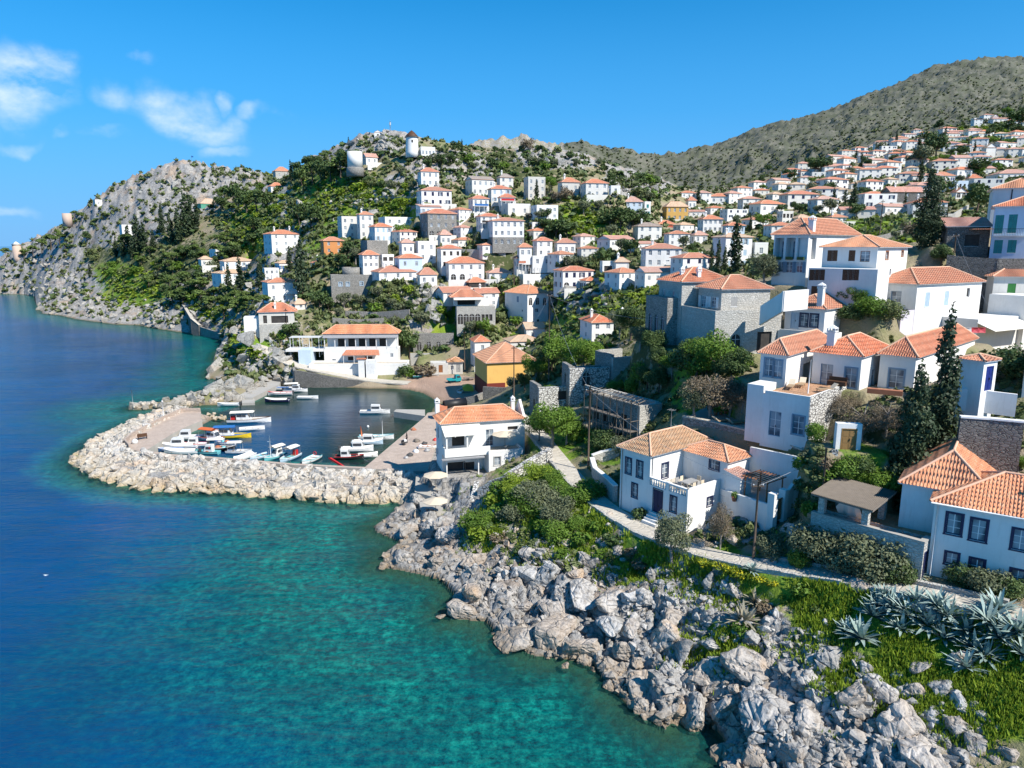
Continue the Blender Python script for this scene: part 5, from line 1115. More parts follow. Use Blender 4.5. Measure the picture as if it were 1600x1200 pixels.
 H = House('restaurant', 'long white taverna with red roof, grey awning and open dining loggia above the cove', 'restaurant', (-49.7, 186), R_(3), 0, 3)
 w = H.s_at(621, 10, 0); ze = 12.2
 z1 = H.zat(5, 0, 546)
 H.box(0, w, 0, 6, 2, z1, 'white', F=H.fw([(522, 561, 570, 1.0, 'win', ''), (612, 552, 558, .8, 'win', '')])+[(w*.36, 4.0, 1.6, 2.2, 'dark', ''), (w*.60, 4.0, 2.0, 2.2, 'dark', '')], top=True)
 H.box(.4, w-.4, 3.0, 6, z1, ze, 'white', F=[(w*(i+.5)/7-.4, z1+.3, w/7*.7, 2.2, 'dark', '') for i in range(7)], name='dining_wall')
 def post(mb):
  for i in range(8): a = .1+(w-.4)*i/7; mb.box(a, a+.2, .1, .3, z1-3, ze-3-.9, M['white_paint'])
  mb.box(0, w, .1, .25, z1-3, z1-3+.7, M['white'])
  mb.box(-.1, w+.1, 0.05, .35, ze-3-1.0, ze-3-.8, M['white_paint'])
 H.part('colonnade', post)
 H.part('awning', lambda mb: mb.mesh([(-.2, -.3, ze-4), (w+.2, -.3, ze-4), (w+.2, .9, ze-3.05), (-.2, .9, ze-3.05)], [(0, 1, 2, 3)], M['tarp_grey']))
 H.hip(0, w, .8, 6.2, ze, 2.1, 'tile_sun', .4, 'hip')
 H.part('lean_to_roof', lambda mb: (mb.mesh([(w*.26, -2.6, 3.9), (w*.77, -2.6, 3.9), (w*.74, -.02, 5.0), (w*.30, -.02, 5.0)], [(0, 1, 2, 3)], M['tile']), [mb.box(a, a+.12, -2.5, -2.38, 1, 3.9, M['white_paint']) for a in (w*.28, w*.42, w*.60, w*.75)]))
 zt = 5.2; H.box(-2.8, w+3.0, -6.0, -.02, 1, zt, 'white', top=False, name='terrace_wall'); H.flat(-2.8, w+3, -6, -.02, zt-.5, 'white', .5, 'paving', sides='FLR')
 H.part('gatehouse', lambda mb: (mb.box(w*.52, w*.60, -7.6, -6.02, -1.5, 3.6, M['white']), mb.box(w*.62, w*.76, -7.8, -6.02, -1.5, 3.4, M['white']), mb.box(w*.50, w*.62, -7.8, -6.0, 3.6, 3.75, M['tile']), mb.box(w*.645, w*.735, -7.83, -7.8, -.2, 2.6, M['white_paint'])))
 H.box(-6, -2.82, -3.0, 3, 1, 8.4, 'bluewash', top=True, name='side_wall')
 def perg(mb):
  for x in (-9, -6.5, -4, -1.5):
   for y in (1, 4): mb.box(x, x+.12, y, y+.12, 3, 8.2, M['white_paint'])
  for i in range(14): mb.box(-9.2, -1, .6+i*.3, .66+i*.3, 8.2, 8.26, M['white_paint'])
  mb.box(-10, -.1, 0, 5, 4.6, 5.2, M['white'])
 H.part('pergola', perg)
 AN['the taverna'] = pix(-40, 186, 8)
 O = P(519, 475, 219)
 H = House('house', 'square grey stone fortress-like house with pale blue windows', 'house', O[:2], R_(16), 0, O[2])
 w = H.s_at(583, 22, 0); z1 = H.zat(0, 0, 430)
 H.box(0, w, 0, 8, O[2]-2.5, z1, 'stone_grey', F=H.fw([(532, 441, 447, 1.0, 'trim', 'lightblue'), (543.5, 441, 447, 1.0, 'trim', 'lightblue'), (565, 440, 446, 1.0, 'trim', 'lightblue')]), top=True)
 H.part('round_tower', lambda mb: mb.lathe([(3.2, z1-O[2]-1), (3.2, z1-O[2]+2.2), (2.9, z1-O[2]+2.2), (2.9, z1-O[2]+1.8)], M['stone_grey'], 20, (w*.55, 6, 0)))
 AN['the grey fortress house'] = pix(O[0]+5, 222, 22)
 O = P(824, 505, 201)
 H = House('house', 'white cube house with arched corner loggia and orange pyramid roof', 'house', O[:2], R_(38), 0, O[2])
 ze = H.zat(0, 0, 459); k1 = H.k_at(789, ze, 0); s1 = H.s_at(857, ze, 0)
 H.box(0, s1, 0, k1, O[2]-2, ze, 'white', F=H.fw([(829, 465, 477, 1.3, 'arch', 'dark'), (840, 465, 476, 1.3, 'arch', 'dark'), (851, 465, 477, 1.3, 'arch', 'dark'), (839, 482, 488, 1.3, 'win', ''), (841, 499, 503, 1.0, 'dark', '')]), L=H.lw([(809, 463, 472, 1.0, 'closed', 'grey_blue'), (796, 463, 472, 1.0, 'closed', 'white_paint'), (816, 484, 487, .5, 'dark', '')], 0, k1))
 H.hip(0, s1, 0, k1, ze, 2.2, 'tile_sun', .4, 'hip')
 AN['the arched cube house'] = pix(O[0], 202, 19)
 O = P(714, 509, 200)
 H = House('arcade', 'grey stone arcade building under a long white canopy and red roof', 'building', O[:2], R_(8), 0, O[2])
 w = H.s_at(774, 17, 0); z1 = H.zat(0, 0, 479)
 H.box(0, w, 0, 6, O[2]-3, z1, 'stone_pale', F=[(w*(.09+.15*i), O[2]+.4, 1.5, 2.9, 'arch', 'dark') for i in range(4)]+[(w*(.68+.1*i), O[2]+1.2, .9, 1.9, 'dark', '') for i in range(3)], top=True)
 H.box(-.6, w*.85, 2.5, 7, z1, z1+2.3, 'white', F=[(3.5, z1+.2, 5.0, 1.7, 'dark', '')], name='upper_wall')
 H.part('canopy', lambda mb: mb.box(-.8, w*.68, -1.2, 2.6, z1+1.9-O[2], z1+2.05-O[2], M['canvas']))
 H.hip(-1.5, w*.7, 3, 9, z1+2.4, 2.0, 'tile', .3, 'hip')
 AN['the stone arcade'] = pix(O[0]+5, 201, 18)
 O = P(406, 522, 193)
 H = House('house', 'house with broad orange roof on a high stone base at the cove mouth', 'house', O[:2], R_(16), 0, O[2])
 w = H.s_at(462, 17, 0); ze = H.zat(0, 0, 488); zs = H.zat(0, 0, 507)
 H.box(-.03, w+.3, -.5, 7, O[2]-3, zs, 'stone_pale', top=True, name='stone_base')
 H.box(0, w*.95, 0, 6.5, zs, ze, 'white_old', F=[(1.6, zs+.2, 1.0, 2.2, 'dark', ''), (5.4, zs+.2, 4.4, 2.0, 'dark', '')])
 H.hip(0, w, 0, 6.5, ze, 2.3, 'tile', .35, 'hip', [(w*.45, 1, 1.4, .5)])
 H.box(-4.0, -.05, 1, 6, O[2]-3, zs+1.9, 'white', top=True, name='side_wall')
 AN['the cove-mouth house'] = pix(O[0]+4, 195, 14)
 O = P(684, 585, 184)
 H = House('cottage', 'small white beach cottage with brown door and mossy brown roof', 'cottage', O[:2], R_(6), 0, O[2])
 H.gmat = M['white_old']
 H.box(-1.9, 2.8, 0, 4, O[2]-1, O[2]+3.0, 'white_old', F=[(2.7, O[2]+.5, .9, 1.9, 'door', 'door_brown')], top=True); H.box(2.82, 6.6, .5, 4.5, O[2]-1, O[2]+3.2, 'white_old', F=[(1.0, O[2]+1.1, .8, 1.0, 'win', ''), (2.6, O[2]+.4, .9, 2.0, 'door', 'greyshutter')])
 H.hip(2.7, 6.6, .3, 4.5, O[2]+3.2, 1.0, 'tile_old', .25, 'hip')
 AN['the beach cottage'] = pix(O[0]+3, 185, 3)
 O = P(1548, 408, 112)
 H = House('house', 'tall house with bluish shade painted in, teal shutters and iron balcony', 'house', O[:2], R_(-33), 0, O[2])
 ze = H.zat(3, 0, 322); w = H.s_at(1640, 36, 0)
 H.box(-.3, w, 0, 8, O[2]-3, ze, 'bluewash', F=H.fw([(1561, 336, 365, 1.1, 'closed', 'teal_paint'), (1582, 335, 364, 1.1, 'closed', 'teal_paint'), (1559.5, 375, 396, 1.1, 'closed', 'teal_paint'), (1581, 375, 395, 1.1, 'closed', 'teal_paint')], 0, -.3))  # bluish shade of this front put into the wall colour
 H.part('balcony', lambda mb: (mb.box(-.1, 4.4, -.9, -.02, H.zat(2, -.9, 368)-O[2]-.1, H.zat(2, -.9, 368)-O[2], M['white']), [mb.box(x*.2-.1, x*.2-.07, -.88, -.85, H.zat(2, -.9, 368)-O[2], H.zat(2, -.9, 368)-O[2]+1.0, M['black']) for x in range(23)], mb.box(-.1, 4.4, -.9, -.86, H.zat(2, -.9, 368)-O[2]+.98, H.zat(2, -.9, 368)-O[2]+1.03, M['black'])))
 H.hip(-.3, w, 0, 8, ze, 1.6, 'tile', .4, 'hip')
 AN['the teal-shuttered house'] = pix(*O)
 O2 = P(1549, 322, 123)
 H = House('house', 'white upper house with bright orange roof and dark downpipe at the right edge', 'house', O2[:2], R_(-30), 0, O2[2]-3)
 w = H.s_at(1640, 41, 0); ze = H.zat(0, 0, 295)
 H.box(0, w, 0, 8, O2[2]-8, ze, 'white', F=[(w*.62, O2[2]+.1, 1.4, 1.8, 'arch', 'white_paint')]); H.hip(0, w, 0, 8, ze, 1.8, 'tile_sun', .4, 'hip')
 H.part('downpipe', lambda mb: mb.box(w*.32, w*.32+.15, -.12, -.02, -1, ze-O2[2]+2.8, M['black']))
 O = P(1478, 385, 116)
 H = House('shed', 'low stone shed with faded orange roof left of the teal-shuttered house', 'shed', O[:2], R_(-22), 0, O[2])
 w = H.s_at(1546, 36, 0); ze = H.zat(0, 0, 354); H.gmat = M['stone_dark']
 H.box(0, w, 0, 6, O[2]-2, ze, 'stone_dark', F=[(w*.6, O[2], 2.0, 1.8, 'dark', '')]); H.hip(0, w, 0, 6, ze, 1.6, 'tile_pink', .35, 'pent')
 H.part('porch_roof', lambda mb: mb.box(w*.5, w, -2, -.1, ze-O[2]-.5, ze-O[2]-.4, M['tile']))
 O = P(1545, 500, 106)
 H = House('house', 'white house with green shutters and orange roof at the right edge', 'house', O[:2], R_(-12), 0, O[2])
 w = H.s_at(1650, 29, 0); ze = H.zat(2, 0, 432)
 H.box(0, w, 0, 8, O[2]-6, ze, 'white2', F=H.fw([(1580, 443, 467, 1.1, 'closed', 'green_paint')]), L=H.lw([(1538, 440, 458, .9, 'closed', 'green_paint')], 0, 8)); H.hip(0, w, 0, 8, ze, 1.9, 'tile', .4, 'hip')
 AN['the green-shuttered house'] = pix(O[0]+3, 107, 28)
 O = P(1593, 640, 66)
 H = House('house', 'corner of a tall white house cut off by the right edge', 'house', O[:2], R_(-35), 0, O[2])
 H.box(0, 6, 0, 5, 12, H.zat(0, 0, 552), 'white', top=True)
 return H1, HH, TT
H1, HH, TT = near_houses()
# ---------------------------------------------------------------- rocks
RNG = random.Random(7)
def rock_mesh(name, seed, mat, sub=3, rough=.10, n=15, flat=(1, .8, .7), mir=True):
 rg = random.Random(seed); bm = bmesh.new()
 for i in range(n):
  v = Vector((rg.gauss(0, 1), rg.gauss(0, 1), rg.gauss(0, 1))).normalized(); k = .8+.3*rg.random()
  bm.verts.new((v.x*flat[0]*k, v.y*flat[1]*k, v.z*flat[2]*k))
 r = bmesh.ops.convex_hull(bm, input=bm.verts); bmesh.ops.delete(bm, geom=list({g for g in r['geom_interior']+r['geom_unused'] if isinstance(g, bmesh.types.BMVert)}), context='VERTS')
 if sub > 1: bmesh.ops.bevel(bm, geom=list(bm.edges), offset=.09, segments=1, affect='EDGES', clamp_overlap=True)
 bmesh.ops.triangulate(bm, faces=bm.faces)
 for _ in range(sub): bmesh.ops.subdivide_edges(bm, edges=[e for e in bm.edges if e.calc_length() > .16], cuts=1, use_grid_fill=True); bmesh.ops.triangulate(bm, faces=[f for f in bm.faces if len(f.verts) > 3])
 bm.normal_update(); vs_ = list(bm.verts); A = np.array([v.co for v in vs_]); N = np.array([v.normal for v in vs_]); o = seed*3.7
 d = (fbm(A[:, 0]*1.5+o, A[:, 1]*1.5, A[:, 2]*1.5, 4, seed, True)-.55)*rough*2.6+(fbm(A[:, 0]*8+o, A[:, 1]*8, A[:, 2]*8, 3, seed+9)-.5)*rough*.8
 st = .5+.5*np.sin((A[:, 2]*1.6+A[:, 0]*.9+fbm(A[:, 0]*2, A[:, 1]*2, A[:, 2]*2, 2, seed)*1.5)*9); d -= (st > .92)*rough*.7
 A = A+N*d[:, None]
 for v, a in zip(vs_, A): v.co = a
 me = bpy.data.meshes.new(name); bm.to_mesh(me); bm.free(); me.materials.append(M[mat]); return me
NEAR_ROCKS = [rock_mesh('rock', 100+i, 'rock', 3, .09 if i % 2 else .055, RNG.randint(13, 20) if i % 2 else RNG.randint(8, 11), (1, RNG.uniform(.55, .95), RNG.uniform(.5, 1.0))) for i in range(16)]
MOLE_ROCKS = [rock_mesh('boulder', 200+i, 'rock_mole', 2, .06, RNG.randint(9, 14), (1, RNG.uniform(.65, .9), RNG.uniform(.55, .8))) for i in range(10)]
def place_rock(me, x, y, z, s, name, rg=RNG, tilt=.6, sx=1, sz=1):
 o = bpy.data.objects.new(name, me); link(o); o.location = (x, y, z); o.rotation_euler = (rg.uniform(-tilt, tilt), rg.uniform(-tilt, tilt), rg.uniform(0, 6.28)); o.scale = (s*sx, s, s*sz); return o
def near_rocks():
 pts = []
 def add(px, py, s, zup=0., name='shore_rock', sz=1.0, big=None):
  h = hit(px, py)
  if h is None: return
  x, y, z = h; o = place_rock(NEAR_ROCKS[RNG.randrange(16)], x, y, z-s*(.28 if not big else .05)+zup, s*1.12, name, tilt=.35 if big else .6, sz=sz); pts.append((px, py, s)); o['_p'] = 1
  where = 'at the water edge' if z < .9 else 'on the rocky slope' if z < 4.5 else 'in the grass above the rocks'
  if big: props(o, big, 'rock', 'large rocks of the shore')
  else: pend(o, ('large grey rock ' if s > 1.5 else 'grey rock ')+where, 'rock', 'rocks along the shore')
 for px, py, s, sz, lab in [(865, 985, 2.7, .8, 'massive rounded grey limestone rock overhanging the water'), (955, 940, 1.9, .9, 'bulky pale rock stacked above the overhanging shore rock'), (960, 985, 2.0, 1.0, 'second bulky grey rock right of the overhanging one at the water'),
       (1293, 1035, 1.6, 1.5, 'tall standing white rock in the grass beside the agave'), (1400, 1135, 1.9, 1.0, 'big blue-grey boulder on the lower right rubble slope'), (1215, 1120, 2.6, .7, 'long tilted slab rock with orange staining'), (1165, 1040, 2.0, .8, 'wedge-shaped pale rock on the edge of the pebble gully'),
       (1085, 1120, 1.5, 1.2, 'rounded grey rock standing at the corner of the turquoise inlet'), (1005, 1080, 1.9, .8, 'brown-stained rock low by the water left of the inlet'), (1450, 1190, 2.2, .7, 'broad pale rock slab at the bottom edge of the picture'), (1340, 1085, 1.7, 1.1, 'pair-topped grey rock under the tall white standing rock'),
       (1110, 905, 1.0, 1.5, 'upright grey rock beside the agave clump at the path'), (720, 955, 1.7, .7, 'low flat rock reaching into the water by itself'), (820, 905, 2.2, .7, 'cracked grey rock below the green mound'), (1020, 905, .9, 1.4, 'small white upright stone under the olive bush'),
       (690, 965, .5, .6, 'tiny rock alone in the water'), (700, 850, 1.6, .6, 'flat reddish rock ledge left of the green mound'), (640, 830, 1.5, .7, 'rock ledge with sunbathing slab below the harbour house'), (905, 1010, 1.8, .8, 'dark wet-footed rock at the cliff base'), (1500, 1040, .9, 1.3, 'pale pinnacle stone in the grass at the right')]:
  add(px, py, s, .15, 'shore_rock', sz, lab)
 n = 0; tries = 0; rg = random.Random(3)
 while n < 235 and tries < 9000:
  tries += 1; u = rg.random(); px = rg.uniform(590, 1640); py = rg.uniform(770, 1230)
  i = px; h = hit(px, py)
  if h is None or h[1] > 98: continue
  x, y, z = h; a = np.array([x]); b = np.array([y]); ins = inside(a, b, coast)[0]; d = seg_dist(a, b, coast, True)[0]
  if not ins and (d > .9 or rg.random() < .6): continue
  if d > 15.5: continue
  g = max([1.3-math.hypot((px-q[0])/q[2], (py-q[1])/q[3]) for q in ((830, 775, 100, 75), (780, 830, 60, 42), (890, 830, 75, 45), (1000, 880, 60, 32), (1250, 935, 120, 55), (1420, 1000, 150, 50), (1560, 1040, 120, 45), (1130, 880, 80, 30))]+[0])
  if g > .45 and (rg.random() > .06 or (px > 1330 and py < 1040)): continue
  if min([abs(px-q[0])+abs(py-q[1]) for q in ((930, 760), (730, 745), (1000, 826), (1150, 876))]) < 30: continue
  s = rg.choice((.45, .6, .8, 1.0, 1.3, 1.7, 2.1)) * (1.0 if d < 9 else .75)
  if z > 4.5: s = min(s, 1.1)
  mind = s*FPX/math.hypot(y, 30)*.75
  if any(math.hypot(px-q[0], (py-q[1])*1.3) < (mind+q[2]*FPX/math.hypot(y, 30)*.75)*.62 for q in pts): continue
  add(px, py, s, sz=rg.uniform(.7, 1.15)); n += 1
near_rocks()
def rubble(name, n, sampler, mat, label, seed, s0, s1):
 """many small stones as one object"""
 rg = random.Random(seed); pr = [rock_mesh('tmp', seed+i, mat, 0, .08, 9) for i in range(4)]
 P_ = []; F_ = []; o = 0; arr = []
 for me in pr:
  v = np.zeros(len(me.vertices)*3, 'f'); me.vertices.foreach_get('co', v); f = np.array([tuple(p.vertices) for p in me.polygons if len(p.vertices) == 3]); arr.append((v.reshape(-1, 3), f)); bpy.data.meshes.remove(me)
 for _ in range(n):
  p = sampler(rg)
  if p is None: continue
  v, f = arr[rg.randrange(4)]; R = Matrix.Rotation(rg.uniform(0, 6.28), 3, Vector((rg.gauss(0, 1), rg.gauss(0, 1), rg.gauss(0, 1))).normalized()); s = rg.uniform(s0, s1)*(1 if rg.random() < .8 else 1.8)
  P_.append(v@np.array(R).T*s+np.array(p)); F_.append(f+o); o += len(v)
 ob = np_mesh(name, np.concatenate(P_), np.concatenate(F_), M[mat]); props(ob, label, None, None, 'stuff'); ob['category'] = 'rubble'; return ob
def samp_near(rg):
 for _ in range(30):
  h = hit(rg.uniform(590, 1620), rg.uniform(800, 1215))
  if h and h[1] < 95 and .05 < h[2] < 6.5:
   d = seg_dist(np.array([h[0]]), np.array([h[1]]), coast, True)[0]
   if d < 13: return (h[0], h[1], h[2])
rubble('rubble', 2600, samp_near, 'rock', 'small grey stones and rubble filling gaps between shore rocks', 50, .12, .42)
def samp_far(rg):
 for _ in range(30):
  h = hit(rg.uniform(0, 460), rg.uniform(400, 640))
  if h and 140 < h[1] < 560 and h[2] > 0:
   d = seg_dist(np.array([h[0]]), np.array([h[1]]), coast, True)[0]
   if d < (14 if h[1] < 300 else 22) and rg.random() < (1.3-d/24): return h
rubble('headland_rubble', 600, samp_far, 'rock_far', 'pale broken rocks along the foot of the headland', 60, .6, 2.0)
def samp_crag(rg):
 for _ in range(30):
  x, y, rx, ry = rg.choice(((600, 220, 60, 18), (595, 225, 40, 14), (640, 300, 70, 30), (560, 320, 60, 30), (450, 340, 60, 40), (680, 470, 40, 30), (920, 470, 60, 25), (850, 250, 100, 20), (1000, 290, 50, 30), (290, 290, 90, 25)))
  h = hit(x+rg.gauss(0, .5)*rx, y+rg.gauss(0, .5)*ry)
  if h and h[1] < 560: return h
rubble('crag_stones', 600, samp_crag, 'rock_far', 'grey crags and loose rocks on the hillside', 70, .5, 1.9)
def mole_rocks():
 rg = random.Random(11); outer = [G(x, y, 0) for x, y in MOLE_PX[:21]]; crest = [G(x, y, 1.6) for x, y in [(650, 735), (571, 731), (520, 728), (460, 725), (390, 719), (325, 714), (262, 710), (229, 706), (205, 703), (196, 694), (215, 682), (240, 670), (262, 656), (284, 644)]]
 def along(pl, t):
  L = [math.hypot(pl[i+1][0]-pl[i][0], pl[i+1][1]-pl[i][1]) for i in range(len(pl)-1)]; T = t*sum(L)
  for i, l in enumerate(L):
   if T <= l or i == len(L)-1: k = min(1, T/l); return (pl[i][0]+(pl[i+1][0]-pl[i][0])*k, pl[i][1]+(pl[i+1][1]-pl[i][1])*k)
   T -= l
 cnt = 0; rows = 6
 for r in range(rows):
  f = r/(rows-1.); n = int(43-8*f)
  for i in range(n):
   t = (i+rg.uniform(-.3, .3)+.5)/n; a = along(outer, t); b = along(crest, t); k = f*.93+rg.uniform(-.05, .05)
   wd = math.hypot(a[0]-b[0], a[1]-b[1])
   x = a[0]+(b[0]-a[0])*k; y = a[1]+(b[1]-a[1])*k; z = -.1+1.6*max(0, k)**.8; s = rg.uniform(1.15, 1.8)*(1.05 if r < 2 else .95)
   q_ = math.hypot(x-b[0], y-b[1])
   if q_ < 1.7 or k > 1: x = b[0]+(a[0]-b[0])/max(wd, .1)*1.7; y = b[1]+(a[1]-b[1])/max(wd, .1)*1.7; s = min(s, 1.2)
   o = place_rock(MOLE_ROCKS[rg.randrange(10)], x, y, z, s, 'boulder', rg, .9, sz=rg.uniform(.8, 1.05)); cnt += 1
   sec = 'rounded tip' if t > .62 else 'long seaward face'
   lev = 'waterline' if r < 1 else 'low' if r < 2 else 'top' if r == rows-1 else 'upper' if r == rows-2 else 'middle'
   pend(o, 'pale %s-row breakwater boulder' % lev, 'boulder', 'boulders of the curved breakwater')
 for i in range(10):
  o = place_rock(MOLE_ROCKS[rg.randrange(10)], *G(rg.uniform(322, 352), rg.uniform(647, 655), .2), .3, rg.uniform(.6, .9), 'boulder', rg); pend(o, 'harbour-mouth end boulder', 'boulder', 'boulders at the breakwater end')
 def smp(rg):
  t = rg.random(); k = rg.uniform(.02, .84); a = along(outer, t); b = along(crest, t); return (a[0]+(b[0]-a[0])*k, a[1]+(b[1]-a[1])*k, .1+1.5*k)
 rubble('breakwater_rubble', 3400, smp, 'rock_mole', 'small pale stones wedged between breakwater boulders', 90, .35, .85)
 NM = [(212, 637), (250, 634), (290, 628), (320, 624), (350, 617), (372, 612), (395, 600), (415, 592), (380, 598), (350, 606), (320, 615), (285, 626), (340, 625), (300, 632), (235, 634)]
 for i in range(62):
  a = NM[i % len(NM)]; px = a[0]+rg.uniform(-16, 16); py = a[1]+rg.uniform(-4.5, 4.5)
  if py > 622 and px > 352: continue
  x, y = G(px, py, .4); o = place_rock(MOLE_ROCKS[rg.randrange(10)], x, y, .45+.35*rg.random(), rg.uniform(.8, 1.45), 'boulder', rg, .6)
  pend(o, 'pale boulder of the far mole', 'boulder', 'boulders of the far mole')
mole_rocks()
# ---------------------------------------------------------------- paved ground
def strip(pl, hw, name, mat, label, dz=.05, thick=.3, kind='structure', center=None):
 mb = MB(); L = []; Rr = []
 n = len(pl); pp = []
 for i in range(n-1):
  m = max(1, int(math.hypot(pl[i+1][0]-pl[i][0], pl[i+1][1]-pl[i][1])/1.0))
  for k in range(m): t = k/m; pp.append([pl[i][j]*(1-t)+pl[i+1][j]*t for j in range(3)])
 pp.append(list(pl[-1]))
 for _ in range(6): pp = [pp[0]]+[[(pp[i-1][j]+2*pp[i][j]+pp[i+1][j])/4 for j in range(3)] for i in range(1, len(pp)-1)]+[pp[-1]]
 for i, p in enumerate(pp):
  a, b = pp[max(0, i-1)], pp[min(len(pp)-1, i+1)]; dx, dy = b[0]-a[0], b[1]-a[1]; l = math.hypot(dx, dy); nx, ny = -dy/l, dx/l
  L.append((p[0]+nx*hw, p[1]+ny*hw, p[2]+dz)); Rr.append((p[0]-nx*hw, p[1]-ny*hw, p[2]+dz))
 for i in range(len(pp)-1):
  mb.poly([L[i], Rr[i], Rr[i+1], L[i+1]], M[mat])
  for S, f in ((L, 1), (Rr, 0)):
   q = [(S[i][0], S[i][1], S[i][2]-thick), (S[i+1][0], S[i+1][1], S[i+1][2]-thick), S[i+1], S[i]]; mb.poly(q if not f else q[::-1], M[mat])
 o = mb.build(name); props(o, label, None, None, kind); return pp, L, Rr
PATHC = strip(path, 1.15, 'path', 'paving', 'pale paved footpath along the cliff')
strip(lane, 2.0, 'lane', 'paving', 'paved lane sloping down to the cove')
def slab(name, pts, z, th, mat, label, kind='structure'):
 mb = MB(); n = len(pts); pts = [p[:2] for p in pts]
 A = sum(pts[i][0]*pts[(i+1) % n][1]-pts[(i+1) % n][0]*pts[i][1] for i in range(n))
 if A < 0: pts = pts[::-1]
 mb.poly([(x, y, z) for x, y in pts], M[mat])
 for i in range(n):
  a, b = pts[i], pts[(i+1) % n]; mb.poly([(a[0], a[1], z-th), (b[0], b[1], z-th), (b[0], b[1], z), (a[0], a[1], z)], M['concrete' if mat != 'stone_grey' else mat])
 o = mb.build(name); props(o, label, None, None, kind); return o
slab('quay', [G(571, 729, 1.3), G(664, 651, 1.3), G(668, 645, 1.3), G(700, 641, 1.3), G(700, 660, 1.3), G(684, 690, 1.3), G(668, 736, 1.3), G(640, 736, 1.3)], 1.3, 2.2, 'paving_pink', 'paved quay on the right side of the harbour')
slab('jetty', [G(615, 643, 1.25), G(619, 639.5, 1.25), G(664, 640, 1.25), G(664, 650, 1.25)], 1.25, 2.0, 'concrete', 'short concrete jetty off the quay')
slab('breakwater_walkway', [G(314, 655, 1.5), G(316, 657, 1.5), G(300, 663, 1.5), G(270, 677, 1.5), G(229, 703.5, 1.5), G(262, 709, 1.5), G(325, 713, 1.5), G(460, 724, 1.5), G(571, 729.6, 1.5), G(640, 733.5, 1.5), G(640, 735.3, 1.5), G(571, 732, 1.5), G(460, 726.3, 1.5), G(325, 715.5, 1.5), G(262, 711.6, 1.5), G(225, 706.5, 1.5), G(203, 702, 1.5), G(195, 693, 1.5), G(205, 684, 1.5), G(250, 659, 1.5), G(284, 643, 1.5), G(314, 643, 1.5)], 1.5, 2.4, 'paving_pink', 'paved walkway and narrow curb on top of the curved breakwater')
mbw = MB(); pw = [G(x, y, 1.5) for x, y in ((203, 701.5), (195, 693), (205, 684), (250, 659), (284, 643.5), (313, 643.5))]
for a, b in zip(pw[:-1], pw[1:]):
 l = math.hypot(b[0]-a[0], b[1]-a[1]); mbw.box(0, l, -.15, .15, 0, .8, M['paving_pink'], math.atan2(b[1]-a[1], b[0]-a[0]), (a[0], a[1], 1.5))
props(mbw.build('parapet_wall'), 'low pinkish parapet wall round the outer side of the breakwater walkway', 'wall')
slab('far_mole', [G(438, 588, 1.1), G(440, 592, 1.1), G(437, 600, 1.1), G(395, 621, 1.1), G(370, 621, 1.1), G(387, 605, 1.1)], 1.1, 2.0, 'concrete', 'concrete top of the small far mole')
slab('far_mole_step', [G(378, 624, .6), G(398, 623.5, .6), G(398, 629, .6), G(378, 629.5, .6)], .6, 1.4, 'concrete', 'low concrete landing at the end of the far mole')
slab('mole_beam', [G(207, 633.5, .5), G(240, 631, .5), G(242, 633, .5), G(208, 637, .5)], .5, 1.2, 'ochre_wood', 'rusty beam at the tip of the far mole')
def wall(pts, t, zb, mat, label, cap=None, name='stone_wall', cat='wall', pendl=False, group=None):
 """pts: (x, y, ztop); zb: depth below the top, or absolute list"""
 mb = MB(); m = M[mat]
 for i in range(len(pts)-1):
  a, b = Vector(pts[i][:2]), Vector(pts[i+1][:2]); d = (b-a).normalized(); n = Vector((-d.y, d.x))*t/2; e = d*t*.25
  za, z2 = pts[i][2], pts[i+1][2]; b0, b1 = za-zb, z2-zb; a2, b2 = a-e*(i > 0), b+e*(i < len(pts)-2)
  V = [(a2.x-n.x, a2.y-n.y, b0), (b2.x-n.x, b2.y-n.y, b1), (b2.x+n.x, b2.y+n.y, b1), (a2.x+n.x, a2.y+n.y, b0), (a2.x-n.x, a2.y-n.y, za), (b2.x-n.x, b2.y-n.y, z2), (b2.x+n.x, b2.y+n.y, z2), (a2.x+n.x, a2.y+n.y, za)]
  mb.mesh(V, [(0, 3, 2, 1), (4, 5, 6, 7), (0, 1, 5, 4), (1, 2, 6, 5), (2, 3, 7, 6), (3, 0, 4, 7)], m)
 o = mb.build(name); (pend if pendl else props)(o, label, cat, group)
 if cap:
  c = MB()
  for i in range(len(pts)-1):
   a, b = Vector(pts[i][:2]), Vector(pts[i+1][:2]); d = (b-a).normalized(); n = Vector((-d.y, d.x))*(t/2+.06)
   za, z2 = pts[i][2]+.003*(i+1), pts[i+1][2]+.003*(i+1)
   V = [(a.x-n.x, a.y-n.y, za), (b.x-n.x, b.y-n.y, z2), (b.x+n.x, b.y+n.y, z2), (a.x+n.x, a.y+n.y, za)]; V += [(x, y, z+.14) for x, y, z in V]
   c.mesh(V, [(0, 3, 2, 1), (4, 5, 6, 7), (0, 1, 5, 4), (1, 2, 6, 5), (2, 3, 7, 6), (3, 0, 4, 7)], M[cap])
  c.build('coping', o)
 return o
def gz(px, py, z, top=None): x, y = G(px, py, z); return (x, y, z if top is None else top)
wall([gz(1068, 651, 15.6), gz(1115, 660, 15.6), gz(1160, 671, 15.5), gz(1225, 691, 15.3), gz(1288, 718, 14.7)], .5, 5.0, 'stone_grey', 'long curved grey stone retaining wall behind the balustraded house', 'paving')
wall([gz(1290, 717, 14.8), gz(1300, 708, 16.4), gz(1305, 702, 17.6)], .5, 3.5, 'stone_white', 'whitewashed rubble wall climbing to the wooden gate')
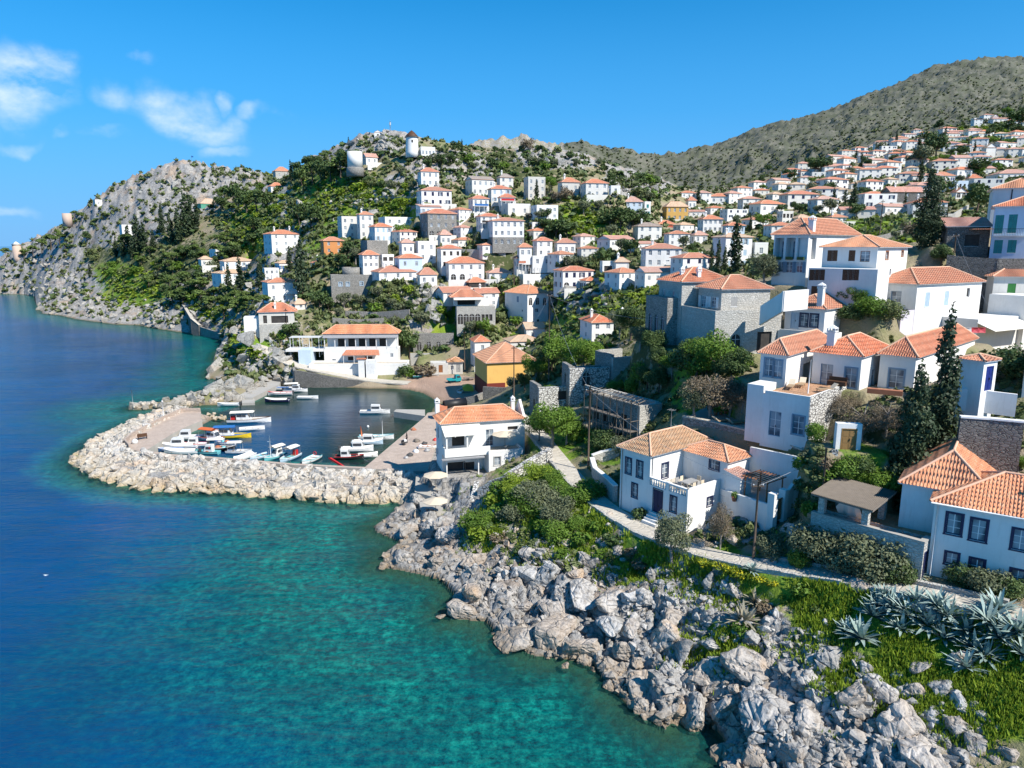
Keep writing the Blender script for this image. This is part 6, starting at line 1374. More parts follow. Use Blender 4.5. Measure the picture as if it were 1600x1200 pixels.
wall([gz(860, 700, 8.9), gz(845, 708, 8.7), gz(820, 722, 8.2), gz(790, 742, 7.2), gz(765, 752, 6.0), gz(748, 762, 4.9)], .7, 3.2, 'stone_white', 'white painted rubble wall winding down beside the harbour house')
wall([gz(745, 752, 5), gz(735, 790, 3.0)], .6, 2.5, 'stone_white', 'white rubble wall stub at the foot of the winding wall')
wall([gz(968, 700, 10.2), gz(942, 706, 9.6), gz(925, 712, 9.2)], .5, 2.6, 'stone_pale', 'stone garden wall left of the balustraded house', 'white')
wall([gz(925, 716, 9.2), gz(930, 732, 9.0), gz(950, 748, 9.2), gz(962, 760, 9.2)], .45, 2.6, 'stone_pale', 'stone wall with white cap bordering the path by the balustraded house', 'white')
wall([gz(462, 605, 0, 4.4), gz(500, 605.5, 0, 3.4), gz(540, 605, 0, 2.1), gz(592, 604.6, 0, 1.2), gz(628, 606.5, 0, .9)], .6, 5, 'stone_dark', 'dark stone quay wall below the taverna', None)
wall([gz(440, 556, 6.0), gz(455, 566, 4.9), gz(462, 605, 0, 4.35)], .6, 5, 'stone_grey', 'stone retaining wall of the lane above the far mole')
wall([gz(247, 453, 12), gz(268, 462, 11), gz(288, 478, 9.5), gz(300, 498, 6.5), gz(312, 508, 4.2)], 1.0, 6, 'stone_dark', 'tall dark stone retaining wall on the headland slope', 'paving')
wall([gz(312, 510, 3.6), gz(345, 520, 2.6), gz(366, 523, 2.4)], .8, 4, 'stone_grey', 'low stone landing wall at the headland shore')
wall([gz(1130, 705, 12.2), gz(1090, 700, 11.8)], .5, 2.5, 'white', 'short white wall end behind the balustraded house', None, 'garden_wall')
wall([gz(958, 536, 17), gz(1010, 548, 17), gz(1040, 562, 17), gz(1062, 580, 16.6)], .6, 5, 'stone_grey', 'grey stone garden wall below the stone mansion', 'paving')
wall([gz(1000, 560, 14.5), gz(990, 600, 12), gz(1030, 610, 12)], .6, 4.5, 'stone_grey', 'weathered stone terrace wall right of the roofless ruin')
wall([gz(1500, 652, 21), gz(1545, 655, 21), gz(1600, 660, 21)], .5, 6.5, 'stone_dark', 'dark stone retaining wall under the white terrace at right', 'white')
wall([gz(1540, 720, 15.5), gz(1600, 724, 15.5)], .5, 4, 'stone_grey', 'grey stone garden wall behind the pink roofed house')
wall([gz(1497, 606, 22.6), gz(1540, 610, 22.5), gz(1590, 616, 22.4)], .3, 2.0, 'white', 'white terrace parapet with lamp at the right edge', None, 'garden_wall')
wall([gz(1362, 712, 15.6), gz(1390, 698, 17.2), gz(1405, 686, 18.5)], .4, 3, 'stone_pale', 'white capped stair wall below the cypresses', 'white')
wall([gz(1325, 738, 14.8), gz(1362, 728, 15.2)], .4, 2, 'stone_pale', 'white capped wall behind the reed pergola', 'white')
wall([gz(1180, 535, 21.5), gz(1202, 510, 23.8), gz(1222, 487, 26)], .5, 5, 'stone_pale', 'stepped stone stair wall with stones along its top', None, 'stair_wall')
wall([gz(1190, 478, 27.4), gz(1225, 455, 29.5), gz(1262, 452, 29.6)], .4, 2.5, 'white', 'swooping white garden wall left of the block house', None, 'garden_wall')
wall([gz(1500, 642, 19.4), gz(1524, 622, 20.5), gz(1530, 590, 22.5)], .3, 3, 'white', 'curved white garden wall rising to the blue door', None, 'garden_wall')
for px, py, w_, lab in ((680, 305, 0, ''),): pass
for pl, lab in (([(640, 328), (675, 330), (704, 329)], 'grey stone terrace wall under the highest village houses'), ([(586, 312), (620, 315), (650, 314)], 'long grey terrace wall above the green garden slope'), ([(720, 397), (760, 398), (790, 396)], 'wide pale retaining wall in the village centre'), ([(928, 436), (968, 438), (1010, 440)], 'pale stone wall above the orange cliff'),
    ([(900, 372), (935, 380), (948, 385)], 'white wall sloping through the dark trees'), ([(540, 494), (590, 496), (640, 492)], 'reddish terrace wall above the taverna'), ([(520, 505), (560, 508), (600, 505)], 'lower terrace wall directly behind the taverna roof'), ([(1376, 345), (1396, 333), (1404, 330)], 'white capped wall rising beside the green plot'), ([(1475, 345), (1490, 342), (1512, 328)], 'stone yard wall right of the arched white house'), ([(1350, 385), (1380, 378), (1410, 370)], 'grey wall below the green plot')):
 p = []
 for x, y in pl:
  h = hit(x, y)
  if h: p.append((h[0], h[1], h[2]+1.6))
 if len(p) > 1: wall(p, .5, 4.0, 'stone_pale' if 'pale' in lab or 'white' in lab else 'stone_grey', lab)
wall([P(1480, 398, 111.5), P(1515, 402, 110), P(1560, 404, 108), P(1610, 404, 107)], .6, 8, 'stone_dark', 'dark stone retaining wall under the teal-shuttered house')
wall([gz(1290, 719, 14.9), gz(1291, 742, 14.3), gz(1284, 770, 13.2), gz(1272, 795, 12.0)], .5, 3.5, 'stone_pale', 'pale stone wall stepping down between garden court and reed pergola')
# ---------------------------------------------------------------- vegetation
def leafcloud(lobes, n, size, seed, up=0., aspect=1.7, shell=.55):
 """n leaf faces spread over the outer part of every lobe (cx,cy,cz,rx,ry,rz)"""
 rs = np.random.RandomState(seed); L = np.array(lobes, float); vol = (L[:, 3]*L[:, 4]*L[:, 5])**.67; k = rs.choice(len(L), n, p=vol/vol.sum())
 d = rs.normal(size=(n, 3)); d /= np.linalg.norm(d, axis=1)[:, None]; r = shell+(1-shell)*rs.rand(n)**.6
 r = r*(1+.22*(fbm(d[:, 0]*2.2+k*3.1, d[:, 1]*2.2, d[:, 2]*2.2, 2, seed)-.5)*2)
 C = L[k, :3]+d*r[:, None]*L[k, 3:]
 nr = d*.9+rs.normal(size=(n, 3))*.75+np.array([0, 0, .35+up]); nr /= np.linalg.norm(nr, axis=1)[:, None]
 a = np.cross(nr, rs.normal(size=(n, 3))); a /= np.linalg.norm(a, axis=1)[:, None]+1e-9; b = np.cross(nr, a); s = size*(.6+.8*rs.rand(n))[:, None]
 V = np.stack([C-a*s*aspect*.5, C-b*s*.5, C+a*s*aspect*.5, C+b*s*.5], 1).reshape(-1, 3); F = np.arange(n*4).reshape(-1, 4); return V, F
def me_from(name, V, F, mat):
 me = bpy.data.meshes.new(name); V = np.asarray(V, 'f'); F = np.asarray(F, 'i'); me.vertices.add(len(V)); me.vertices.foreach_set('co', V.ravel()); me.loops.add(F.size); me.loops.foreach_set('vertex_index', F.ravel())
 me.polygons.add(len(F)); me.polygons.foreach_set('loop_start', np.arange(0, F.size, 4, dtype='i')); me.polygons.foreach_set('loop_total', np.full(len(F), 4, 'i')); me.materials.append(mat); me.update(calc_edges=True); return me
def trunk_me(name, H, r, limbs, mat, seed, lean=.06):
 rg = random.Random(seed); mb = MB(); top = Vector((rg.uniform(-lean, lean)*H, rg.uniform(-lean, lean)*H, H)); mid = top*.5+Vector((rg.uniform(-lean, lean)*H, rg.uniform(-lean, lean)*H, 0))
 pts = [Vector((0, 0, -.12)), mid*.5, mid, top]; mb.tube(pts, [r*1.25, r, r*.8, r*.4], mat, 7)
 for i in range(limbs):
  t = rg.uniform(.45, .95); b = mid.lerp(top, max(0, t*2-1)) if t > .5 else mid*t*2; a = rg.uniform(0, 6.28); l = rg.uniform(.22, .42)
  e = b+Vector((math.cos(a)*l, math.sin(a)*l, rg.uniform(.1, .32))); mb.tube([b, b.lerp(e, .5)+Vector((0, 0, .03)), e], [r*.5, r*.35, r*.15], mat, 5)
 return mb.data(name, False)
def lobes_round(seed, n=9, R=.36, zc=.62, sq=.75, sp=.30):
 rg = random.Random(seed); out = [(0, 0, zc, R*.8, R*.8, R*.7)]
 for i in range(n): a = i*2.4+rg.uniform(-.4, .4); q = sp*rg.uniform(.6, 1.1); out.append((math.cos(a)*q, math.sin(a)*q, zc+rg.uniform(-.22, .24)*sq, R*rg.uniform(.38, .62), R*rg.uniform(.38, .62), R*rg.uniform(.32, .52)))
 return out
def lobes_cyp(seed, R=.11):
 rg = random.Random(seed); out = []; n = 26
 for i in range(n):
  z = .06+.92*i/(n-1); pr = R*min(1, (z+.05)*5)*(1-max(0, (z-.35)/.68)**1.6*.88); a = rg.uniform(0, 6.28); q = pr*.38; out.append((math.cos(a)*q, math.sin(a)*q, z-.03, pr*rg.uniform(.62, .9), pr*rg.uniform(.62, .9), .085))
 return out
def lobes_pine(seed):
 rg = random.Random(seed); out = []
 for i in range(11): a = i*2.4+rg.uniform(-.5, .5); q = .33*rg.uniform(.2, 1.1); z = .92-q*rg.uniform(.6, 1.1); out.append((math.cos(a)*q, math.sin(a)*q, z, rg.uniform(.14, .22), rg.uniform(.14, .22), rg.uniform(.07, .11)))
 return out
def lobes_bush(seed, n=7):
 rg = random.Random(seed); out = [(0, 0, .36, .36, .36, .34)]
 for i in range(n): a = i*2.4; q = .3*rg.uniform(.5, 1.1); out.append((math.cos(a)*q, math.sin(a)*q, .34+rg.uniform(-.14, .2), rg.uniform(.17, .26), rg.uniform(.17, .26), rg.uniform(.16, .26)))
 return out
PROTO = {}
def proto(kind, near):
 """returns list of (crown mesh, trunk mesh)"""
 key = (kind, near)
 if key in PROTO: return PROTO[key]
 out = []; k = 3
 for i in range(k):
  sd = hash((kind, near, i)) % 9999 if False else (sum(map(ord, kind))*7+i*31+near*3)
  if kind == 'cypress': lb, leaf, n, sz = lobes_cyp(sd), 'leaf_cypress', (700, 6500)[near], (.034, .0125)[near]; tr = trunk_me('trunk', .4, .018, 0, M['bark'], sd, 0)
  elif kind == 'cypress_wide': lb, leaf, n, sz = lobes_cyp(sd, .20), 'leaf_cypress', (900, 8000)[near], (.040, .016)[near]; tr = trunk_me('trunk', .4, .02, 0, M['bark'], sd, 0)
  elif kind == 'pine': lb, leaf, n, sz = lobes_pine(sd), 'leaf_pine', (800, 5000)[near], (.055, .022)[near]; tr = trunk_me('trunk', .8, .028, 6, M['bark'], sd)
  elif kind == 'dark': lb, leaf, n, sz = lobes_round(sd), 'leaf_dark', (800, 6500)[near], (.060, .022)[near]; tr = trunk_me('trunk', .6, .03, 5, M['bark'], sd)
  elif kind == 'olive': lb, leaf, n, sz = lobes_round(sd, 10, .38, .6, .8), 'leaf_olive', (800, 6500)[near], (.055, .020)[near]; tr = trunk_me('trunk', .5, .035, 6, M['bark_grey'], sd)
  elif kind == 'green': lb, leaf, n, sz = lobes_round(sd, 11, .38, .58, .8, .32), 'leaf_green', (800, 7000)[near], (.055, .021)[near]; tr = trunk_me('trunk', .5, .03, 6, M['bark_grey'], sd)
  elif kind == 'brown': lb, leaf, n, sz = lobes_round(sd, 12, .38, .55, .9, .34), 'leaf_brown', (500, 5200)[near], (.05, .014)[near]; tr = trunk_me('trunk', .6, .03, 14, M['bark_grey'], sd)
  else: lb, n, sz = lobes_bush(sd), (360, 3200)[near], (.085, .030)[near]; leaf = {'bush': 'leaf_scrub', 'bush_green': 'leaf_green', 'bush_lime': 'leaf_lime', 'bush_dark': 'leaf_dark', 'bush_brown': 'leaf_brown', 'bush_yellow': 'leaf_yellow', 'bush_olive': 'leaf_olive'}[kind]; tr = None
  V, F = leafcloud(lb, n, sz, sd % 10000, aspect=1.9 if kind != 'brown' else 3.0, shell=.45 if near else .5)
  out.append((me_from('crown', V, F, M[leaf]), tr))
 PROTO[key] = out; return out
TREES = []
NICE = {'cypress': ('dark cypress', 'cypress'), 'cypress_wide': ('broad dark cypress', 'cypress'), 'pine': ('pine tree', 'pine tree'), 'dark': ('dark evergreen tree', 'tree'), 'olive': ('grey-green olive tree', 'tree'), 'green': ('bright green tree', 'tree'), 'brown': ('bare brownish tree', 'tree'),
  'bush': ('dull green shrub', 'shrub'), 'bush_green': ('fresh green shrub', 'shrub'), 'bush_lime': ('lime green shrub', 'shrub'), 'bush_dark': ('dark green shrub', 'shrub'), 'bush_brown': ('dry brown shrub', 'shrub'), 'bush_yellow': ('yellow flowering shrub', 'shrub'), 'bush_olive': ('silvery olive shrub', 'shrub')}
def tree(kind, px, py, hpx, wf=1.0, Y=None, label=None, rg=random.Random(5)):
 if Y: x, y, _ = P(px, py, Y); z = tz(x, y)
 else:
  h = hit(px, py)
  if h is None: return
  x, y, z = h
 f = y*CP-(z-CH)*SP; H = hpx/FPX*f; near = 1 if hpx*0+f < 150 and hpx > 26 else 0
 cr, tr = rg.choice(proto(kind, near)); nm, cat = NICE[kind]
 bushy = kind.startswith('bush'); big = H > 6
 size = '' if bushy else ('tall ' if H > 7.5 else 'small ' if H < 3.2 else '')
 lab = label or (size+nm)
 if bushy:
  o = bpy.data.objects.new('shrub', cr); link(o); k = H/.72; o.scale = (k*wf, k*wf, k); o.location = (x, y, z-.08*H)
 else:
  o = empty({'cypress': 'cypress_tree', 'cypress_wide': 'cypress_tree', 'pine': 'pine_tree'}.get(kind, 'tree'), (x, y, z)); c = bpy.data.objects.new('crown', cr); link(c, o); c.scale = (H*wf, H*wf, H)
  t = bpy.data.objects.new('trunk', tr); link(t, o); t.scale = (H*wf, H*wf, H)
 o.rotation_euler = (0, 0, rg.uniform(0, 6.28))
 g = {'cypress': 'cypresses on the slopes', 'shrub': 'shrubs on the slopes', 'pine tree': 'pines on the slopes', 'tree': 'trees on the slopes'}[cat]
 if label: props(o, label, cat, g)
 else: pend(o, lab, cat, g)
 return o
def plant_all():
 T = tree
 for a in [('cypress', 1147, 428, 88, 1.15), ('cypress', 1111, 422, 42), ('cypress', 1121, 424, 50), ('cypress', 1132, 425, 40, 1.1), ('cypress', 1438, 287, 38, 1.1), ('cypress', 1337, 252, 20), ('cypress', 838, 312, 30, 1.3), ('cypress', 1000, 335, 32, 1.4), ('cypress', 1091, 318, 26, 1.5), ('cypress', 907, 308, 20), ('cypress', 722, 238, 20),
    ('cypress_wide', 408, 452, 48, .8), ('cypress', 376, 458, 56, 1.2), ('cypress', 358, 458, 46, 1.2), ('cypress_wide', 473, 462, 88, .7), ('cypress', 453, 424, 40, 1.2), ('cypress', 455, 286, 34, 1.2), ('cypress', 545, 232, 18),
    ('cypress', 202, 392, 40, 1.4), ('cypress_wide', 216, 395, 60, .7), ('cypress', 226, 392, 45, 1.3), ('cypress_wide', 255, 365, 48, .6), ('cypress_wide', 268, 380, 50, .6), ('cypress', 280, 380, 55, 1.2), ('cypress', 291, 370, 70, 1.2), ('cypress', 299, 365, 62, 1.2), ('cypress', 308, 360, 50), ('cypress', 240, 392, 34, 1.3), ('cypress', 207, 405, 34, 1.3), ('cypress', 193, 402, 34, 1.3), ('cypress', 182, 402, 30, 1.2), ('cypress', 141, 433, 22, 1.3),
    ('cypress', 1400, 226, 22), ('cypress', 1383, 232, 13), ('cypress', 1369, 236, 14), ('cypress', 1434, 252, 42, 1.2), ('cypress', 1511, 240, 24), ('cypress', 1522, 242, 22), ('cypress', 1475, 232, 32, 1.2), ('cypress', 1563, 228, 18), ('cypress', 1333, 330, 46, 1.3), ('cypress', 1302, 318, 24, 1.3), ('cypress_wide', 1320, 318, 22), ('cypress', 1412, 335, 34), ('cypress', 1172, 362, 24, 1.2), ('cypress', 1245, 262, 14), ('cypress', 1345, 268, 30), ('cypress', 1030, 318, 20, 1.2), ('cypress', 1130, 312, 10, 1.6)]: T(*a)
 def tt(kind, px, pyt, Y, wf, lab):
  x, y, zt = P(px, pyt, Y); T(kind, px, 600, (zt-tz(x, y))/(y*CP-(tz(x, y)-CH)*SP)*FPX, wf, Y, lab)
 T('cypress_wide', 1442, 422, 122, .95, 120, 'huge dark cypress behind the lilac-winged house')
 tt('cypress', 1475, 480, 61, .85, 'tallest slender cypress in front of the grey-blue shuttered villa')
 tt('cypress_wide', 1437, 570, 58.5, .75, 'broad dark cypress left of the tallest cypress')
 for a in [('pine', 52, 402, 20), ('pine', 66, 396, 24), ('pine', 80, 390, 26), ('pine', 95, 388, 26), ('pine', 103, 396, 18), ('pine', 38, 405, 16), ('pine', 10, 404, 18), ('pine', 118, 346, 18), ('pine', 128, 345, 14), ('dark', 136, 378, 18), ('pine', 90, 372, 14),
    ('pine', 352, 322, 32), ('dark', 370, 328, 42), ('dark', 386, 332, 36), ('pine', 402, 334, 40), ('dark', 412, 330, 34), ('dark', 345, 330, 26), ('pine', 362, 340, 24),
    ('dark', 472, 292, 34), ('pine', 488, 290, 38), ('dark', 502, 286, 36), ('dark', 517, 284, 38), ('pine', 532, 280, 38), ('dark', 545, 272, 36), ('dark', 534, 256, 24), ('pine', 512, 256, 22), ('dark', 485, 268, 26), ('dark', 466, 276, 24), ('dark', 497, 262, 20), ('dark', 556, 258, 22), ('dark', 470, 258, 14),
    ('dark', 468, 352, 32), ('dark', 486, 356, 40), ('dark', 498, 352, 30), ('dark', 401, 372, 34), ('dark', 396, 388, 30), ('dark', 418, 390, 38), ('dark', 544, 405, 30), ('olive', 556, 410, 26), ('dark', 540, 425, 32), ('olive', 600, 378, 18), ('green', 628, 374, 26),
    ('olive', 700, 254, 16), ('dark', 690, 262, 22), ('dark', 668, 266, 18), ('dark', 712, 240, 20), ('dark', 706, 256, 16), ('brown', 824, 238, 24), ('dark', 774, 240, 12), ('dark', 785, 242, 10), ('dark', 770, 258, 12), ('olive', 845, 260, 14), ('olive', 865, 262, 14), ('dark', 640, 258, 12), ('olive', 626, 276, 16), ('olive', 605, 262, 12), ('dark', 575, 290, 16), ('olive', 612, 300, 20), ('dark', 597, 298, 18), ('olive', 645, 300, 18),
    ('olive', 935, 262, 14), ('olive', 900, 260, 12), ('dark', 955, 288, 18), ('green', 860, 300, 26), ('brown', 885, 315, 26), ('brown', 870, 318, 22), ('olive', 912, 335, 22), ('olive', 935, 330, 18), ('dark', 853, 345, 20), ('dark', 868, 374, 34, 1.2), ('dark', 886, 374, 30, 1.2), ('dark', 850, 362, 24), ('olive', 842, 345, 16), ('bush_brown', 828, 344, 12),
    ('dark', 952, 358, 32, 1.2), ('dark', 970, 360, 38, 1.1), ('dark', 990, 356, 32, 1.2), ('dark', 1003, 352, 22), ('olive', 955, 372, 22), ('dark', 985, 400, 30), ('olive', 970, 396, 26), ('dark', 940, 424, 42, .8), ('olive', 892, 424, 26, 1.2), ('dark', 876, 426, 20), ('olive', 910, 420, 22), ('green', 984, 434, 14), ('olive', 1012, 380, 12), ('olive', 1068, 390, 24), ('dark', 1080, 400, 20), ('green', 1084, 412, 24), ('olive', 1066, 410, 26), ('dark', 1050, 376, 14), ('dark', 1104, 410, 20), ('olive', 1100, 360, 14), ('olive', 1150, 350, 14),
    ('dark', 1168, 332, 16), ('brown', 1173, 320, 14), ('green', 1192, 358, 26, 1.1), ('dark', 1212, 332, 16), ('dark', 1240, 330, 16), ('dark', 1250, 334, 18, 1.2), ('olive', 1268, 305, 22), ('olive', 1274, 314, 18), ('dark', 1232, 300, 10), ('dark', 1292, 308, 24), ('olive', 1296, 336, 28), ('dark', 1338, 342, 26), ('dark', 1265, 350, 12), ('dark', 1200, 270, 14), ('dark', 1228, 278, 16), ('dark', 1238, 282, 18), ('dark', 1275, 272, 28, 1.2), ('dark', 1288, 272, 30), ('dark', 1264, 262, 18), ('dark', 1190, 284, 12), ('dark', 1180, 290, 10), ('olive', 1305, 288, 16),
    ('dark', 1462, 248, 42, 1.0), ('olive', 1440, 264, 40), ('olive', 1424, 262, 22), ('dark', 1450, 230, 26), ('dark', 1467, 204, 18), ('dark', 1490, 210, 14), ('dark', 1527, 276, 32, 1.2), ('dark', 1464, 308, 34), ('dark', 1526, 332, 48, 1.05), ('dark', 1540, 325, 30), ('olive', 1500, 288, 16), ('dark', 1478, 262, 16), ('green', 1572, 184, 18), ('dark', 1590, 200, 30, 1.3), ('dark', 1575, 206, 20, 1.3), ('dark', 1556, 210, 18, 1.3), ('dark', 1600, 185, 22), ('dark', 1548, 212, 14), ('olive', 1375, 240, 18), ('dark', 1402, 250, 16), ('dark', 1355, 262, 14), ('brown', 1418, 372, 28), ('olive', 1398, 378, 18), ('olive', 1370, 366, 14), ('dark', 1438, 346, 22), ('olive', 1455, 352, 18),
    ('dark', 1470, 418, 40, 1.1), ('green', 1500, 425, 30, 1.1), ('dark', 1490, 430, 28)]: T(*a)
 for a in [('dark', 455, 533, 32, 1.0), ('bush_green', 440, 530, 16), ('olive', 538, 482, 26), ('olive', 560, 480, 22), ('olive', 582, 484, 20), ('olive', 590, 470, 24), ('dark', 500, 482, 32), ('dark', 514, 488, 26), ('olive', 530, 498, 20), ('olive', 612, 486, 22), ('dark', 640, 486, 18), ('bush_lime', 640, 460, 16), ('bush_lime', 618, 472, 14), ('olive', 660, 515, 30), ('dark', 640, 560, 50, .7), ('dark', 628, 546, 34, .8), ('olive', 720, 520, 22), ('olive', 735, 525, 26), ('green', 755, 525, 30), ('green', 700, 500, 16), ('bush_lime', 690, 490, 14),
    ('green', 885, 592, 80, .95), ('green', 912, 588, 66), ('dark', 860, 588, 60, .9), ('green', 838, 598, 48), ('green', 930, 570, 40), ('dark', 905, 600, 30), ('olive', 968, 530, 50, .8), ('dark', 985, 535, 62, .9), ('olive', 950, 520, 30), ('green', 940, 505, 26), ('olive', 1000, 545, 40), ('dark', 1020, 560, 50), ('green', 960, 620, 30), ('bush_green', 990, 612, 28), ('dark', 1010, 612, 44), ('dark', 1028, 616, 46), ('bush_green', 1000, 590, 30),
    ('green', 862, 700, 82, 1.05), ('green', 842, 690, 50), ('green', 885, 695, 54), ('bush_green', 905, 690, 34), ('bush_green', 860, 628, 30), ('dark', 820, 610, 30), ('olive', 800, 612, 26),
    ('dark', 1085, 605, 84, 1.0), ('green', 1120, 612, 104, 1.05), ('dark', 1100, 620, 96, 1.05), ('green', 1050, 590, 46), ('dark', 1140, 610, 70), ('dark', 1030, 580, 44), ('brown', 1110, 655, 88, 1.1), ('brown', 1140, 652, 80), ('olive', 1085, 655, 60), ('brown', 1160, 640, 50), ('olive', 1195, 446, 56, 1.0), ('green', 1340, 480, 34, 1.2), ('green', 1318, 478, 26, 1.2), ('bush_green', 1355, 482, 22), ('dark', 1216, 440, 18)]: T(*a)
 for a in [('olive', 1050, 880, 90, .78, None, 'grey-green bush-like tree standing at the path by the white steps'), ('bush_dark', 1000, 812, 22, .9, None, 'small dark bush by the white steps of the balustraded house'),
    ('bush_olive', 1268, 872, 62, 1.0, None, 'leftmost big olive-green bush of the row under the stone terrace'), ('bush_olive', 1300, 886, 66, 1.0, None, 'second big bush of the row under the stone terrace'), ('bush_olive', 1338, 896, 74, 1.0, None, 'third and largest bush of the row under the stone terrace'), ('bush_olive', 1378, 905, 70, 1.0, None, 'fourth bush of the row, against the stone terrace corner'), ('bush_dark', 1406, 910, 46, 1.0, None, 'dark low bush at the navy door of the stone terrace'),
    ('bush_green', 1248, 886, 36, .9, None, 'small bright green bush left of the terrace bush row'), ('bush_dark', 1500, 912, 40, 1.2, None, 'dark bush under the lower windows of the right-edge house'), ('bush_olive', 1535, 925, 44, 1.3, None, 'sprawling bush by the path at the right-edge house'), ('bush_dark', 1572, 935, 40, 1.2, None, 'rightmost dark bush in front of the right-edge house'), ('bush_dark', 1483, 890, 34, .9, None, 'upright bush beside the navy door at right'),
    ('bush_green', 1370, 766, 40, 1.3, None, 'bright bush behind the reed pergola roof'), ('bush_green', 1392, 762, 34, 1.1, None, 'smaller bright bush right behind the reed pergola'), ('bush_green', 1322, 745, 40, 1.2, None, 'green bush below the wooden gate'), ('bush_dark', 1345, 738, 34, 1.1, None, 'dark bush right of the wooden gate steps'), ('bush_green', 1360, 492, 34, 1.4, None, 'green shrub on the mound behind the villa roofs'), ('bush', 1385, 500, 36, 1.4, None, 'dull shrub on the mound left of the lilac wing'), ('bush_dark', 1335, 500, 30, 1.4, None, 'dark shrub behind the tall-chimney house'), ('bush_olive', 1375, 475, 26, 1.4, None, 'olive shrub high on the mound by the lilac wing'),
    ('bush_green', 1275, 690, 34, .9, None, 'green bush on the retaining wall by the villa doors'), ('brown', 1345, 690, 66, 1.3, None, 'bare climbing shrub spreading over the villa stone front'), ('brown', 1310, 650, 44, 1.4, None, 'brown creeper on the roof terrace edge of the villa'), ('brown', 1385, 680, 60, 1.0, None, 'leafless tree in front of the villa right wing'), ('brown', 1400, 705, 40, 1.2, None, 'grey twiggy bush left of the broad cypress'),
    ('bush_green', 1545, 702, 26, 1.2, None, 'green vegetable plants in the walled plot at right'), ('bush_green', 1520, 706, 22, 1.2, None, 'small green plants by the stone wall stub'), ('bush_dark', 1585, 620, 60, 1.2, 70, 'dense dark tree mass under the right white terrace'), ('olive', 1535, 600, 50, 1.2, None, 'loose grey-green tree above the right white terrace'), ('green', 1590, 740, 36, 1.1, None, 'yellow-green bush behind the right-edge roof'),
    ('bush_dark', 948, 700, 34, 1.3, None, 'round dark bush in front of the scaffolded ruin'), ('bush_olive', 975, 708, 30, 1.2, None, 'grey-green bush left of the weathered roof'), ('bush_green', 930, 690, 26, 1.2, None, 'low green bush beside the utility pole'), ('bush_green', 1150, 565, 24, 1.2, None, 'garden bush beside the mansion stairs'),
    ('brown', 1125, 858, 80, .55, None, 'bare thin tree among the rocks below the court wall'), ('bush_olive', 1205, 868, 36, 1.1, None, 'silvery succulent bush by the utility pole'), ('bush_dark', 632, 586, 20, 1.1, None, 'round dark shrub in the white planter by the beach'), ('bush_green', 645, 588, 14, 1.2, None, 'lighter shrub next to the round planter shrub'), ('bush_dark', 495, 560, 20, 1.0, None, 'clipped shrub on the taverna terrace corner'), ('bush_brown', 665, 588, 22, 1.2, None, 'reddish bougainvillea at the beach cottage')]: T(*a)
 rg = random.Random(21)
 for i in range(36):
  px = rg.gauss(842, 38); py = rg.gauss(785, 26)
  if py < 745+abs(px-842)*.35 or py > 860: continue
  T('bush_olive' if i % 4 == 0 else 'bush_green' if i % 4 < 3 else 'bush_lime', px, py, rg.uniform(18, 36), 1.35)
 for px, py in ((850, 800), (868, 812), (905, 820), (1120, 885), (1138, 890), (1160, 898), (1185, 905), (1210, 912), (1095, 880)): T('bush_yellow', px+rg.uniform(-4, 4), py+4, rg.uniform(9, 14), 1.7)
 for k, px, py, hh in (('bush_green', 1258, 735, 24), ('bush', 1272, 752, 26), ('bush_dark', 1265, 775, 26), ('bush_olive', 1280, 790, 24), ('bush_green', 1268, 806, 26), ('bush_brown', 1284, 730, 22), ('bush', 1252, 765, 20), ('bush_lime', 1290, 772, 20), ('bush_dark', 1256, 795, 22), ('bush', 1276, 728, 20), ('bush_green', 1294, 750, 22), ('bush_olive', 1262, 716, 18), ('bush', 1280, 712, 18)): T(k, px, py, hh, 1.3)
 for px, py in ((760, 830), (745, 820), (780, 848), (812, 862), (930, 828), (905, 850), (880, 870), (960, 850), (985, 868), (1000, 890), (940, 870), (780, 800), (1225, 940), (1195, 960), (1250, 930), (1275, 955), (1185, 985), (1160, 990)): T(rg.choice(('bush_green', 'bush_green', 'bush_dark', 'bush_brown')), px, py, rg.uniform(12, 22), 1.4)
 n = 0
 while n < 120:
  x, y, rx, ry, ks = rg.choice(((470, 330, 90, 50, 'l'), (560, 320, 70, 35, 'l'), (640, 305, 60, 30, 'l'), (420, 350, 40, 30, 'l'), (240, 440, 80, 35, 'd'), (300, 420, 70, 35, 'd'), (340, 440, 60, 25, 'd'), (170, 420, 60, 30, 'd'), (800, 258, 150, 20, 'd'), (900, 365, 50, 30, 'l'), (960, 480, 70, 40, 'l'), (620, 480, 60, 25, 'd'), (1000, 300, 40, 25, 'd'), (760, 500, 60, 20, 'l'), (330, 470, 60, 20, 'd')))
  px, py = rg.gauss(x, rx*.5), rg.gauss(y, ry*.5); k = rg.choice(('bush_lime', 'bush_green', 'bush_lime', 'bush') if ks == 'l' else ('bush_dark', 'bush', 'bush_olive', 'bush_green'))
  if T(k, px, py, rg.uniform(7, 15), 1.35): n += 1
 for i in range(46):
  px, py = rg.uniform(1170, 1590), 0; py = rg.uniform(max(200, 300-(px-1170)*.25), 345); h = hit(px, py)
  if h and 200 < h[1] < 640: T(('dark', 'olive', 'dark', 'green')[i % 4], px, py, rg.uniform(10, 19), 1.2)
 for i in range(58):
  px, py = rg.choice(((250, 420), (300, 410), (340, 400), (320, 445), (360, 470), (220, 400), (280, 450), (380, 500)))
  px += rg.gauss(0, 22); py += rg.gauss(0, 11)
  if 385 < px and py < 480: continue
  T('pine' if i % 5 else 'dark', px, py, rg.uniform(14, 27), 1.25)
 for px, py in ((270, 478), (290, 470), (312, 478), (330, 485), (345, 480), (360, 486), (372, 492), (385, 488), (350, 500), (335, 470), (305, 462)): T('pine', px, py, rg.uniform(20, 28), 1.4)
plant_all()
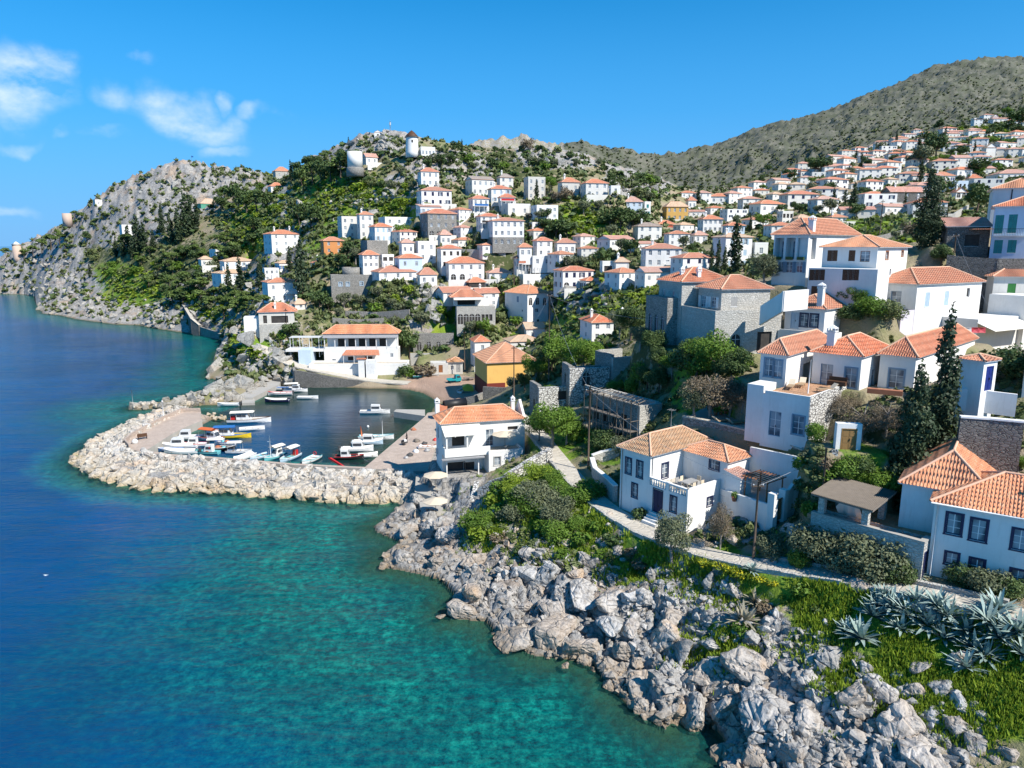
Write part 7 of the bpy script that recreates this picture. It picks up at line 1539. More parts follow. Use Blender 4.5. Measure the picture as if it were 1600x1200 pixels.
def scatter_clumps(name, n, sampler, mat, label, seed, s0, s1, per=14):
 rs = np.random.RandomState(seed); rg = random.Random(seed); V, F = leafcloud(lobes_bush(seed, 5), per, .42, seed, shell=.3); Vs = []; c = 0
 for _ in range(n):
  p = sampler(rg)
  if p is None: continue
  s = rg.uniform(s0, s1)*(p[3] if len(p) > 3 else 1); a = rg.uniform(0, 6.28); ca, sa = math.cos(a), math.sin(a); W = V.copy(); W[:, 0], W[:, 1] = V[:, 0]*ca-V[:, 1]*sa, V[:, 0]*sa+V[:, 1]*ca
  Vs.append(W*np.array([s*1.3, s*1.3, s])+np.array(p[:3])-np.array([0, 0, .1*s])); c += 1
 A = np.concatenate(Vs); o = np_mesh(name, A, np.arange(len(A)).reshape(-1, 4), M[mat]); props(o, label, None, None, 'stuff'); o['category'] = 'scrub'; return o
def samp_hill(rg):
 for _ in range(20):
  px = rg.uniform(0, 1600); h = hit(px, rg.uniform(215, 600))
  if px < 330 and rg.random() < .5: continue
  if h and 130 < h[1] < 640 and h[2] > 1.2 and not noveg(h[0], h[1]): return h+(.7+h[1]/500,)
def samp_lime(rg):
 for _ in range(20):
  x, y, a, b = rg.choice(((450, 330, 80, 45), (540, 305, 80, 35), (630, 320, 60, 30), (400, 360, 50, 40), (210, 450, 70, 30), (330, 480, 50, 20), (900, 350, 50, 35), (1000, 480, 60, 40), (800, 480, 200, 60), (1350, 360, 150, 30), (1540, 205, 70, 20), (390, 545, 30, 20)))
  h = hit(rg.gauss(x, a*.5), rg.gauss(y, b*.5))
  if h and 130 < h[1] < 640 and h[2] > 1.2 and not noveg(h[0], h[1]): return h+(.7+h[1]/500,)
def samp_m(rg):
 for _ in range(20):
  h = hit(rg.uniform(880, 1600), rg.uniform(100, 320))
  if h and h[1] > 500: return h+(1,)
scatter_clumps('scrub', 6000, samp_hill, 'leaf_scrub', 'low green scrub covering the hillsides', 3, .7, 2.0)
scatter_clumps('dark_scrub', 900, samp_hill, 'leaf_dark', 'low dark bushes scattered over the hillsides', 4, .8, 2.2)
scatter_clumps('lime_scrub', 2000, samp_lime, 'leaf_lime', 'bright spring growth scattered over the hillsides', 5, .6, 1.6)
scatter_clumps('mountain_scrub', 2200, samp_m, 'leaf_scrub', 'dark scrub dotted over the mountain', 6, 1.6, 4.0, 8)
def samp_garden(rg):
 for _ in range(20):
  h = hit(rg.uniform(780, 1600), rg.uniform(520, 900))
  if h and h[1] < 140 and h[2] > 3:
   d = seg_dist(np.array([h[0]]), np.array([h[1]]), path)
   if d[0] > 2.4 and not noveg(h[0], h[1]): return h+(1,)
scatter_clumps('undergrowth', 1500, samp_garden, 'leaf_scrub', 'weeds and low undergrowth between the garden walls', 7, .25, .8, 22)
def grass():
 rg = random.Random(9); rs = np.random.RandomState(9); Vs = []; pts = []
 Z = ((835, 790, 110, 60), (780, 830, 55, 40), (900, 830, 70, 40), (1000, 880, 60, 30), (1240, 935, 115, 48), (1130, 885, 70, 22), (1120, 1000, 45, 28), (1330, 960, 120, 45), (1430, 1000, 120, 40), (1520, 1050, 120, 55), (1330, 1050, 70, 40), (1590, 1110, 50, 50), (1450, 1100, 50, 30))
 while len(pts) < 12000:
  x, y, a, b = rg.choice(Z); px = x+rg.gauss(0, .5)*a; py = y+rg.gauss(0, .5)*b; h = hit(px, py) if len(pts) % 6 == 0 or not pts else None
  if h is None and pts: q = pts[-1]; xx, yy = q[0]+rg.gauss(0, .55), q[1]+rg.gauss(0, .55); h = (xx, yy, tz(xx, yy))
  if h is None or h[1] > 100 or h[2] < 1.5: continue
  if seg_dist(np.array([h[0]]), np.array([h[1]]), path)[0] < 1.35 or vnoise(np.array([h[0]/2.3]), np.array([h[1]/2.3]))[0] < .34: continue
  pts.append(h)
 A = np.array(pts); n = len(A); A = np.repeat(A, 5, 0); n = len(A); A[:, :2] += rs.normal(0, .16, (n, 2)); h = rs.uniform(.14, .42, n); a = rs.uniform(0, 6.28, n); w = .045+rs.rand(n)*.05; t = rs.normal(0, .10, (n, 2))
 d = np.stack([np.cos(a)*w, np.sin(a)*w, 0*w], 1); top = A+np.stack([t[:, 0], t[:, 1], h], 1)
 V = np.stack([A-d-[0, 0, .05], A+d-[0, 0, .05], top+d*.25, top-d*.25], 1).reshape(-1, 3); o = np_mesh('grass', V, np.arange(n*4).reshape(-1, 4), M['grass']); props(o, 'fresh green grass on the cliff-top bank', None, None, 'stuff')
grass()
def agave_me(seed, n=42, mat='agave'):
 rg = random.Random(seed); mb = MB()
 for i in range(n):
  a = i*2.39996+rg.uniform(-.2, .2); el = rg.uniform(.12, 1.35)*(1 if i > n*.3 else .5); L = rg.uniform(.75, 1.15); bend = rg.uniform(-.45, .15)
  pts = []; p = Vector((0, 0, .05)); e = el
  for k in range(6):
   t = k/5; pts.append((p.copy(), .115*(1-t)**.6*(1 if k else .7)+.004)); p = p+Vector((math.cos(a)*math.cos(e), math.sin(a)*math.cos(e), math.sin(e)))*L/5; e += bend*.35
  s = Vector((-math.sin(a), math.cos(a), 0))
  for k in range(5):
   (p0, w0), (p1, w1) = pts[k], pts[k+1]; dn = Vector((0, 0, -.035*(1-k/5)))
   mb.mesh([p0-s*w0, p0+dn, p0+s*w0, p1-s*w1, p1+dn*.8, p1+s*w1], [(0, 1, 4, 3), (1, 2, 5, 4)], M[mat], True)
 return mb.data('agave', False)
AGP = []; AG = [agave_me(i, 40+i*3) for i in range(4)]; AGD = agave_me(9, 60, 'agave_dry')
for i, (px, py, s) in enumerate([(1365, 950, 1.3), (1375, 935, 1.2), (1345, 985, 1.55), (1395, 935, 1.35), (1560, 940, 1.3), (1465, 935, 1.3), (1408, 970, 1.2), (1540, 1015, 1.2), (1420, 950, 1.5), (1450, 965, 1.5), (1482, 950, 1.45), (1510, 975, 1.5), (1545, 960, 1.5), (1565, 985, 1.5), (1590, 975, 1.4), (1508, 1030, 1.25), (1525, 1000, 1.4), (1475, 985, 1.3), (1432, 925, 1.1), (1600, 1010, 1.3), (1380, 915, .9), (1322, 975, 1.0)]):
 h = hit(px, py+14)
 if h: o = bpy.data.objects.new('agave', AG[i % 4]); link(o); o.location = h; AGP.append((px, py)); o.scale = (s*1.12, s*1.12, s*1.1); o.rotation_euler = (0, 0, i*1.3); pend(o, 'blue-green agave' if i != 2 else 'large lone agave', 'agave', 'agaves below the path')
for px, py, s, lab in ((1162, 965, 1.6, 'half-dead drooping agave on the rocks below the path'), (1180, 935, 1.2, 'dry brown agave above the drooping one'), (1175, 885, .9, 'small agave at the foot of the utility pole'), (1205, 850, 1.1, 'silver agave in the rocks below the court gate'), (1062, 668, 1.2, 'pale spiky agave on the stone retaining wall'), (770, 640, 1.1, 'pale agave behind the harbour house roof'), (1435, 893, .8, 'little yellowish agave at the navy terrace door')):
 h = hit(px, py+8)
 if h: o = bpy.data.objects.new('agave', AGD if 'd' in lab[:6] and 'pale' not in lab or 'half' in lab else AG[1]); link(o); o.location = h; o.scale = (s, s, s); props(o, lab, 'agave')
# ---------------------------------------------------------------- far town
def far_town():
 rg = random.Random(17); pro = []
 for i, (w, d, h, rf) in enumerate([(8, 6, 3.4, 'tile'), (9.5, 6.5, 5.2, 'tile2'), (7, 6, 5.4, 'tile_pink'), (11, 7, 3.6, 'tile_pink'), (8, 7, 5.6, 'tile'), (6.5, 5.5, 3.2, 'tile_cream'), (9, 6, 5.0, ''), (7, 5, 3.0, '')]):
  for wl in ('white', 'white2'):
   H = House('house', 'x', 'x', (0, 0), 0, 1, 0); H.gmat = M[wl]; n = max(2, int(w/2.6)); H.gmat = M[wl]
   ops = auto_wins(w, h, 0, n, 'navy' if i in (1, 6) else 'greyshutter'); H.box(0, w, 0, d, -3, h, wl, F=ops, L=auto_wins(d, h, 0, 2, 'greyshutter'), top=not rf)
   if rf: H.hip(0, w, 0, d, h, 1.5, rf, .35, 'gable' if i == 3 else 'hip')
   pro.append((H.root, w, d, rf))
 reg = [((1165, 300), (1260, 262)), ]
 poly = [(1152, 312), (1195, 292), (1250, 268), (1290, 262), (1330, 240), (1360, 222), (1400, 208), (1440, 200), (1480, 190), (1535, 186), (1600, 196), (1640, 200), (1640, 300), (1540, 300), (1480, 320), (1440, 330), (1370, 345), (1320, 352), (1250, 358), (1180, 352), (1090, 345), (1080, 330)]
 taken = [((r[1]+r[2])/2, (r[4]+r[5])/2, (r[2]-r[1])*.5) for r in MID]; spots = []
 greens = [(1480, 200, 55, 14), (1560, 203, 60, 12), (1462, 232, 22, 30), (1283, 262, 26, 12), (1344, 360, 30, 20), (1526, 320, 24, 24), (1462, 300, 20, 18), (870, 360, 30, 22), (975, 345, 38, 22), (900, 330, 20, 20), (645, 315, 45, 14), (1147, 390, 20, 40), (940, 410, 20, 20)]
 poly2 = [(560, 392), (640, 375), (720, 330), (770, 320), (850, 350), (930, 395), (990, 380), (1060, 372), (1075, 300), (1110, 325), (1210, 350), (1290, 362), (1350, 372), (1260, 385), (1200, 380), (1175, 400), (1080, 432), (1000, 455), (930, 470), (860, 470), (800, 458), (700, 462), (650, 450), (570, 432)]
 def fill(pl, want, x0, x1, y0, y1, zone, sk, dmax, tight):
  n = tr = 0
  while n < want and tr < 14000:
   tr += 1; px, py = rg.uniform(x0, x1), rg.uniform(y0, y1); a = np.array([px]); b = np.array([py])
   if not inside(a, b, pl)[0] or any(abs(px-g[0]) < g[2]*.8 and abs(py-g[1]) < g[3]*.8 for g in greens): continue
   h = hit(px, py)
   if h is None or h[1] > dmax or h[1] < 165: continue
   wpx = 8.0/h[1]*FPX
   if any(abs(px-q[0]) < (wpx*.5+q[2])*tight and abs(py-q[1]-5) < (wpx*.5+q[2])*tight*.55 for q in taken): continue
   spots.append((h, px, zone, rg.choice((0, 1, 2, 3, 4, 5, 6, 7, 8, 9, 10, 11, 0, 4, 2, 6, 12, 14)), rg.uniform(.78, 1.05)*sk, rg.random())); taken.append((px, py, wpx*.5)); n += 1
 fill(poly2, 62, 560, 1350, 300, 470, 'village', .78, 330, .86)
 fill(poly, 250, 1080, 1640, 188, 358, 'town', 1.0, 660, .80)
 spots.sort(key=lambda q: q[0][1]); mass = [[], [], []]; ml = []; off = 0
 for i, (h, px, zone, pi_, k, rr) in enumerate(spots):
  root, w, d, rf = pro[pi_]; az = math.atan2(px-800, FPX); th = R_(12+36*rr)-az; sx, sz = k*(1.0+.4*((rr*7) % 1)), k*(.78+.22*((rr*13) % 1)); loc = (h[0]-w/2*math.cos(th)*k, h[1]-w/2*math.sin(th)*k, h[2]+.2)
  if i >= 205:
   Mx = Matrix.Translation(loc)@Matrix.Rotation(th, 4, 'Z')@Matrix.Diagonal((sx, k, sz, 1))
   for ch in root.children:
    for e in [ch]+list(ch.children):
     if e.type != 'MESH': continue
     Me = Mx@(Matrix.Translation(ch.location)@Matrix.Rotation(ch.rotation_euler.z, 4, 'Z')@Matrix.Diagonal((*ch.scale, 1)) if e is ch else Matrix.Identity(4))
     v0 = len(mass[0]); mass[0].extend([tuple(Me@v.co) for v in e.data.vertices])
     for p in e.data.polygons:
      m = e.data.materials[p.material_index]
      if m not in ml: ml.append(m)
      mass[1].append(tuple(v0+q for q in p.vertices)); mass[2].append(ml.index(m))
   continue
  c = root.copy(); link(c); c.scale = (sx, k, sz); c.location = loc; c.rotation_euler = (0, 0, th)
  for ch in root.children:
   e = ch.copy(); link(e); e.parent = c
   for g in ch.children: q = g.copy(); link(q); q.parent = e
  roofw = {'tile': 'orange', 'tile2': 'rust red', 'tile_pink': 'pinkish', 'tile_cream': 'beige', '': ''}[rf]
  pend(c, ('small white house with %s roof' % roofw) if rf else 'small flat white house', 'house', 'houses of the far hillside town' if zone == 'town' else 'small houses filling the village slope')
 me = bpy.data.meshes.new('distant_houses'); me.from_pydata(mass[0], [], mass[1]); [me.materials.append(m) for m in ml]; me.polygons.foreach_set('material_index', mass[2]); o = link(bpy.data.objects.new('distant_houses', me)); props(o, 'mass of tiny far houses high on the hillside town', None, None, 'stuff'); o['category'] = 'houses'
 for root, *_ in pro:
  for ch in list(root.children):
   for g in list(ch.children): bpy.data.objects.remove(g)
   bpy.data.objects.remove(ch)
  bpy.data.objects.remove(root)
far_town()
# ---------------------------------------------------------------- landmarks on the hilltops
def landmark(name, label, cat, px, py, Y): o = empty(name, P(px, py, Y)); props(o, label, cat); return o, FPX/(Y*CP-(P(px, py, Y)[2]-CH)*SP)
def part(name, par, fn): mb = MB(); fn(mb); return mb.build(name, par)
o, k = landmark('windmill', 'white windmill tower with brown conical cap on the hilltop', 'windmill', 644, 238, 300)
part('tower', o, lambda m: m.lathe([(2.7, -2), (2.65, 0), (2.35, 5.6), (2.35, 5.9)], M['white'], 20)); part('cap', o, lambda m: m.lathe([(2.75, 5.9), (2.2, 6.6), (1.1, 7.7), (.1, 8.5)], M['brown_wood'], 20)); part('window', o, lambda m: m.box(.2, .8, -2.5, -2.3, 3.6, 4.5, M['dark'])); part('ring_beam', o, lambda m: m.lathe([(2.45, 5.55), (2.8, 5.7), (2.8, 5.95), (2.4, 6.0)], M['stone_dark'], 20))
o, k = landmark('mill_tower', 'white roofless mill tower on a round stone base', 'windmill', 555, 262, 300)
part('tower', o, lambda m: m.lathe([(3.05, 0), (3.0, 6.2), (2.7, 6.2), (2.7, 5.4)], M['white'], 22)); part('stone_base', o, lambda m: m.lathe([(3.7, -3.5), (3.5, -.3), (3.3, 0)], M['stone_grey'], 20))
o, k = landmark('tower', 'old brick mill tower with pale cone roof at the far left', 'tower', 28, 403, 548)
part('shaft', o, lambda m: m.lathe([(3.1, -3), (3.0, 0), (2.8, 9.8)], M['pinkroof_wall'], 18)); part('roof', o, lambda m: m.lathe([(3.3, 9.8), (.2, 12.2)], M['white2'], 18))
o, k = landmark('tower', 'ruined round stone tower stub on the left ridge', 'tower', 105.5, 347, 500)
part('shaft', o, lambda m: m.lathe([(3.0, -3), (2.9, 5.8), (2.5, 5.8), (2.5, 5)], M['pinkroof_wall'], 16))
H = House('chapel', 'white chapel with two gables on the rocky summit', 'church', P(585, 216, 330)[:2], R_(10), 1, P(585, 216, 330)[2]); H.gmat = M['white']
H.box(0, 3.2, 0, 4, H.z-2, H.z+2.6, 'white', F=[(1.6, H.z+.2, .8, 1.6, 'dark', '')]); H.hip(0, 3.2, 0, 4, H.z+2.6, .9, 'tile_cream', .1, 'gabf'); H.box(3.22, 6.0, .5, 4, H.z-2, H.z+2.2, 'white', F=[(1.4, H.z+.5, .6, .8, 'dark', '')], top=True)
def mast(m):
 for a in (0, 2.09, 4.19): m.tube([(.35*math.cos(a), .35*math.sin(a), -1), (.18*math.cos(a), .18*math.sin(a), 5.2)], .05, M['steel'], 4)
 for i in range(8): z = i*.65; m.tube([(.3, 0, z), (-.15, .26, z+.3), (-.15, -.26, z+.6), (.3, 0, z+.62)], .03, M['steel'], 3)
 m.box(-.35, .35, -.1, .1, 3.6, 4.8, M['white_paint']); m.tube([(0, 0, 5), (0, 0, 6.2)], .03, M['steel'], 4)
o = MB(); mast(o); o = o.build('antenna_mast', None, False, P(610, 209, 329)); props(o, 'thin lattice antenna mast on the rocky summit', 'mast')
o = MB(); o.tube([(0, 0, -1), (0, 0, 6)], .07, M['steel'], 5); o.box(0, 1.3, -.02, .02, 4.9, 5.8, M['seablue']); o = o.build('flagpole', None, False, P(300, 258, 486)); props(o, 'flagpole with small flag on the left peak', 'flagpole')
# ---------------------------------------------------------------- ruins
def ruins():
 O = G(998, 690, 10.3); H = House('ruin', 'roofless grey stone ruin wrapped in wooden scaffolding', 'ruin', O, R_(32), 0, 10)
 z1 = H.zat(0, 0, 635); k1 = H.k_at(926, 14, 0); s1 = H.s_at(1034, 14, 0)
 H.part('wall', lambda m: None) if False else None
 def w(m):
  t = .55; c = 'stone_pale'
  m.box(0, s1, 0, t, -2.5, z1-10, M[c]); m.box(s1-t, s1, t, k1, -2.5, z1-10+.1, M[c]); m.box(t, s1-t, k1-t, k1, -2.5, z1-10+.3, M[c])
 H.part('wall', w)
 H.box(-.02, .5, .02+.55, k1, 8, z1+.05, 'stone_grey', L=[(k1*(i+.5)/5, 11.4, 1.0, 1.9, 'dark', '') for i in range(5)], top=True, name='window_wall')  # greyer stone paints the shaded side, paler stone the sunlit front
 H.part('inner_floor', lambda m: m.box(.6, s1-.6, .6, k1-.6, 1.6, 1.7, M['terracotta']))
 def sc_(m):
  rg = random.Random(4); W = M['grey_wood']
  for i in range(8): k = k1*i/7; m.tube([(-1.5, k, -2.4), (-1.5, k, z1-9.4+rg.uniform(0, .9))], .06, W, 5); m.tube([(-.3, k, -1), (-.3, k, z1-9.2)], .05, W, 5)
  for z in (0, 1.6, 3.1, z1-9.6): m.tube([(-1.5, 0, z), (-1.5, k1, z)], .05, W, 5)
  for i in range(7): k = k1*i/7; m.tube([(-1.5, k, rg.choice((-1, 0, 1.5))), (-1.5, k+k1/7, rg.choice((1.6, 3.1, 4)))], .045, W, 5); m.tube([(-1.5, k, 3.1), (-.1, k, 3.1)], .05, W, 5)
  for i in range(7): k = k1*(i+.2)/7; m.tube([(-1.5, k+.8, rg.choice((-1, 0))), (-1.5, k, rg.choice((3.1, 4)))], .045, W, 5)
  m.box(-1.4, -.1, .2, k1*.6, 1.6, 1.66, W); m.box(-1.4, -.1, k1*.3, k1, 3.1, 3.16, W)
  for i in range(12): k = k1*i/11; m.tube([(-.6, k, z1-9.7), (1.6, k+rg.uniform(-.3, .3), z1-9.3)], .06, W, 5)
  m.tube([(-1.2, -.5, z1-9.0), (-1.2, k1*1.02, z1-8.7)], .07, M['concrete'], 5); m.tube([(-.6, -.4, z1-9.3), (-.6, k1, z1-9.2)], .07, M['concrete'], 5)
 o = MB(); sc_(o); o = o.build('scaffolding', None, False, (O[0], O[1], 10), R_(32)); props(o, 'tangle of grey wooden scaffolding poles in front of the ruin', 'scaffold')
 O = G(890, 607, 12.6); H = House('ruin', 'pale sunlit stone ruin with one tall arched doorway', 'ruin', O, R_(12), 0, 12)
 z1 = H.zat(0, 0, 576); k1 = 4.5; s1 = H.s_at(952, 14, 0); H.box(0, s1, 0, .6, 9, z1, 'stone_white', F=H.fw([(916, 582, 603, 1.3, 'arch', 'dark')]), top=True); H.box(-.02, .6, .62, k1, 9, z1+.4, 'stone_grey', L=[(2, 13, .9, 1.6, 'dark', '')], top=True, name='side_wall'); H.box(.62, s1, k1-.6, k1, 9, z1-.4, 'stone_grey', top=True, name='rear_wall')  # sunlit front in white stone, shaded side in grey: light as colour
 O = G(842, 648, 8.2); H = House('ruin', 'long low ruin wall painted sunlit-pale, with a dark hole', 'ruin', O, R_(16), 0, 8)
 z1 = H.zat(0, 0, 606); s1 = H.s_at(918, 11, 0); H.box(0, s1, 0, .6, 5, z1, 'stone_white', F=H.fw([(880, 611, 625, 1.8, 'dark', '')]), top=True); H.box(-.02, .6, .62, 5, 5, z1+.3, 'stone_grey', L=[(2.5, 8.6, .9, 1.7, 'dark', ''), (4, 10.2, .5, .7, 'dark', '')], top=True, name='side_wall')  # front colour holds the sunlight, grey left side holds the shade
 O = G(958, 560, 17.2); H = House('ruin', 'square grey stone ruin without roof below the mansion garden', 'ruin', O, R_(22), 0, 15); H.box(0, 5, 0, .5, 12, 17.3, 'stone_pale', top=True); H.box(-.02, .5, .52, 6, 12, 17.7, 'stone_grey', top=True, name='side_wall'); H.box(.52, 5, 5.5, 6, 12, 17.8, 'stone_pale', top=True, name='rear_wall')
 O = P(646, 548, 198); H = House('ruin', 'ruined stone wall with four arched window holes beside the taverna', 'ruin', O[:2], R_(3), 0, O[2]-.5)
 z1 = H.zat(0, 0, 521); s1 = H.s_at(709, 9, 0); H.box(0, s1, 0, .6, O[2]-3, z1, 'stone_grey', F=[(s1*(i+.6)/4.2, O[2]+.2, 1.2, 2.3, 'arch', 'dark') for i in range(4)], top=True)
 H.part('low_wall', lambda m: m.box(-.5, s1+2, -4.5, -4, -3, .4, M['stone_pale']))
 wall([gz(755, 604, 6.2), gz(792, 606, 6.2)], .6, 5, 'stone_dark', 'tall grey stone wall with shade painted in, below the yellow warehouse'); wall([gz(724, 622, 3.2), gz(742, 618, 4.0), gz(757, 612, 4.4)], .5, 3.2, 'stone_grey', 'ragged grey stone wall end behind the harbour house'); wall([gz(794, 603, 6.4), gz(801, 603, 6.4)], .7, 4, 'stone_white', 'stone pier painted sunlit-pale at the end of the dark wall', None, 'stone_pier', 'wall')  # wall's shade and pier's sunlight are put into their stone colours
 O = G(1322, 700, 17.4); H = House('gateway', 'whitewashed gateway with weathered ochre wooden gate', 'gate', O, R_(-8), 0, 17); H.box(-.9, 1.2, 0, .7, 14, 19.6, 'white', F=[(1.05, 17.1, 1.15, 2.0, 'door', 'ochre_wood')], top=True)
 O = G(1532, 614, 22.4); H = House('gateway', 'small white porch with ultramarine door at the right', 'gate', O, R_(30), 0, 22); H.box(0, 2.2, 0, 2.0, 19, 25.2, 'white', F=[(1.1, 22.5, 1.0, 2.1, 'door', 'blue_paint')], top=True); H.hip(0, 2.2, 0, 2, 25.2, .4, 'tile', .2, 'hip')
 O = G(1543, 700, 16.5); H = House('shelter', 'flat grey roofed stone shelter under the right terrace', 'shelter', O, R_(-12), 0, 16); H.box(0, 5, 0, 3, 14, 17.8, 'stone_grey', F=[(2.5, 16.1, 3.6, 1.5, 'dark', '')]); H.part('roof', lambda m: m.box(-.4, 6, -.6, 3.2, 1.8, 1.95, M['concrete_grey']))
ruins()
def pergola():
 T = TT; o = empty('pergola', (T.O[0], T.O[1], 12.75), T.th); props(o, 'stone-pillared pergola with flat grey reed roof', 'pergola')
 zt = 14.75; s0 = .1; kA = T.k_at(1278, zt, s0); kB = T.k_at(1358, zt, s0)
 for s, k in ((s0, kB), (s0, kA-.6), (3.6, kB), (3.6, kA-.6)): part('pillar', o, lambda m: m.box(s, s+.5, k, k+.5, -.3, zt-12.9, M['stone_pale']))
 def rf(m):
  V = [(-.5, kB-.5, zt-12.75), (4.4, kB-.5, zt-12.4), (4.4, kA+.3, zt-12.2), (-.5, kA+.3, zt-12.6)]; m.mesh(V+[(x, y, z-.14) for x, y, z in V], [(0, 1, 2, 3), (7, 6, 5, 4), (0, 4, 5, 1), (1, 5, 6, 2), (2, 6, 7, 3), (3, 7, 4, 0)], M['grey_wood'])
  n = 40
  for i in range(n): k = kB-.5+(kA-kB+.8)*i/(n-1); m.tube([(-.55, k, zt-12.70+.15*i/n), (4.45, k, zt-12.36+.15*i/n)], .04, M['grey_wood'], 4, False)
 part('reed_roof', o, rf)
 b = MB(); n = 9
 V = []; 
 for i in range(n+1):
  t = i/n
  for j in range(6): a = j/5; V.append((1.0+.9*a+.1*math.sin(i*2), kB+1.0+t*(kA-kB-2.2), .15+1.9*(1-a)*math.sin(math.pi*(.15+.85*t*.9))**.6+.06*math.sin(i*3+j)))
 b.mesh(V, [(i*6+j, i*6+j+1, (i+1)*6+j+1, (i+1)*6+j) for i in range(n) for j in range(5)], M['canvas'], True); o = b.build('awning_cloth', None, False, (T.O[0], T.O[1], 12.75), T.th); props(o, 'crumpled white-blue cloth hung under the reed pergola', 'cloth')
 x, y = G(1440, 823, 12.75); o = empty('parasol', (x, y, 12.75)); props(o, 'closed navy and white striped parasol on the tiled terrace', 'parasol')
 part('base', o, lambda m: m.box(-.45, .45, -.45, .45, 0, .12, M['darkgrey'])); part('pole', o, lambda m: m.tube([(0, 0, .1), (0, 0, 2.7)], .03, M['white_paint'], 6)); part('canopy', o, lambda m: (m.lathe([(.06, .75), (.22, .95), (.16, 1.25)], M['navy'], 10), m.lathe([(.16, 1.25), (.19, 1.4), (.16, 1.6)], M['white_paint'], 10), m.lathe([(.16, 1.6), (.24, 1.9), (.2, 2.4), (.04, 2.75)], M['navy'], 10)))
pergola()
# ---------------------------------------------------------------- poles and wires
POLES = []
def pole(px, py, pyt, z, label, arm=True, mat='bark'):
 x, y = (G(px, py, z) if z is not None else hit(px, py)[:2]); zz = z if z is not None else hit(px, py)[2]; v = (600-pyt)/FPX; top = CH+y*(-SP+v*CP)/(CP+v*SP)
 o = empty('utility_pole', (x, y, zz)); props(o, label, 'utility pole', 'utility poles'); h = top-zz
 part('post', o, lambda m: m.tube([(0, 0, -.6), (0, 0, h)], [.13, .08], M[mat], 8))
 if arm: part('cross_arm', o, lambda m: m.box(-.5, .5, -.05, .05, h-.5, h-.38, M[mat])); part('insulators', o, lambda m: [m.lathe([(.04, 0), (.05, .08), (.02, .14)], M['white_paint'], 6, (a, 0, h-.38)) for a in (-.4, 0, .4)])
 POLES.append((x, y, top-.4)); return o
pole(919, 730, 605, 7.9, 'tall brown utility pole at the path corner by the ruin'); pole(803, 636, 540, 6, 'rusty utility pole with lamp in front of the yellow warehouse'); pole(857.5, 590, 458, 11.5, 'tall dark utility pole among the green garden trees')
pole(1177, 872, 752, 8.3, 'utility pole on the rocks below the court gate'); pole(450, 548, 482, 6.5, 'pole at the taverna lane left of the terrace'); pole(726, 574, 517, 4, 'pole beside the house by the ruined arches'); pole(1374, 372, 312, None, 'pole under the brown barn', True); pole(1475, 382, 320, None, 'pole left of the teal-shuttered house'); pole(1281, 818, 700, 11.2, 'thin dark pole inside the garden court corner', False); pole(803, 450, 395, None, 'pole in front of the pink-roofed low house'); pole(1490, 402, 364, None, 'short wooden pole below the stone shed'); pole(680, 400, 370, None, 'slim pole beside the flat-topped village house', False)
def wire(a, b, sag, label):
 a, b = Vector(a), Vector(b); m = MB(); m.tube([a.lerp(b, t/12)-Vector((0, 0, sag*4*(t/12)*(1-t/12))) for t in range(13)], .018, M['steel'], 4, False, False); o = m.build('overhead_wire', None, False); props(o, label, 'wire', 'overhead wires')
wire(POLES[0], POLES[2], 1.2, 'overhead wire from the path corner pole up to the garden pole'); wire(POLES[1], POLES[2], .8, 'overhead wire between the warehouse pole and the garden pole'); wire(POLES[3], POLES[0], 1.4, 'overhead wire from the rock pole to the path corner pole')
wire(POLES[2], P(1110, 500, 96), 1.5, 'overhead wire rising from the garden pole to the mansion'); wire(POLES[3], P(1500, 560, 78), 1.5, 'long overhead wire from the rock pole past the tall cypress'); wire(POLES[10], P(1545, 480, 90), .5, 'overhead wire from the short wooden pole to the green-shuttered house'); wire(POLES[1], P(760, 565, 149), .2, 'stay wire from the warehouse pole down to its corner')
o = MB(); o.tube([(0, 0, -1), (0, 0, 3.6)], .06, M['steel'], 6); o = o.build('mast_post', None, False, G(208, 634, .5)+(.5,)); props(o, 'thin marker post at the tip of the far mole', 'post')
o = MB(); o.tube([(0, 0, 0), (0, 0, 3.4)], .07, M['white_paint'], 6); o.lathe([(.15, 3.4), (.15, 3.7), (.03, 3.8)], M['white_paint'], 8); o = o.build('lamp_post', None, False, G(256, 655, 1.5)+(1.5,)); props(o, 'white lamp post on the breakwater rocks near its end', 'lamp post')
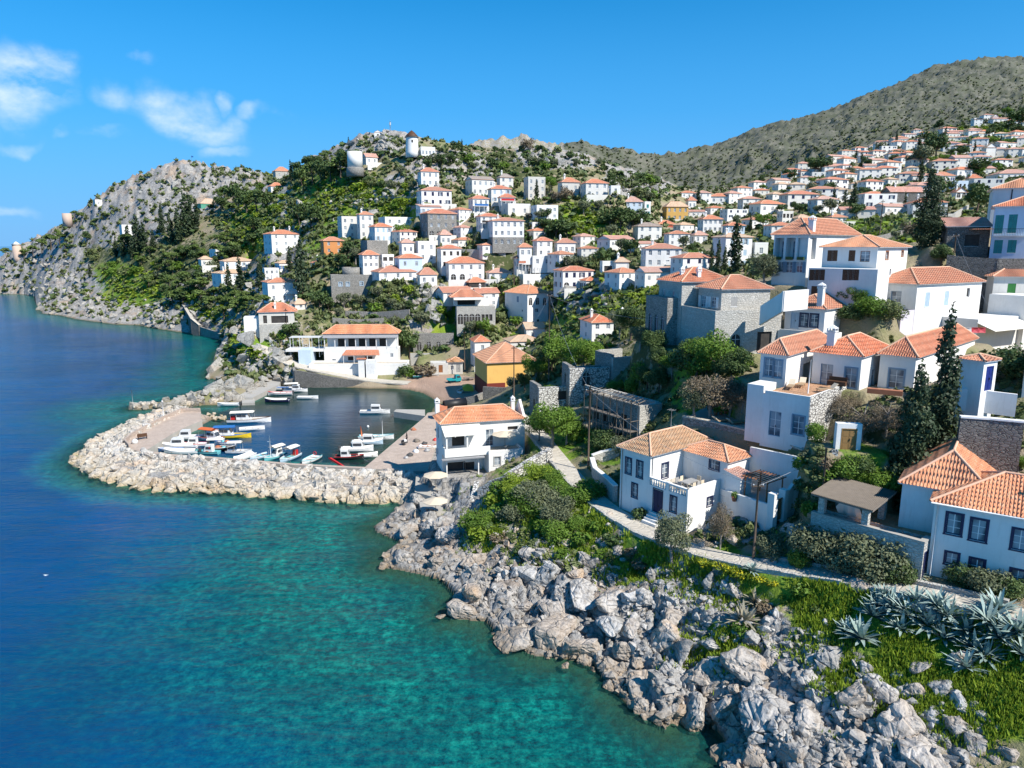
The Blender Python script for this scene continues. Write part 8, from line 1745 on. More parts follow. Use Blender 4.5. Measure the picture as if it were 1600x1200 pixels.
# ---------------------------------------------------------------- boats
def boat(px, py, lpx, head, hullc, kind='row', stripe=None, label='', beam=.34, deck='white_paint', extra=(), z0=0.):
 """px,py: waterline centre in the photo; lpx: length in photo pixels; head: bow direction in degrees"""
 x, y = G(px, py, z0); f = y*CP+(CH-z0)*SP; hd = R_(head); L = lpx/FPX*f/max(.55, abs(math.cos(hd))+.35*abs(math.sin(hd))); L = min(max(L, 3.2), 10); B = L*beam/2; D = .16*L**.7
 o = empty('boat', (x, y, z0), hd); props(o, label, 'boat', 'boats in the harbour')
 n = 12; st = []
 for i in range(n+1):
  t = i/n; xx = -L/2+L*t; b = B*(1-max(0, (t-.45)/.55)**2.2)*(.80+.2*min(1, t*4)); sh = D*(1+.55*max(0, (t-.4)/.6)**2+.12*(1-t)); st.append((xx, max(b, .02), sh))
 def hull(m):
  V = []; 
  for xx, b, sh in st:
   V += [(xx, -b, sh), (xx-.02*L*(xx/L), -b*.93, sh*.45), (xx, -b*.6, -.12*D), (xx, 0, -.35*D), (xx, b*.6, -.12*D), (xx, b*.93, sh*.45), (xx, b, sh), (xx, b*.86, sh), (xx, b*.8, sh-.35*D), (xx, -b*.8, sh-.35*D), (xx, -b*.86, sh)]
  k = 11; F = [(i*k+j, (i+1)*k+j, (i+1)*k+(j+1) % k, i*k+(j+1) % k) for i in range(n) for j in range(k)]
  F.append(tuple(range(k))); m.mesh(V, [f_ for f_ in F], M[hullc])
 hl = part('hull', o, hull)
 part('deck', o, lambda m: [m.poly([(a[0], -a[1]*.8, a[2]-.33*D), (b_[0], -b_[1]*.8, b_[2]-.33*D), (b_[0], b_[1]*.8, b_[2]-.33*D), (a[0], a[1]*.8, a[2]-.33*D)], M[deck]) for a, b_ in zip(st[:-1], st[1:])])
 def rail(m):
  for s in (-1, 1): m.tube([(a[0], s*a[1]*.93, a[2]+.03) for a in st], .035+.004*L, M[stripe or 'white_paint'], 5)
 part('gunwale', o, rail)
 sh = D
 if kind in ('row', 'small'): part('thwart', o, lambda m: [m.box(L*q-.12, L*q+.12, -B*.78, B*.78, sh*.78, sh*.78+.04, M['pale_wood']) for q in (-.25, .02, .24)])
 if kind in ('motor', 'cruiser', 'fishing'):
  l0, l1 = (-.12*L, .16*L) if kind != 'fishing' else (-.28*L, -.05*L); hh = .8+L*.09
  part('cabin', o, lambda m: m.mesh([(l0, -B*.6, sh*.6), (l1+.1*L, -B*.55, sh*.8), (l1+.1*L, B*.55, sh*.8), (l0, B*.6, sh*.6), (l0, -B*.55, sh+hh), (l1, -B*.48, sh+hh*.95), (l1, B*.48, sh+hh*.95), (l0, B*.55, sh+hh)], [(4, 5, 6, 7), (0, 1, 5, 4), (1, 2, 6, 5), (2, 3, 7, 6), (3, 0, 4, 7)], M['white_paint']))
  part('windscreen', o, lambda m: (m.mesh([(l1+.07*L, -B*.5, sh+.28*hh), (l1+.07*L, B*.5, sh+.28*hh), (l1+.015*L, B*.46, sh+.82*hh), (l1+.015*L, -B*.46, sh+.82*hh)], [(0, 1, 2, 3)], M['glass']), m.box(l0+.1, l1-.05, -B*.6, -B*.585, sh+.4*hh, sh+.75*hh, M['glass']), m.box(l0+.1, l1-.05, B*.585, B*.6, sh+.4*hh, sh+.75*hh, M['glass'])))
 if 'canopy' in extra or 'canopy_red' in extra or 'canopy_blue' in extra:
  c = M['canvas'] if 'canopy' in extra else M['orange_paint'] if 'canopy_red' in extra else M['seablue']
  part('canopy', o, lambda m: m.mesh([(-.42*L, -B*.85, sh+1.5), (-.42*L, B*.85, sh+1.5), (-.42*L, 0, sh+1.72), (.12*L, -B*.8, sh+1.55), (.12*L, B*.8, sh+1.55), (.12*L, 0, sh+1.8), (-.42*L, -B*.85, sh+1.44), (-.42*L, B*.85, sh+1.44), (.12*L, -B*.8, sh+1.49), (.12*L, B*.8, sh+1.49)], [(0, 2, 5, 3), (2, 1, 4, 5), (6, 8, 9, 7)], c))
  part('canopy_frame', o, lambda m: [m.tube([(a*L, s*B*.8, sh), (a*L, s*B*.8, sh+1.5)], .03, M['steel'], 4) for a in (-.4, -.14, .1) for s in (-1, 1)])
 if 'cover' in extra: part('cover', o, lambda m: [m.poly([(a[0], -a[1]*.95, a[2]+.04), (b_[0], -b_[1]*.95, b_[2]+.04), (b_[0], 0, b_[2]+.35), (a[0], 0, a[2]+.35)], M['canvas']) or m.poly([(a[0], 0, a[2]+.35), (b_[0], 0, b_[2]+.35), (b_[0], b_[1]*.95, b_[2]+.04), (a[0], a[1]*.95, a[2]+.04)], M['canvas']) for a, b_ in zip(st[1:-1], st[2:])])
 if 'bluecover' in extra: part('cover', o, lambda m: [m.poly([(a[0], -a[1]*.95, a[2]+.04), (b_[0], -b_[1]*.95, b_[2]+.04), (b_[0], b_[1]*.95, b_[2]+.12), (a[0], a[1]*.95, a[2]+.12)], M['seablue']) for a, b_ in zip(st[2:-1], st[3:])])
 if 'mast' in extra: part('mast', o, lambda m: (m.tube([(.18*L, 0, sh*.6), (.18*L, 0, sh+3.6)], .05, M['white_paint'], 5), m.tube([(.18*L, -.5, sh+2.6), (.18*L, .5, sh+2.6)], .03, M['white_paint'], 4)))
 if 'sail' in extra: part('furled_sail', o, lambda m: m.tube([(-.4*L, 0, sh*.8), (-.43*L, 0, sh+1.9)], [.16, .05], M['orange_paint'], 6))
 if 'outboard' in extra: part('outboard', o, lambda m: (m.box(-L/2-.35, -L/2-.02, -.16, .16, sh*.7, sh*1.0+.45, M['darkgrey']), m.box(-L/2-.25, -L/2-.12, -.06, .06, -.3, sh*.7, M['darkgrey'])))
 if 'buoy' in extra: part('life_buoy', o, lambda m: m.tube([(-.2*L, B*.3+.3*math.cos(a*.628), sh+.7+.3*math.sin(a*.628)) for a in range(11)], .07, M['red_paint'], 6, False))
 if 'box' in extra: part('stern_box', o, lambda m: m.box(-.42*L, -.3*L, -.35, .35, sh*.5, sh+.8, M['red_paint']))
 if 'nets' in extra: part('nets', o, lambda m: (m.lathe([(.55, 0), (.5, .3), (.2, .5)], M['terracotta'], 9, (-.1*L, .1, sh*.7)), m.lathe([(.4, 0), (.35, .3), (.1, .4)], M['aqua'], 9, (.12*L, -.2, sh*.7))))
 return o
def fleet():
 b = boat
 b(390, 660, 68, 8, 'white_paint', 'fishing', 'brown_wood', 'long caique with wide white canopy and red box, outermost on the breakwater', .30, 'pale_wood', ('canopy', 'box'))
 b(394, 672, 40, 20, 'white_paint', 'row', None, 'white pointed rowboat beside the long canopy caique', .34, 'white_paint', ())
 b(362, 684, 62, 4, 'yellow_paint', 'fishing', 'seablue', 'blue and yellow fishing caique moored at the breakwater', .34, 'seablue', ('canopy_blue', 'buoy'))
 b(332, 688, 54, -22, 'white_paint', 'motor', 'red_paint', 'white boat with dark red bow stripe and orange roof', .36, 'orange_paint', ('canopy_red',))
 b(292, 686, 46, 184, 'white_paint', 'cruiser', None, 'white cabin cruiser with dark windscreen nearest the breakwater bend', .36, 'white_paint', ())
 b(280, 700, 56, 183, 'white_paint', 'motor', None, 'sleek white speedboat in the breakwater corner', .28, 'white_paint', ('cover',))
 b(284, 709, 54, 182, 'white_paint', 'small', None, 'low white open boat closest to the stone curb', .30, 'white_paint', ('outboard', 'cover'))
 b(322, 709, 44, 175, 'aqua', 'fishing', 'black', 'turquoise workboat piled with nets and gear', .38, 'aqua', ('nets', 'buoy'))
 b(345, 703, 46, 5, 'black', 'row', 'white_paint', 'dark boat under a flat white canopy', .36, 'pale_wood', ('canopy', 'nets'))
 b(374, 708, 40, 2, 'white_paint', 'row', 'steel', 'white boat with grey-blue awning beside the dark boat', .36, 'white_paint', ('canopy',))
 b(381, 717, 30, 248, 'white_paint', 'small', None, 'white hull pointing at the curb right of the awning boat', .40, 'white_paint', ('cover',))
 b(406, 716, 30, 240, 'lightblue', 'row', 'white_paint', 'pale blue rowboat pointing at the curb', .40, 'aqua', ())
 b(429, 716, 32, 245, 'aqua', 'fishing', 'white_paint', 'pale blue fishing boat with tall T-shaped mast', .42, 'aqua', ('mast', 'canopy'))
 b(452, 718, 30, 250, 'lightblue', 'row', 'white_paint', 'light blue boat with white sunshade and red box', .42, 'aqua', ('canopy', 'box'))
 b(485, 721, 28, 252, 'white_paint', 'small', 'aqua', 'small white boat with red life ring, last along the curb', .44, 'white_paint', ('buoy',))
 b(266, 705, 40, 184, 'seablue', 'small', 'white_paint', 'blue open skiff in the corner of the walkway wall', .32, 'white_paint', ())
 b(304, 697, 40, 182, 'white_paint', 'motor', 'red_paint', 'white motorboat with red trim behind the turquoise workboat', .34, 'white_paint', ('outboard',))
 b(340, 677, 36, 176, 'orange_paint', 'row', 'white_paint', 'orange-hulled rowboat between the two larger caiques', .34, 'white_paint', ())
 b(352, 694, 34, 178, 'white_paint', 'row', 'seablue', 'white rowboat with blue rim behind the dark canopy boat', .34, 'pale_wood', ('nets',))
 b(586, 646, 48, 4, 'white_paint', 'motor', 'steel', 'white motorboat moored alone in mid harbour', .27, 'white_paint', ())
 b(588, 686, 56, 3, 'white_paint', 'row', 'aqua', 'slim white sailing caique with bare mast and furled red sail', .24, 'white_paint', ('mast', 'sail'))
 b(574, 694, 50, 4, 'lightblue', 'motor', 'white_paint', 'white-topped pale blue boat next to the sailing caique', .30, 'white_paint', ('cover',))
 b(558, 705, 52, 3, 'white_paint', 'motor', None, 'white motorboat with raised engine at the quay', .30, 'white_paint', ('outboard', 'cover'))
 b(546, 717, 46, 6, 'black', 'fishing', 'red_paint', 'black inflatable with red and white side band', .34, 'darkgrey', ('outboard',))
 b(574, 714, 34, 10, 'white_paint', 'small', None, 'white covered boat tight in the quay corner', .38, 'white_paint', ('cover',))
 b(433, 628, 38, 182, 'navy', 'row', 'navy', 'navy hulled boat with white cover by the far mole', .34, 'white_paint', ('cover',))
 b(438, 617, 38, 184, 'white_paint', 'row', 'red_paint', 'white boat with red stripe moored behind the navy one', .32, 'white_paint', ('outboard',))
 b(440, 609, 34, 182, 'white_paint', 'row', None, 'boat under a blue cover by the far mole', .34, 'white_paint', ('bluecover',))
 b(462, 612, 38, 5, 'white_paint', 'motor', 'navy', 'white motorboat with bimini next to the blue-covered boat', .36, 'white_paint', ('canopy', 'outboard'))
 b(481, 623, 33, 3, 'white_paint', 'row', None, 'lone white rowboat with a post near the far quay wall', .28, 'white_paint', ())
 b(357, 634, 34, 182, 'white_paint', 'small', None, 'small white boat at the landing of the far mole', .28, 'white_paint', ('outboard',))
 o = MB(); x0 = P(513, 713, 113.5); o.mesh([(0, 0, 0), (3.0, -1.6, -1.2), (3.3, -1.2, -1.2), (.3, .5, 0), (0, 0, -.12), (3.0, -1.6, -1.32), (3.3, -1.2, -1.32), (.3, .5, -.12), (0, 0, .2), (3.0, -1.6, -1.0)], [(0, 1, 2, 3), (7, 6, 5, 4), (0, 4, 5, 1), (3, 2, 6, 7), (0, 1, 9, 8)], M['red_paint']); o = o.build('slide', None, False, (*G(513, 716, 1.9), 1.9)); props(o, 'bright red plastic slide sloping over the harbour curb', 'slide')
 for px, py, s, lab in ((575, 668, .22, 'white mooring buoy in mid harbour'), (632, 650, .2, 'white buoy hanging by the jetty')): o = MB(); o.lathe([(.01, -.1), (s, .05), (s*1.1, .2), (s*.7, .42), (.02, .5)], M['white_paint'], 10); o = o.build('buoy', None, False, (*G(px, py, 0), 0)); props(o, lab, 'buoy')
 h = hit(655, 590)
 for px, py, c, hd, lab in ((655, 589, 'turq', 10, 'green dinghy pulled up on the beach'), (676, 587, 'greyshutter', 6, 'second upturned grey-green dinghy on the beach'), (724, 611, 'white_paint', 70, 'white boat stored on the beach by the warehouse')):
  h = hit(px, py); boat(px, py, 20, hd, c, 'row', 'white_paint', lab, .4, 'pale_wood', (), h[2]+.05)
fleet()
for i, (a, c, lab) in enumerate((((490, 725, 1.5), (486, 719, .6), 'life-ring boat'), ((455, 723, 1.5), (452, 716, .6), 'sunshade boat'), ((578, 722, 1.3), (566, 714, .7), 'covered corner boat'), ((600, 703, 1.3), (582, 704, .7), 'motorboat at the quay'), ((612, 692, 1.3), (600, 693, .7), 'pale blue boat'), ((622, 684, 1.3), (612, 685, .7), 'sailing caique'))): wire(G(*a)+(a[2],), G(*c)+(c[2],), .15, 'mooring rope of the %s' % lab)
# ---------------------------------------------------------------- beach and quay
def ground(px, py): return hit(px, py)
def misc():
 x, y, z = ground(715, 597); o = empty('three_wheeler', (x, y, z), R_(25)); props(o, 'turquoise three-wheeled mini truck parked on the beach', 'truck')
 part('cab', o, lambda m: m.mesh([(-.7, -.7, .35), (.7, -.7, .35), (.7, .7, .35), (-.7, .7, .35), (-.7, -.7, 1.1), (.8, -.7, 1.05), (.8, .7, 1.05), (-.7, .7, 1.1), (-.6, -.6, 1.85), (.4, -.6, 1.85), (.4, .6, 1.85), (-.6, .6, 1.85)], [(0, 1, 5, 4), (1, 2, 6, 5), (2, 3, 7, 6), (3, 0, 4, 7), (4, 5, 9, 8), (5, 6, 10, 9), (6, 7, 11, 10), (7, 4, 8, 11), (8, 9, 10, 11)], M['turq']))
 part('windscreen', o, lambda m: (m.mesh([(.76, -.55, 1.12), (.76, .55, 1.12), (.46, .5, 1.75), (.46, -.5, 1.75)], [(0, 1, 2, 3)], M['glass']), m.box(-.4, .45, -.71, -.66, 1.15, 1.7, M['glass']))); part('cargo_bed', o, lambda m: (m.box(-2.6, -.72, -.8, .8, .6, .7, M['turq']), m.box(-2.6, -.72, -.8, -.75, .7, 1.05, M['turq']), m.box(-2.6, -.72, .75, .8, .7, 1.05, M['turq'])))
 for a, b in ((.55, 0), (-2.0, -.75), (-2.0, .75)): part('wheel', o, lambda m: m.tube([(a, b-.08, .27), (a, b+.08, .27)], .27, M['black'], 12))
 x, y, z = ground(733, 594); o = MB(); o.box(-1.4, 1.4, -.7, .7, .5, .62, M['grey_wood']); o.tube([(1.4, 0, .55), (2.4, 0, .3)], .04, M['steel'], 5); o.tube([(-.3, -.8, .3), (-.3, .8, .3)], .3, M['black'], 10); o = o.build('trailer', None, False, (x, y, z), R_(12)); props(o, 'flat cart trailer beside the turquoise mini truck', 'trailer')
 x, y, z = ground(731, 612); o = MB(); o.mesh([(-1.3, -1, 1.2), (1.2, -1, 1.2), (1.3, 1, 1.5), (-1.2, 1, 1.5), (-1.3, -1.2, .4), (1.2, -1.2, .3), (0, 0, 1.9)], [(0, 1, 6), (1, 2, 6), (2, 3, 6), (3, 0, 6), (0, 4, 5, 1)], M['yellow_paint']); o.box(-1, 1, -.8, .8, 0, 1.2, M['greyshutter']); o = o.build('tarpaulin', None, False, (x, y, z), R_(10)); props(o, 'yellow tarpaulin thrown over a stack of boat gear', 'tarpaulin')
 x, y, z = G(711, 640, 3)+(3,); o = MB(); o.tube([(-2.2, -.6, 1.1), (2.2, .6, 1.3)], .95, M['black'], 12); o.box(-3.4, -1.6, -1.6, .6, 0, 1.1, M['tile']); o = o.build('covered_boat', None, False, (x, y, z), R_(8)); props(o, 'black tarp covered hull behind the harbour house', 'boat')
 def person(x, y, z, rz, label, shirt, trous, h=1.72, pose='walk', hair='black'):
  o = empty('person', (x, y, z), rz); props(o, label, 'person')
  me = bpy.data.meshes.new('body'); J = [(0, 0, .92), (0, 0, 1.15), (0, .01, 1.40), (0, .01, 1.50), (0, .03, 1.60), (-.10, 0, .88), (-.12, .10, .48), (-.12, -.02, .08), (-.12, .12, .03), (.10, 0, .88), (.12, .20, .50), (.12, .02, .12), (.12, .15, .08), (-.19, 0, 1.38), (-.25, .02, 1.12), (-.22, .20, .95), (-.21, .27, .93), (.19, 0, 1.38), (.25, .02, 1.12), (.22, .22, .98), (.21, .29, .97)]
  Ed = [(0, 1), (1, 2), (2, 3), (3, 4), (0, 5), (5, 6), (6, 7), (7, 8), (0, 9), (9, 10), (10, 11), (11, 12), (2, 13), (13, 14), (14, 15), (15, 16), (2, 17), (17, 18), (18, 19), (19, 20)]; Rd = [.13, .13, .13, .055, .10, .09, .06, .045, .04, .09, .06, .045, .04, .06, .045, .035, .03, .06, .045, .035, .03]
  me.from_pydata([(a, b, c*h/1.72) for a, b, c in J], Ed, []); ob = bpy.data.objects.new('body', me); link(ob, o); sk = ob.modifiers.new('skin', 'SKIN'); ly = me.skin_vertices[0].data
  for i, r in enumerate(Rd): ly[i].radius = (r, r*.8)
  ly[0].use_root = True; sb = ob.modifiers.new('sub', 'SUBSURF'); sb.levels = 1; sb.render_levels = 2
  me.materials.append(M[shirt])
  part('trousers', o, lambda m: [m.tube([(s*.10, 0, .90), (s*.12, .10 if s < 0 else .20, .49), (s*.12, -.02 if s < 0 else .02, .12)], [.105, .08, .065], M[trous], 8) for s in (-1, 1)]); part('face', o, lambda m: m.lathe([(.02, 1.50), (.08, 1.54), (.085, 1.62), (.03, 1.70)], M['skin'], 8, (0, .045, 0))); part('hair', o, lambda m: m.lathe([(.09, 1.60), (.105, 1.66), (.07, 1.74), (.01, 1.76)], M[hair], 10, (0, .02, 0)))
  for s in (-1, 1): part('hand', o, lambda m: m.tube([(s*.22, .19, .97), (s*.215, .25, .95), (s*.21, .31, .93)], [.035, .04, .02], M['skin'], 6))
  return o
 x, y = G(636, 691, 1.3); person(x, y, 1.3, R_(120), 'person in dark clothes pushing a loaded handcart on the quay', 'cloth_black', 'cloth_black')
 x, y = G(632, 695, 1.3); o = empty('handcart', (x, y, 1.3), R_(210)); props(o, 'small handcart with black and white load on the quay', 'cart'); part('tray', o, lambda m: m.box(-.5, .5, -.3, .3, .35, .6, M['darkgrey'])); part('load', o, lambda m: (m.box(-.35, .1, -.25, .25, .62, .95, M['white_paint']), m.box(.12, .45, -.2, .2, .62, .85, M['black']))); part('wheel', o, lambda m: m.tube([(.2, -.35, .2), (.2, .35, .2)], .2, M['black'], 10)); part('handle', o, lambda m: m.tube([(-.5, 0, .5), (-1.1, 0, .9)], .03, M['steel'], 5))
 rg = random.Random(8)
 for px, py, s, c, lab in ((646, 672, .5, 'terracotta', 'brown crate on the edge of the quay'), (651, 690, .55, 'grey_wood', 'round heap of nets on the quay'), (663, 694, .5, 'darkgrey', 'dark heap of gear by the harbour house wall'), (657, 700, .6, 'white_paint', 'white overturned tub in the quay clutter'), (667, 705, .55, 'steel', 'grey bundle in the quay clutter'), (640, 712, .5, 'darkgrey', 'dark gear bundle near the curb corner'), (675, 698, .4, 'red_paint', 'red fender heap at the harbour house'), (650, 706, .5, 'white_paint', 'pale sack heap on the quay clutter'), (635, 716, .35, 'steel', 'small scrap heap at the curb corner'), (680, 688, .4, 'red_paint', 'red buoy pile beside the blue house wall')):
  o = MB(); o.lathe([(s*1.1, -.05), (s, s*.4), (s*.6, s*.8), (.05, s)], M[c], 8); me = o.data('gear', False)
  for v in me.vertices: v.co *= rg.uniform(.75, 1.25)
  ob = bpy.data.objects.new('gear_heap' if c != 'terracotta' else 'crate', me); link(ob); ob.location = (*G(px, py, 1.3), 1.3); ob.rotation_euler = (0, 0, rg.uniform(0, 6)); props(ob, lab, 'fishing gear')
 boat(668, 700, 30, 12, 'white_paint', 'row', 'terracotta', 'white dinghy lying on the quay beside the harbour house', .36, 'white_paint', (), 1.32)
 boat(703, 636, 26, 8, 'white_paint', 'row', 'red_paint', 'small white and red boat on the quay behind the chimney', .36, 'white_paint', (), 1.6)
 o = empty('bench', (*G(223, 686, 1.5), 1.5), R_(40)); props(o, 'brown wooden bench on the breakwater walkway', 'bench'); part('seat', o, lambda m: m.box(-.8, .8, -.25, .25, .42, .48, M['brown_wood'])); part('backrest', o, lambda m: m.box(-.8, .8, .2, .26, .5, .95, M['brown_wood'])); [part('leg', o, lambda m: m.box(a, a+.08, -.2, .2, 0, .42, M['black'])) for a in (-.7, .62)]
 o = MB(); o.lathe([(.5, 0), (.5, .5), (.2, .8), (.02, .85)], M['white_paint'], 10); o = o.build('float', None, False, (*G(211, 693, 1.5), 1.5)); props(o, 'white plastic float on the breakwater walkway', 'float')
 def parasol(px, py, z, r, h, lab, c='canvas_beige'):
  x, y = G(px, py, z); o = empty('parasol', (x, y, z)); props(o, lab, 'parasol', 'open parasols'); part('pole', o, lambda m: m.tube([(0, 0, 0), (0, 0, h)], .035, M['pale_wood'], 6)); part('canopy', o, lambda m: m.mesh([(r*math.cos(a*math.pi/4+.39), r*math.sin(a*math.pi/4+.39), h-.45) for a in range(8)]+[(0, 0, h+.05)]+[(r*.97*math.cos(a*math.pi/4+.39), r*.97*math.sin(a*math.pi/4+.39), h-.52) for a in range(8)], [(a, (a+1) % 8, 8) for a in range(8)]+[(a+9, (a+1) % 8+9, (a+1) % 8, a) for a in range(8)]+[(16, 15, 14, 13, 12, 11, 10, 9)], M[c])); part('base', o, lambda m: m.box(-.3, .3, -.3, .3, 0, .1, M['concrete']))
 parasol(681, 764, 2.8, 1.7, 2.4, 'beige parasol on the rocks left of the harbour house'); parasol(681, 800, 2.0, 1.6, 1.9, 'peach parasol lying low on the bathing rocks'); parasol(789, 698, 7.0, 1.9, 2.3, 'wide beige parasol on the harbour house terrace')
 slab('bathing_platform', [G(650, 745, 2.3), G(700, 745, 2.3), G(712, 770, 2.3), G(690, 782, 2.3), G(648, 770, 2.3)], 2.45, 1.6, 'concrete', 'concrete bathing platform on the rocks')
 slab('bathing_slab', [G(655, 788, 1.4), G(700, 786, 1.4), G(700, 806, 1.4), G(660, 812, 1.4)], 1.75, 1.5, 'concrete', 'lower concrete bathing slab on the rocks')
 def chair(x, y, z, rz, lab, grp, c='white_paint', pendl=False):
  k = ('ch', c)
  if k not in _wc: a = MB(); a.box(-.24, .24, -.24, .24, .42, .47, M[c]); b = MB(); b.box(-.24, .24, .2, .25, .5, .95, M[c]); l = MB(); l.box(-.025, .025, -.025, .025, 0, .42, M[c]); _wc[k] = (a.data('seat'), b.data('backrest'), l.data('leg'))
  o = empty('chair', (x, y, z), rz); (pend if pendl else props)(o, lab, 'chair', grp); link(bpy.data.objects.new('seat', _wc[k][0]), o); link(bpy.data.objects.new('backrest', _wc[k][1]), o)
  for a, b in ((-1, -1), (1, -1), (1, 1), (-1, 1)): q = link(bpy.data.objects.new('leg', _wc[k][2]), o); q.location = (a*.2, b*.2, 0)
 def table(x, y, z, rz, w, d, lab, c='white_paint', grp=None):
  o = empty('table', (x, y, z), rz); props(o, lab, 'table', grp); part('tabletop', o, lambda m: m.box(-w, w, -d, d, .70, .75, M[c])); [part('leg', o, lambda m: m.box(a*(w-.1)-.03, a*(w-.1)+.03, b*(d-.1)-.03, b*(d-.1)+.03, 0, .70, M[c])) for a in (-1, 1) for b in (-1, 1)]
 H = H1; cx, cy = H.wp(2.6, 1.9); table(cx, cy, 11.0, H.th, .9, .5, 'grey-brown dining table on the balustraded terrace', 'greyshutter')
 for i, (a, b, r) in enumerate(((-.6, -.85, 180), (.1, -.85, 180), (.7, -.85, 180), (-.6, .85, 0), (.1, .85, 0), (-1.3, 0, 90), (1.3, 0, 270))): x, y = H.wp(2.6+a, 1.9+b); chair(x, y, 11.0, H.th+R_(r), 'taupe chair round the table on the balustraded terrace', 'chairs on the balustraded terrace', 'greyshutter' if i % 2 else 'canvas_beige')
 gx, gy = H.wp(6.6, -4.0); o = empty('pergola', (gx, gy, 10.8), H.th); props(o, 'small rust-coloured timber pergola inside the garden court', 'pergola')
 for a in (-1.4, 1.2): 
  for b in (-1.2, 1.2): part('post', o, lambda m: m.box(a, a+.1, b, b+.1, -.5, 2.1, M['door_brown']))
 part('slats', o, lambda m: [m.box(-1.6, 1.5, -1.4+i*.35, -1.32+i*.35, 2.1, 2.18, M['door_brown']) for i in range(9)])
 def lounger(px, py, z, rz, lab, c='pale_wood'):
  o = empty('sun_lounger', (*G(px, py, z), z), R_(rz)); props(o, lab, 'sun lounger', 'sun loungers'); part('frame', o, lambda m: m.box(-.95, .6, -.32, .32, .28, .36, M[c])); part('backrest', o, lambda m: m.mesh([(.6, -.32, .34), (.6, .32, .34), (1.15, .32, .85), (1.15, -.32, .85), (.6, -.32, .28), (.6, .32, .28), (1.2, .32, .80), (1.2, -.32, .80)], [(0, 1, 2, 3), (7, 6, 5, 4), (0, 4, 5, 1), (2, 6, 7, 3), (1, 5, 6, 2), (3, 7, 4, 0)], M['canvas_beige'])); [part('leg', o, lambda m: m.box(a, a+.06, b, b+.06, 0, .28, M[c])) for a in (-.85, .5) for b in (-.3, .24)]
 lounger(1128, 661, 15.25, 200, 'left wooden sun lounger on the stone patio'); lounger(1150, 664, 15.25, 200, 'right wooden sun lounger on the stone patio'); lounger(1235, 607, 20.2, 60, 'left sun lounger on the villa roof terrace'); lounger(1252, 604, 20.2, 60, 'right sun lounger on the villa roof terrace'); lounger(1290, 612, 20.2, 10, 'low wooden daybed in front of the villa door')
 slab('patio', [G(1072, 653, 15.3), G(1160, 671, 15.3), G(1225, 691, 15.2), G(1262, 705, 15.1), G(1256, 692, 15.2), G(1190, 668, 15.3), G(1185, 640, 15.3), G(1105, 634, 15.3)], 15.32, .5, 'concrete', 'pale concrete patio behind the retaining wall')
 for px, py, c in ((1118, 649, 'bush_green'), (1126, 648, 'bush_yellow'), (1134, 647, 'bush_green'), (1141, 648, 'bush_dark'), (1149, 647, 'bush_green'), (1215, 686, 'bush_yellow'), (1168, 660, 'bush_dark'), (1305, 600, 'bush_brown'), (1147, 783, 'bush_green')):
  z = 15.3 if px < 1220 and py < 700 else 20.2 if py < 700 else 10.6; o = empty('potted_plant', (*G(px, py, z), z)); pend(o, 'terracotta pot with plant', 'potted plant', 'potted plants'); part('pot', o, lambda m: m.lathe([(.18, 0), (.28, .4), (.3, .45), (.25, .45)], M['terracotta'], 12)); q = bpy.data.objects.new('foliage', proto(c, 0)[0][0]); link(q, o); q.scale = (.7, .7, .8); q.location = (0, 0, .35)
 o = MB(); o.box(0, 5.5, 0, .08, 0, 1.9, M['terracotta']); o = o.build('screen', None, True, (*G(1105, 640, 15.3), 15.3), R_(-6)); props(o, 'reddish-brown reed screen behind the patio pots', 'screen')
 o = MB(); o.box(-.9, .9, -.35, .35, .35, .8, M['brown_wood']); o.box(-.9, .9, .3, .38, .8, 1.2, M['brown_wood']); o = o.build('sofa', None, True, (*G(1307, 607, 20.2), 20.2), R_(-40)); props(o, 'brown wooden outdoor sofa on the villa terrace', 'sofa')
 o = MB(); o.box(-1.6, 1.6, -.3, .3, 0, .5, M['terracotta']); o = o.build('planter', None, True, (*G(1382, 616, 20.2), 20.2), R_(-30)); props(o, 'long terracotta planter before the villa right wing', 'planter')
 o = MB(); o.tube([(0, 0, -1), (.1, 0, 3.4)], .06, M['white_paint'], 6); o = o.build('terrace_post', None, False, (*G(1262, 614, 20.2), 20.2)); props(o, 'bare white post on the villa terrace', 'post')
 x, y = G(1532, 522, 24); 
 for px, c, nm in ((1512, 'white_paint', 'white'), (1524, 'pink', 'red-pink'), (1534, 'pink', 'crimson')): o = MB(); o.mesh([(-.5, 0, 0), (.5, .05, 0), (.5, -.1, -.7), (-.5, .1, -.7), (0, .15, -.35)], [(0, 1, 4), (1, 2, 4), (2, 3, 4), (3, 0, 4)], M[c]); o.box(-.5, .5, -.01, .02, -.02, 0, M[c]); o = o.build('laundry', None, False, (*G(px, 514, 24.4), 24.6)); props(o, nm+' washing on the line right of the lilac-winged house', 'laundry', 'washing on a line')
 rg = random.Random(2)
 for i in range(9):
  px, py = 424+i*7.5+rg.uniform(-2, 2), 536+(i % 3)*6; h = ground(px, py)
  if h: table(h[0], h[1], h[2], rg.uniform(0, 1), .45, .45, 'small white cafe table on the lane terrace left of the taverna', grp='cafe tables left of the taverna'); [chair(h[0]+.75*math.cos(a), h[1]+.75*math.sin(a), h[2], a-R_(90), 'white cafe chair on the lane terrace left of the taverna', 'white cafe chairs left of the taverna') for a in (0.3, 2.2, 4.3)]
 pc = PATHC[2]; m = MB()
 for i in range(8, len(pc)-1):
  a, b = Vector(pc[i]), Vector(pc[i+1]); d = (b-a).normalized(); nn = Vector((d.y, -d.x, 0))*.35; V = [a, b, b+nn, a+nn]; h = .18+.06*math.sin(i*1.7); m.mesh([(p.x, p.y, p.z-.9) for p in V]+[(p.x, p.y, p.z+h) for p in V], [(4, 5, 6, 7), (0, 1, 5, 4), (1, 2, 6, 5), (2, 3, 7, 6), (3, 0, 4, 7)], M['stone_pale'])
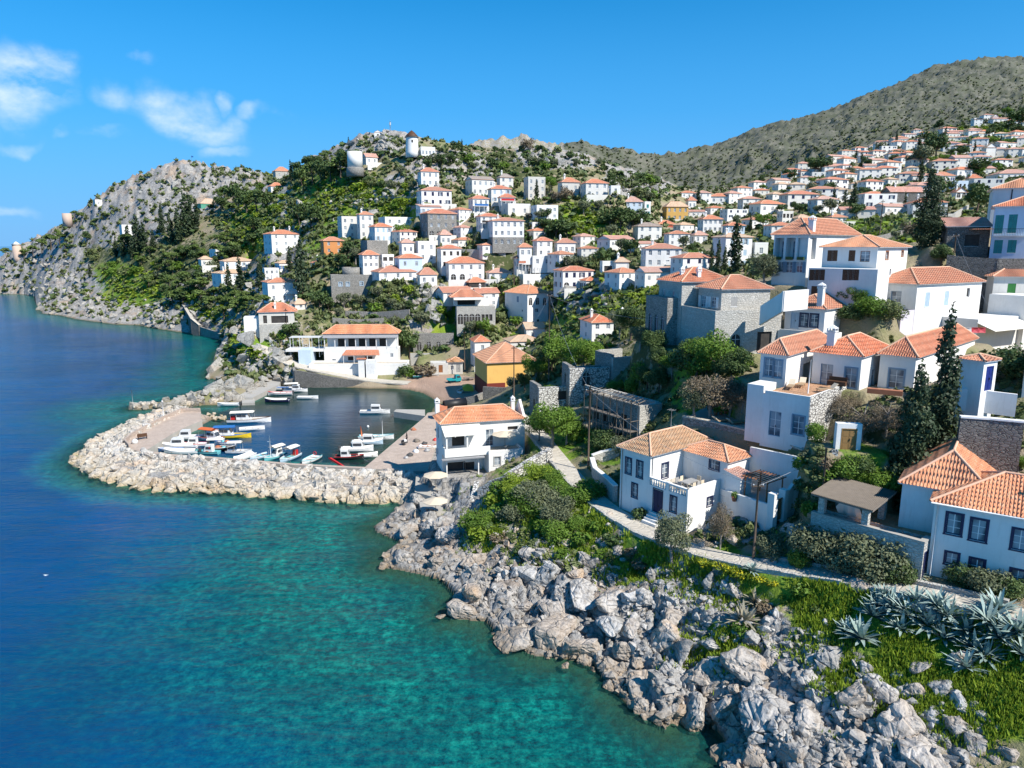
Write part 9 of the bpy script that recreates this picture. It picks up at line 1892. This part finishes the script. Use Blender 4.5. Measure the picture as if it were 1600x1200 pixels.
 o = m.build('kerb_wall'); props(o, 'low stone kerb along the seaward edge of the cliff path', 'kerb')
 pl = PATHC[1]; m = MB()
 for i in range(len(pl)-1):
  px_, py_ = pix(*pl[i])
  if not 1180 < px_ < 1560: continue
  a, b = Vector(pl[i]), Vector(pl[i+1]); d = (b-a).normalized(); nn = Vector((-d.y, d.x, 0))*.4; V = [a, b, b+nn, a+nn]; m.mesh([(p.x, p.y, p.z-.6) for p in V]+[(p.x, p.y, p.z+.3) for p in V], [(4, 5, 6, 7), (0, 1, 5, 4), (1, 2, 6, 5), (2, 3, 7, 6), (3, 0, 4, 7)], M['stone_pale'])
 if m.v: o = m.build('kerb_wall'); props(o, 'low stone edging between the path and the bush row', 'kerb')
 o = MB(); o.mesh([(-.3, 0, .08), (0, 0, .0), (.3, 0, .08), (0, .15, 0), (0, -.12, 0)], [(0, 4, 1, 3), (2, 3, 1, 4)], M['white_paint']); x, y = G(72, 899, 2); o = o.build('seagull', None, False, (x, y, 2)); props(o, 'white seagull gliding low over the open water', 'bird')
misc()
# ---------------------------------------------------------------- labels: say which one
def finish_labels():
 anch = [(t, p[0], p[1]) for t, p in AN.items()]
 anch += [('the hilltop windmill', 644, 222), ('the roofless mill tower', 555, 255), ('the rocky summit chapel', 594, 210), ('the left ridge peak', 297, 262), ('the far-left brick tower', 28, 392), ('the tower stub', 105, 340), ('the netted hall', 325, 320), ('the tall box house', 202, 370),
    ('the orange-walled house', 520, 386), ('the arched grey mansion', 685, 350), ('the skyline hut', 440, 272), ('the blue-shuttered hilltop house', 680, 305), ('the long cream house', 750, 292), ('the upper terrace houses', 925, 290), ('the stone-floored house', 790, 362), ('the cliff shutter house', 895, 440),
    ('the headland wall', 280, 480), ('the left valley houses', 360, 425), ('the cove-road house', 440, 455), ('the ochre house', 1055, 332), ('the grey-roofed house', 1010, 365), ('the arched-window white house', 1030, 410), ('the red-domed church', 1203, 286), ('the pale tall house', 1255, 270),
    ('the brown barn', 1410, 305), ('the domed church', 1543, 238), ('the green terraces', 1500, 205), ('the ultramarine-shuttered house', 1470, 277), ('the pink-roofed long building', 1575, 273), ('the windowless tall house', 1497, 253), ('the chapel-like house', 1497, 302), ('the orange-roofed cottage', 1305, 343), ('the loggia house', 1108, 350), ('the beige-roofed house', 1141, 395),
    ('the steep mountain foot', 1330, 232), ('the scaffolded ruin', 975, 650), ('the arched doorway ruin', 918, 590), ('the winding white wall', 800, 735), ('the green mound', 845, 790), ('the path corner pole', 919, 680), ('the court gate', 1217, 790), ('the wooden gate', 1330, 680), ('the lone agave', 1345, 985), ('the drooping agave', 1162, 965),
    ('the far mole', 350, 610), ('the bathing slab', 680, 800), ('the overhanging rock', 865, 985), ('the turquoise inlet', 1085, 1130), ('the tall white rock', 1293, 1035), ('the tilted slab rock', 1215, 1120), ('the bottom edge slab', 1450, 1190), ('the blue-grey boulder', 1400, 1135), ('the ruined arches', 677, 535), ('the right edge pinnacle', 1500, 1040), ('the patio wall', 1150, 675), ('the yellow flower bank', 1130, 885),
    ('the lone flat rock', 720, 955), ('the flat reddish ledge', 700, 850), ('the big dark tree', 870, 365), ('the fortress-like house', 541, 450), ('the saddle pavilion', 1240, 345)]
 anch += [('the white lamp post', 256, 650), ('the walkway bench', 223, 685), ('the cabin cruiser', 292, 686), ('the turquoise workboat', 322, 709), ('the dark canopy boat', 345, 703), ('the white curb hull', 381, 717), ('the T-mast boat', 429, 716), ('the sunshade boat', 452, 718), ('the life-ring boat', 485, 721), ('the red slide', 520, 722), ('the quay corner', 575, 730), ('the beige rock parasol', 655, 765), ('the breakwater tip', 135, 725), ('the white float', 205, 695), ('the mole marker post', 208, 630), ('the mole landing', 388, 626), ('the lone mole rowboat', 357, 634)]
 bpy.context.view_layer.update()
 groups = {}
 for o in PENDING:
  p = o.location; q = pix(p.x, p.y, p.z+1.0); base = o['label']
  b = min(anch, key=lambda a: math.hypot((a[1]-q[0])/1.2, a[2]-q[1])); dx, dy = q[0]-b[1], q[1]-b[2]; near = q[1] > 480
  if abs(dx) > abs(dy)*1.15: rel = 'right of' if dx > 0 else 'left of'
  else: rel = ('above', 'below')[dy > 0]
  if base.startswith(('grey rock', 'large grey rock')): base = ('large ' if base.startswith('large') else '')+'grey shore rock'+(' at water edge' if 'water edge' in base else ' in grass' if 'grass' in base else '')
  groups.setdefault((base, rel, b[0]), []).append((q[0], q[1], o))
 ords = ['', 'second', 'third', 'fourth', 'fifth', 'sixth', 'seventh', 'eighth', 'ninth', 'tenth', 'eleventh', 'twelfth', 'thirteenth', 'fourteenth', 'fifteenth', 'sixteenth', 'seventeenth', 'eighteenth', 'nineteenth', 'twentieth']
 for (base, rel, an), lst in groups.items():
  lst.sort(key=lambda a: a[0]); n = len(lst)
  for i, (x, y, o) in enumerate(lst):
   t = '%s %s %s' % (base, rel, an)
   if n == 2: t += ', the %s one' % ('left' if i == 0 else 'right')
   elif n > 2: t += ', '+('leftmost' if i == 0 else 'rightmost' if i == n-1 else (ords[i]+' from left' if i < 20 else 'farther right'))
   w = t.split(); o['label'] = ' '.join(w[:16])
finish_labels()
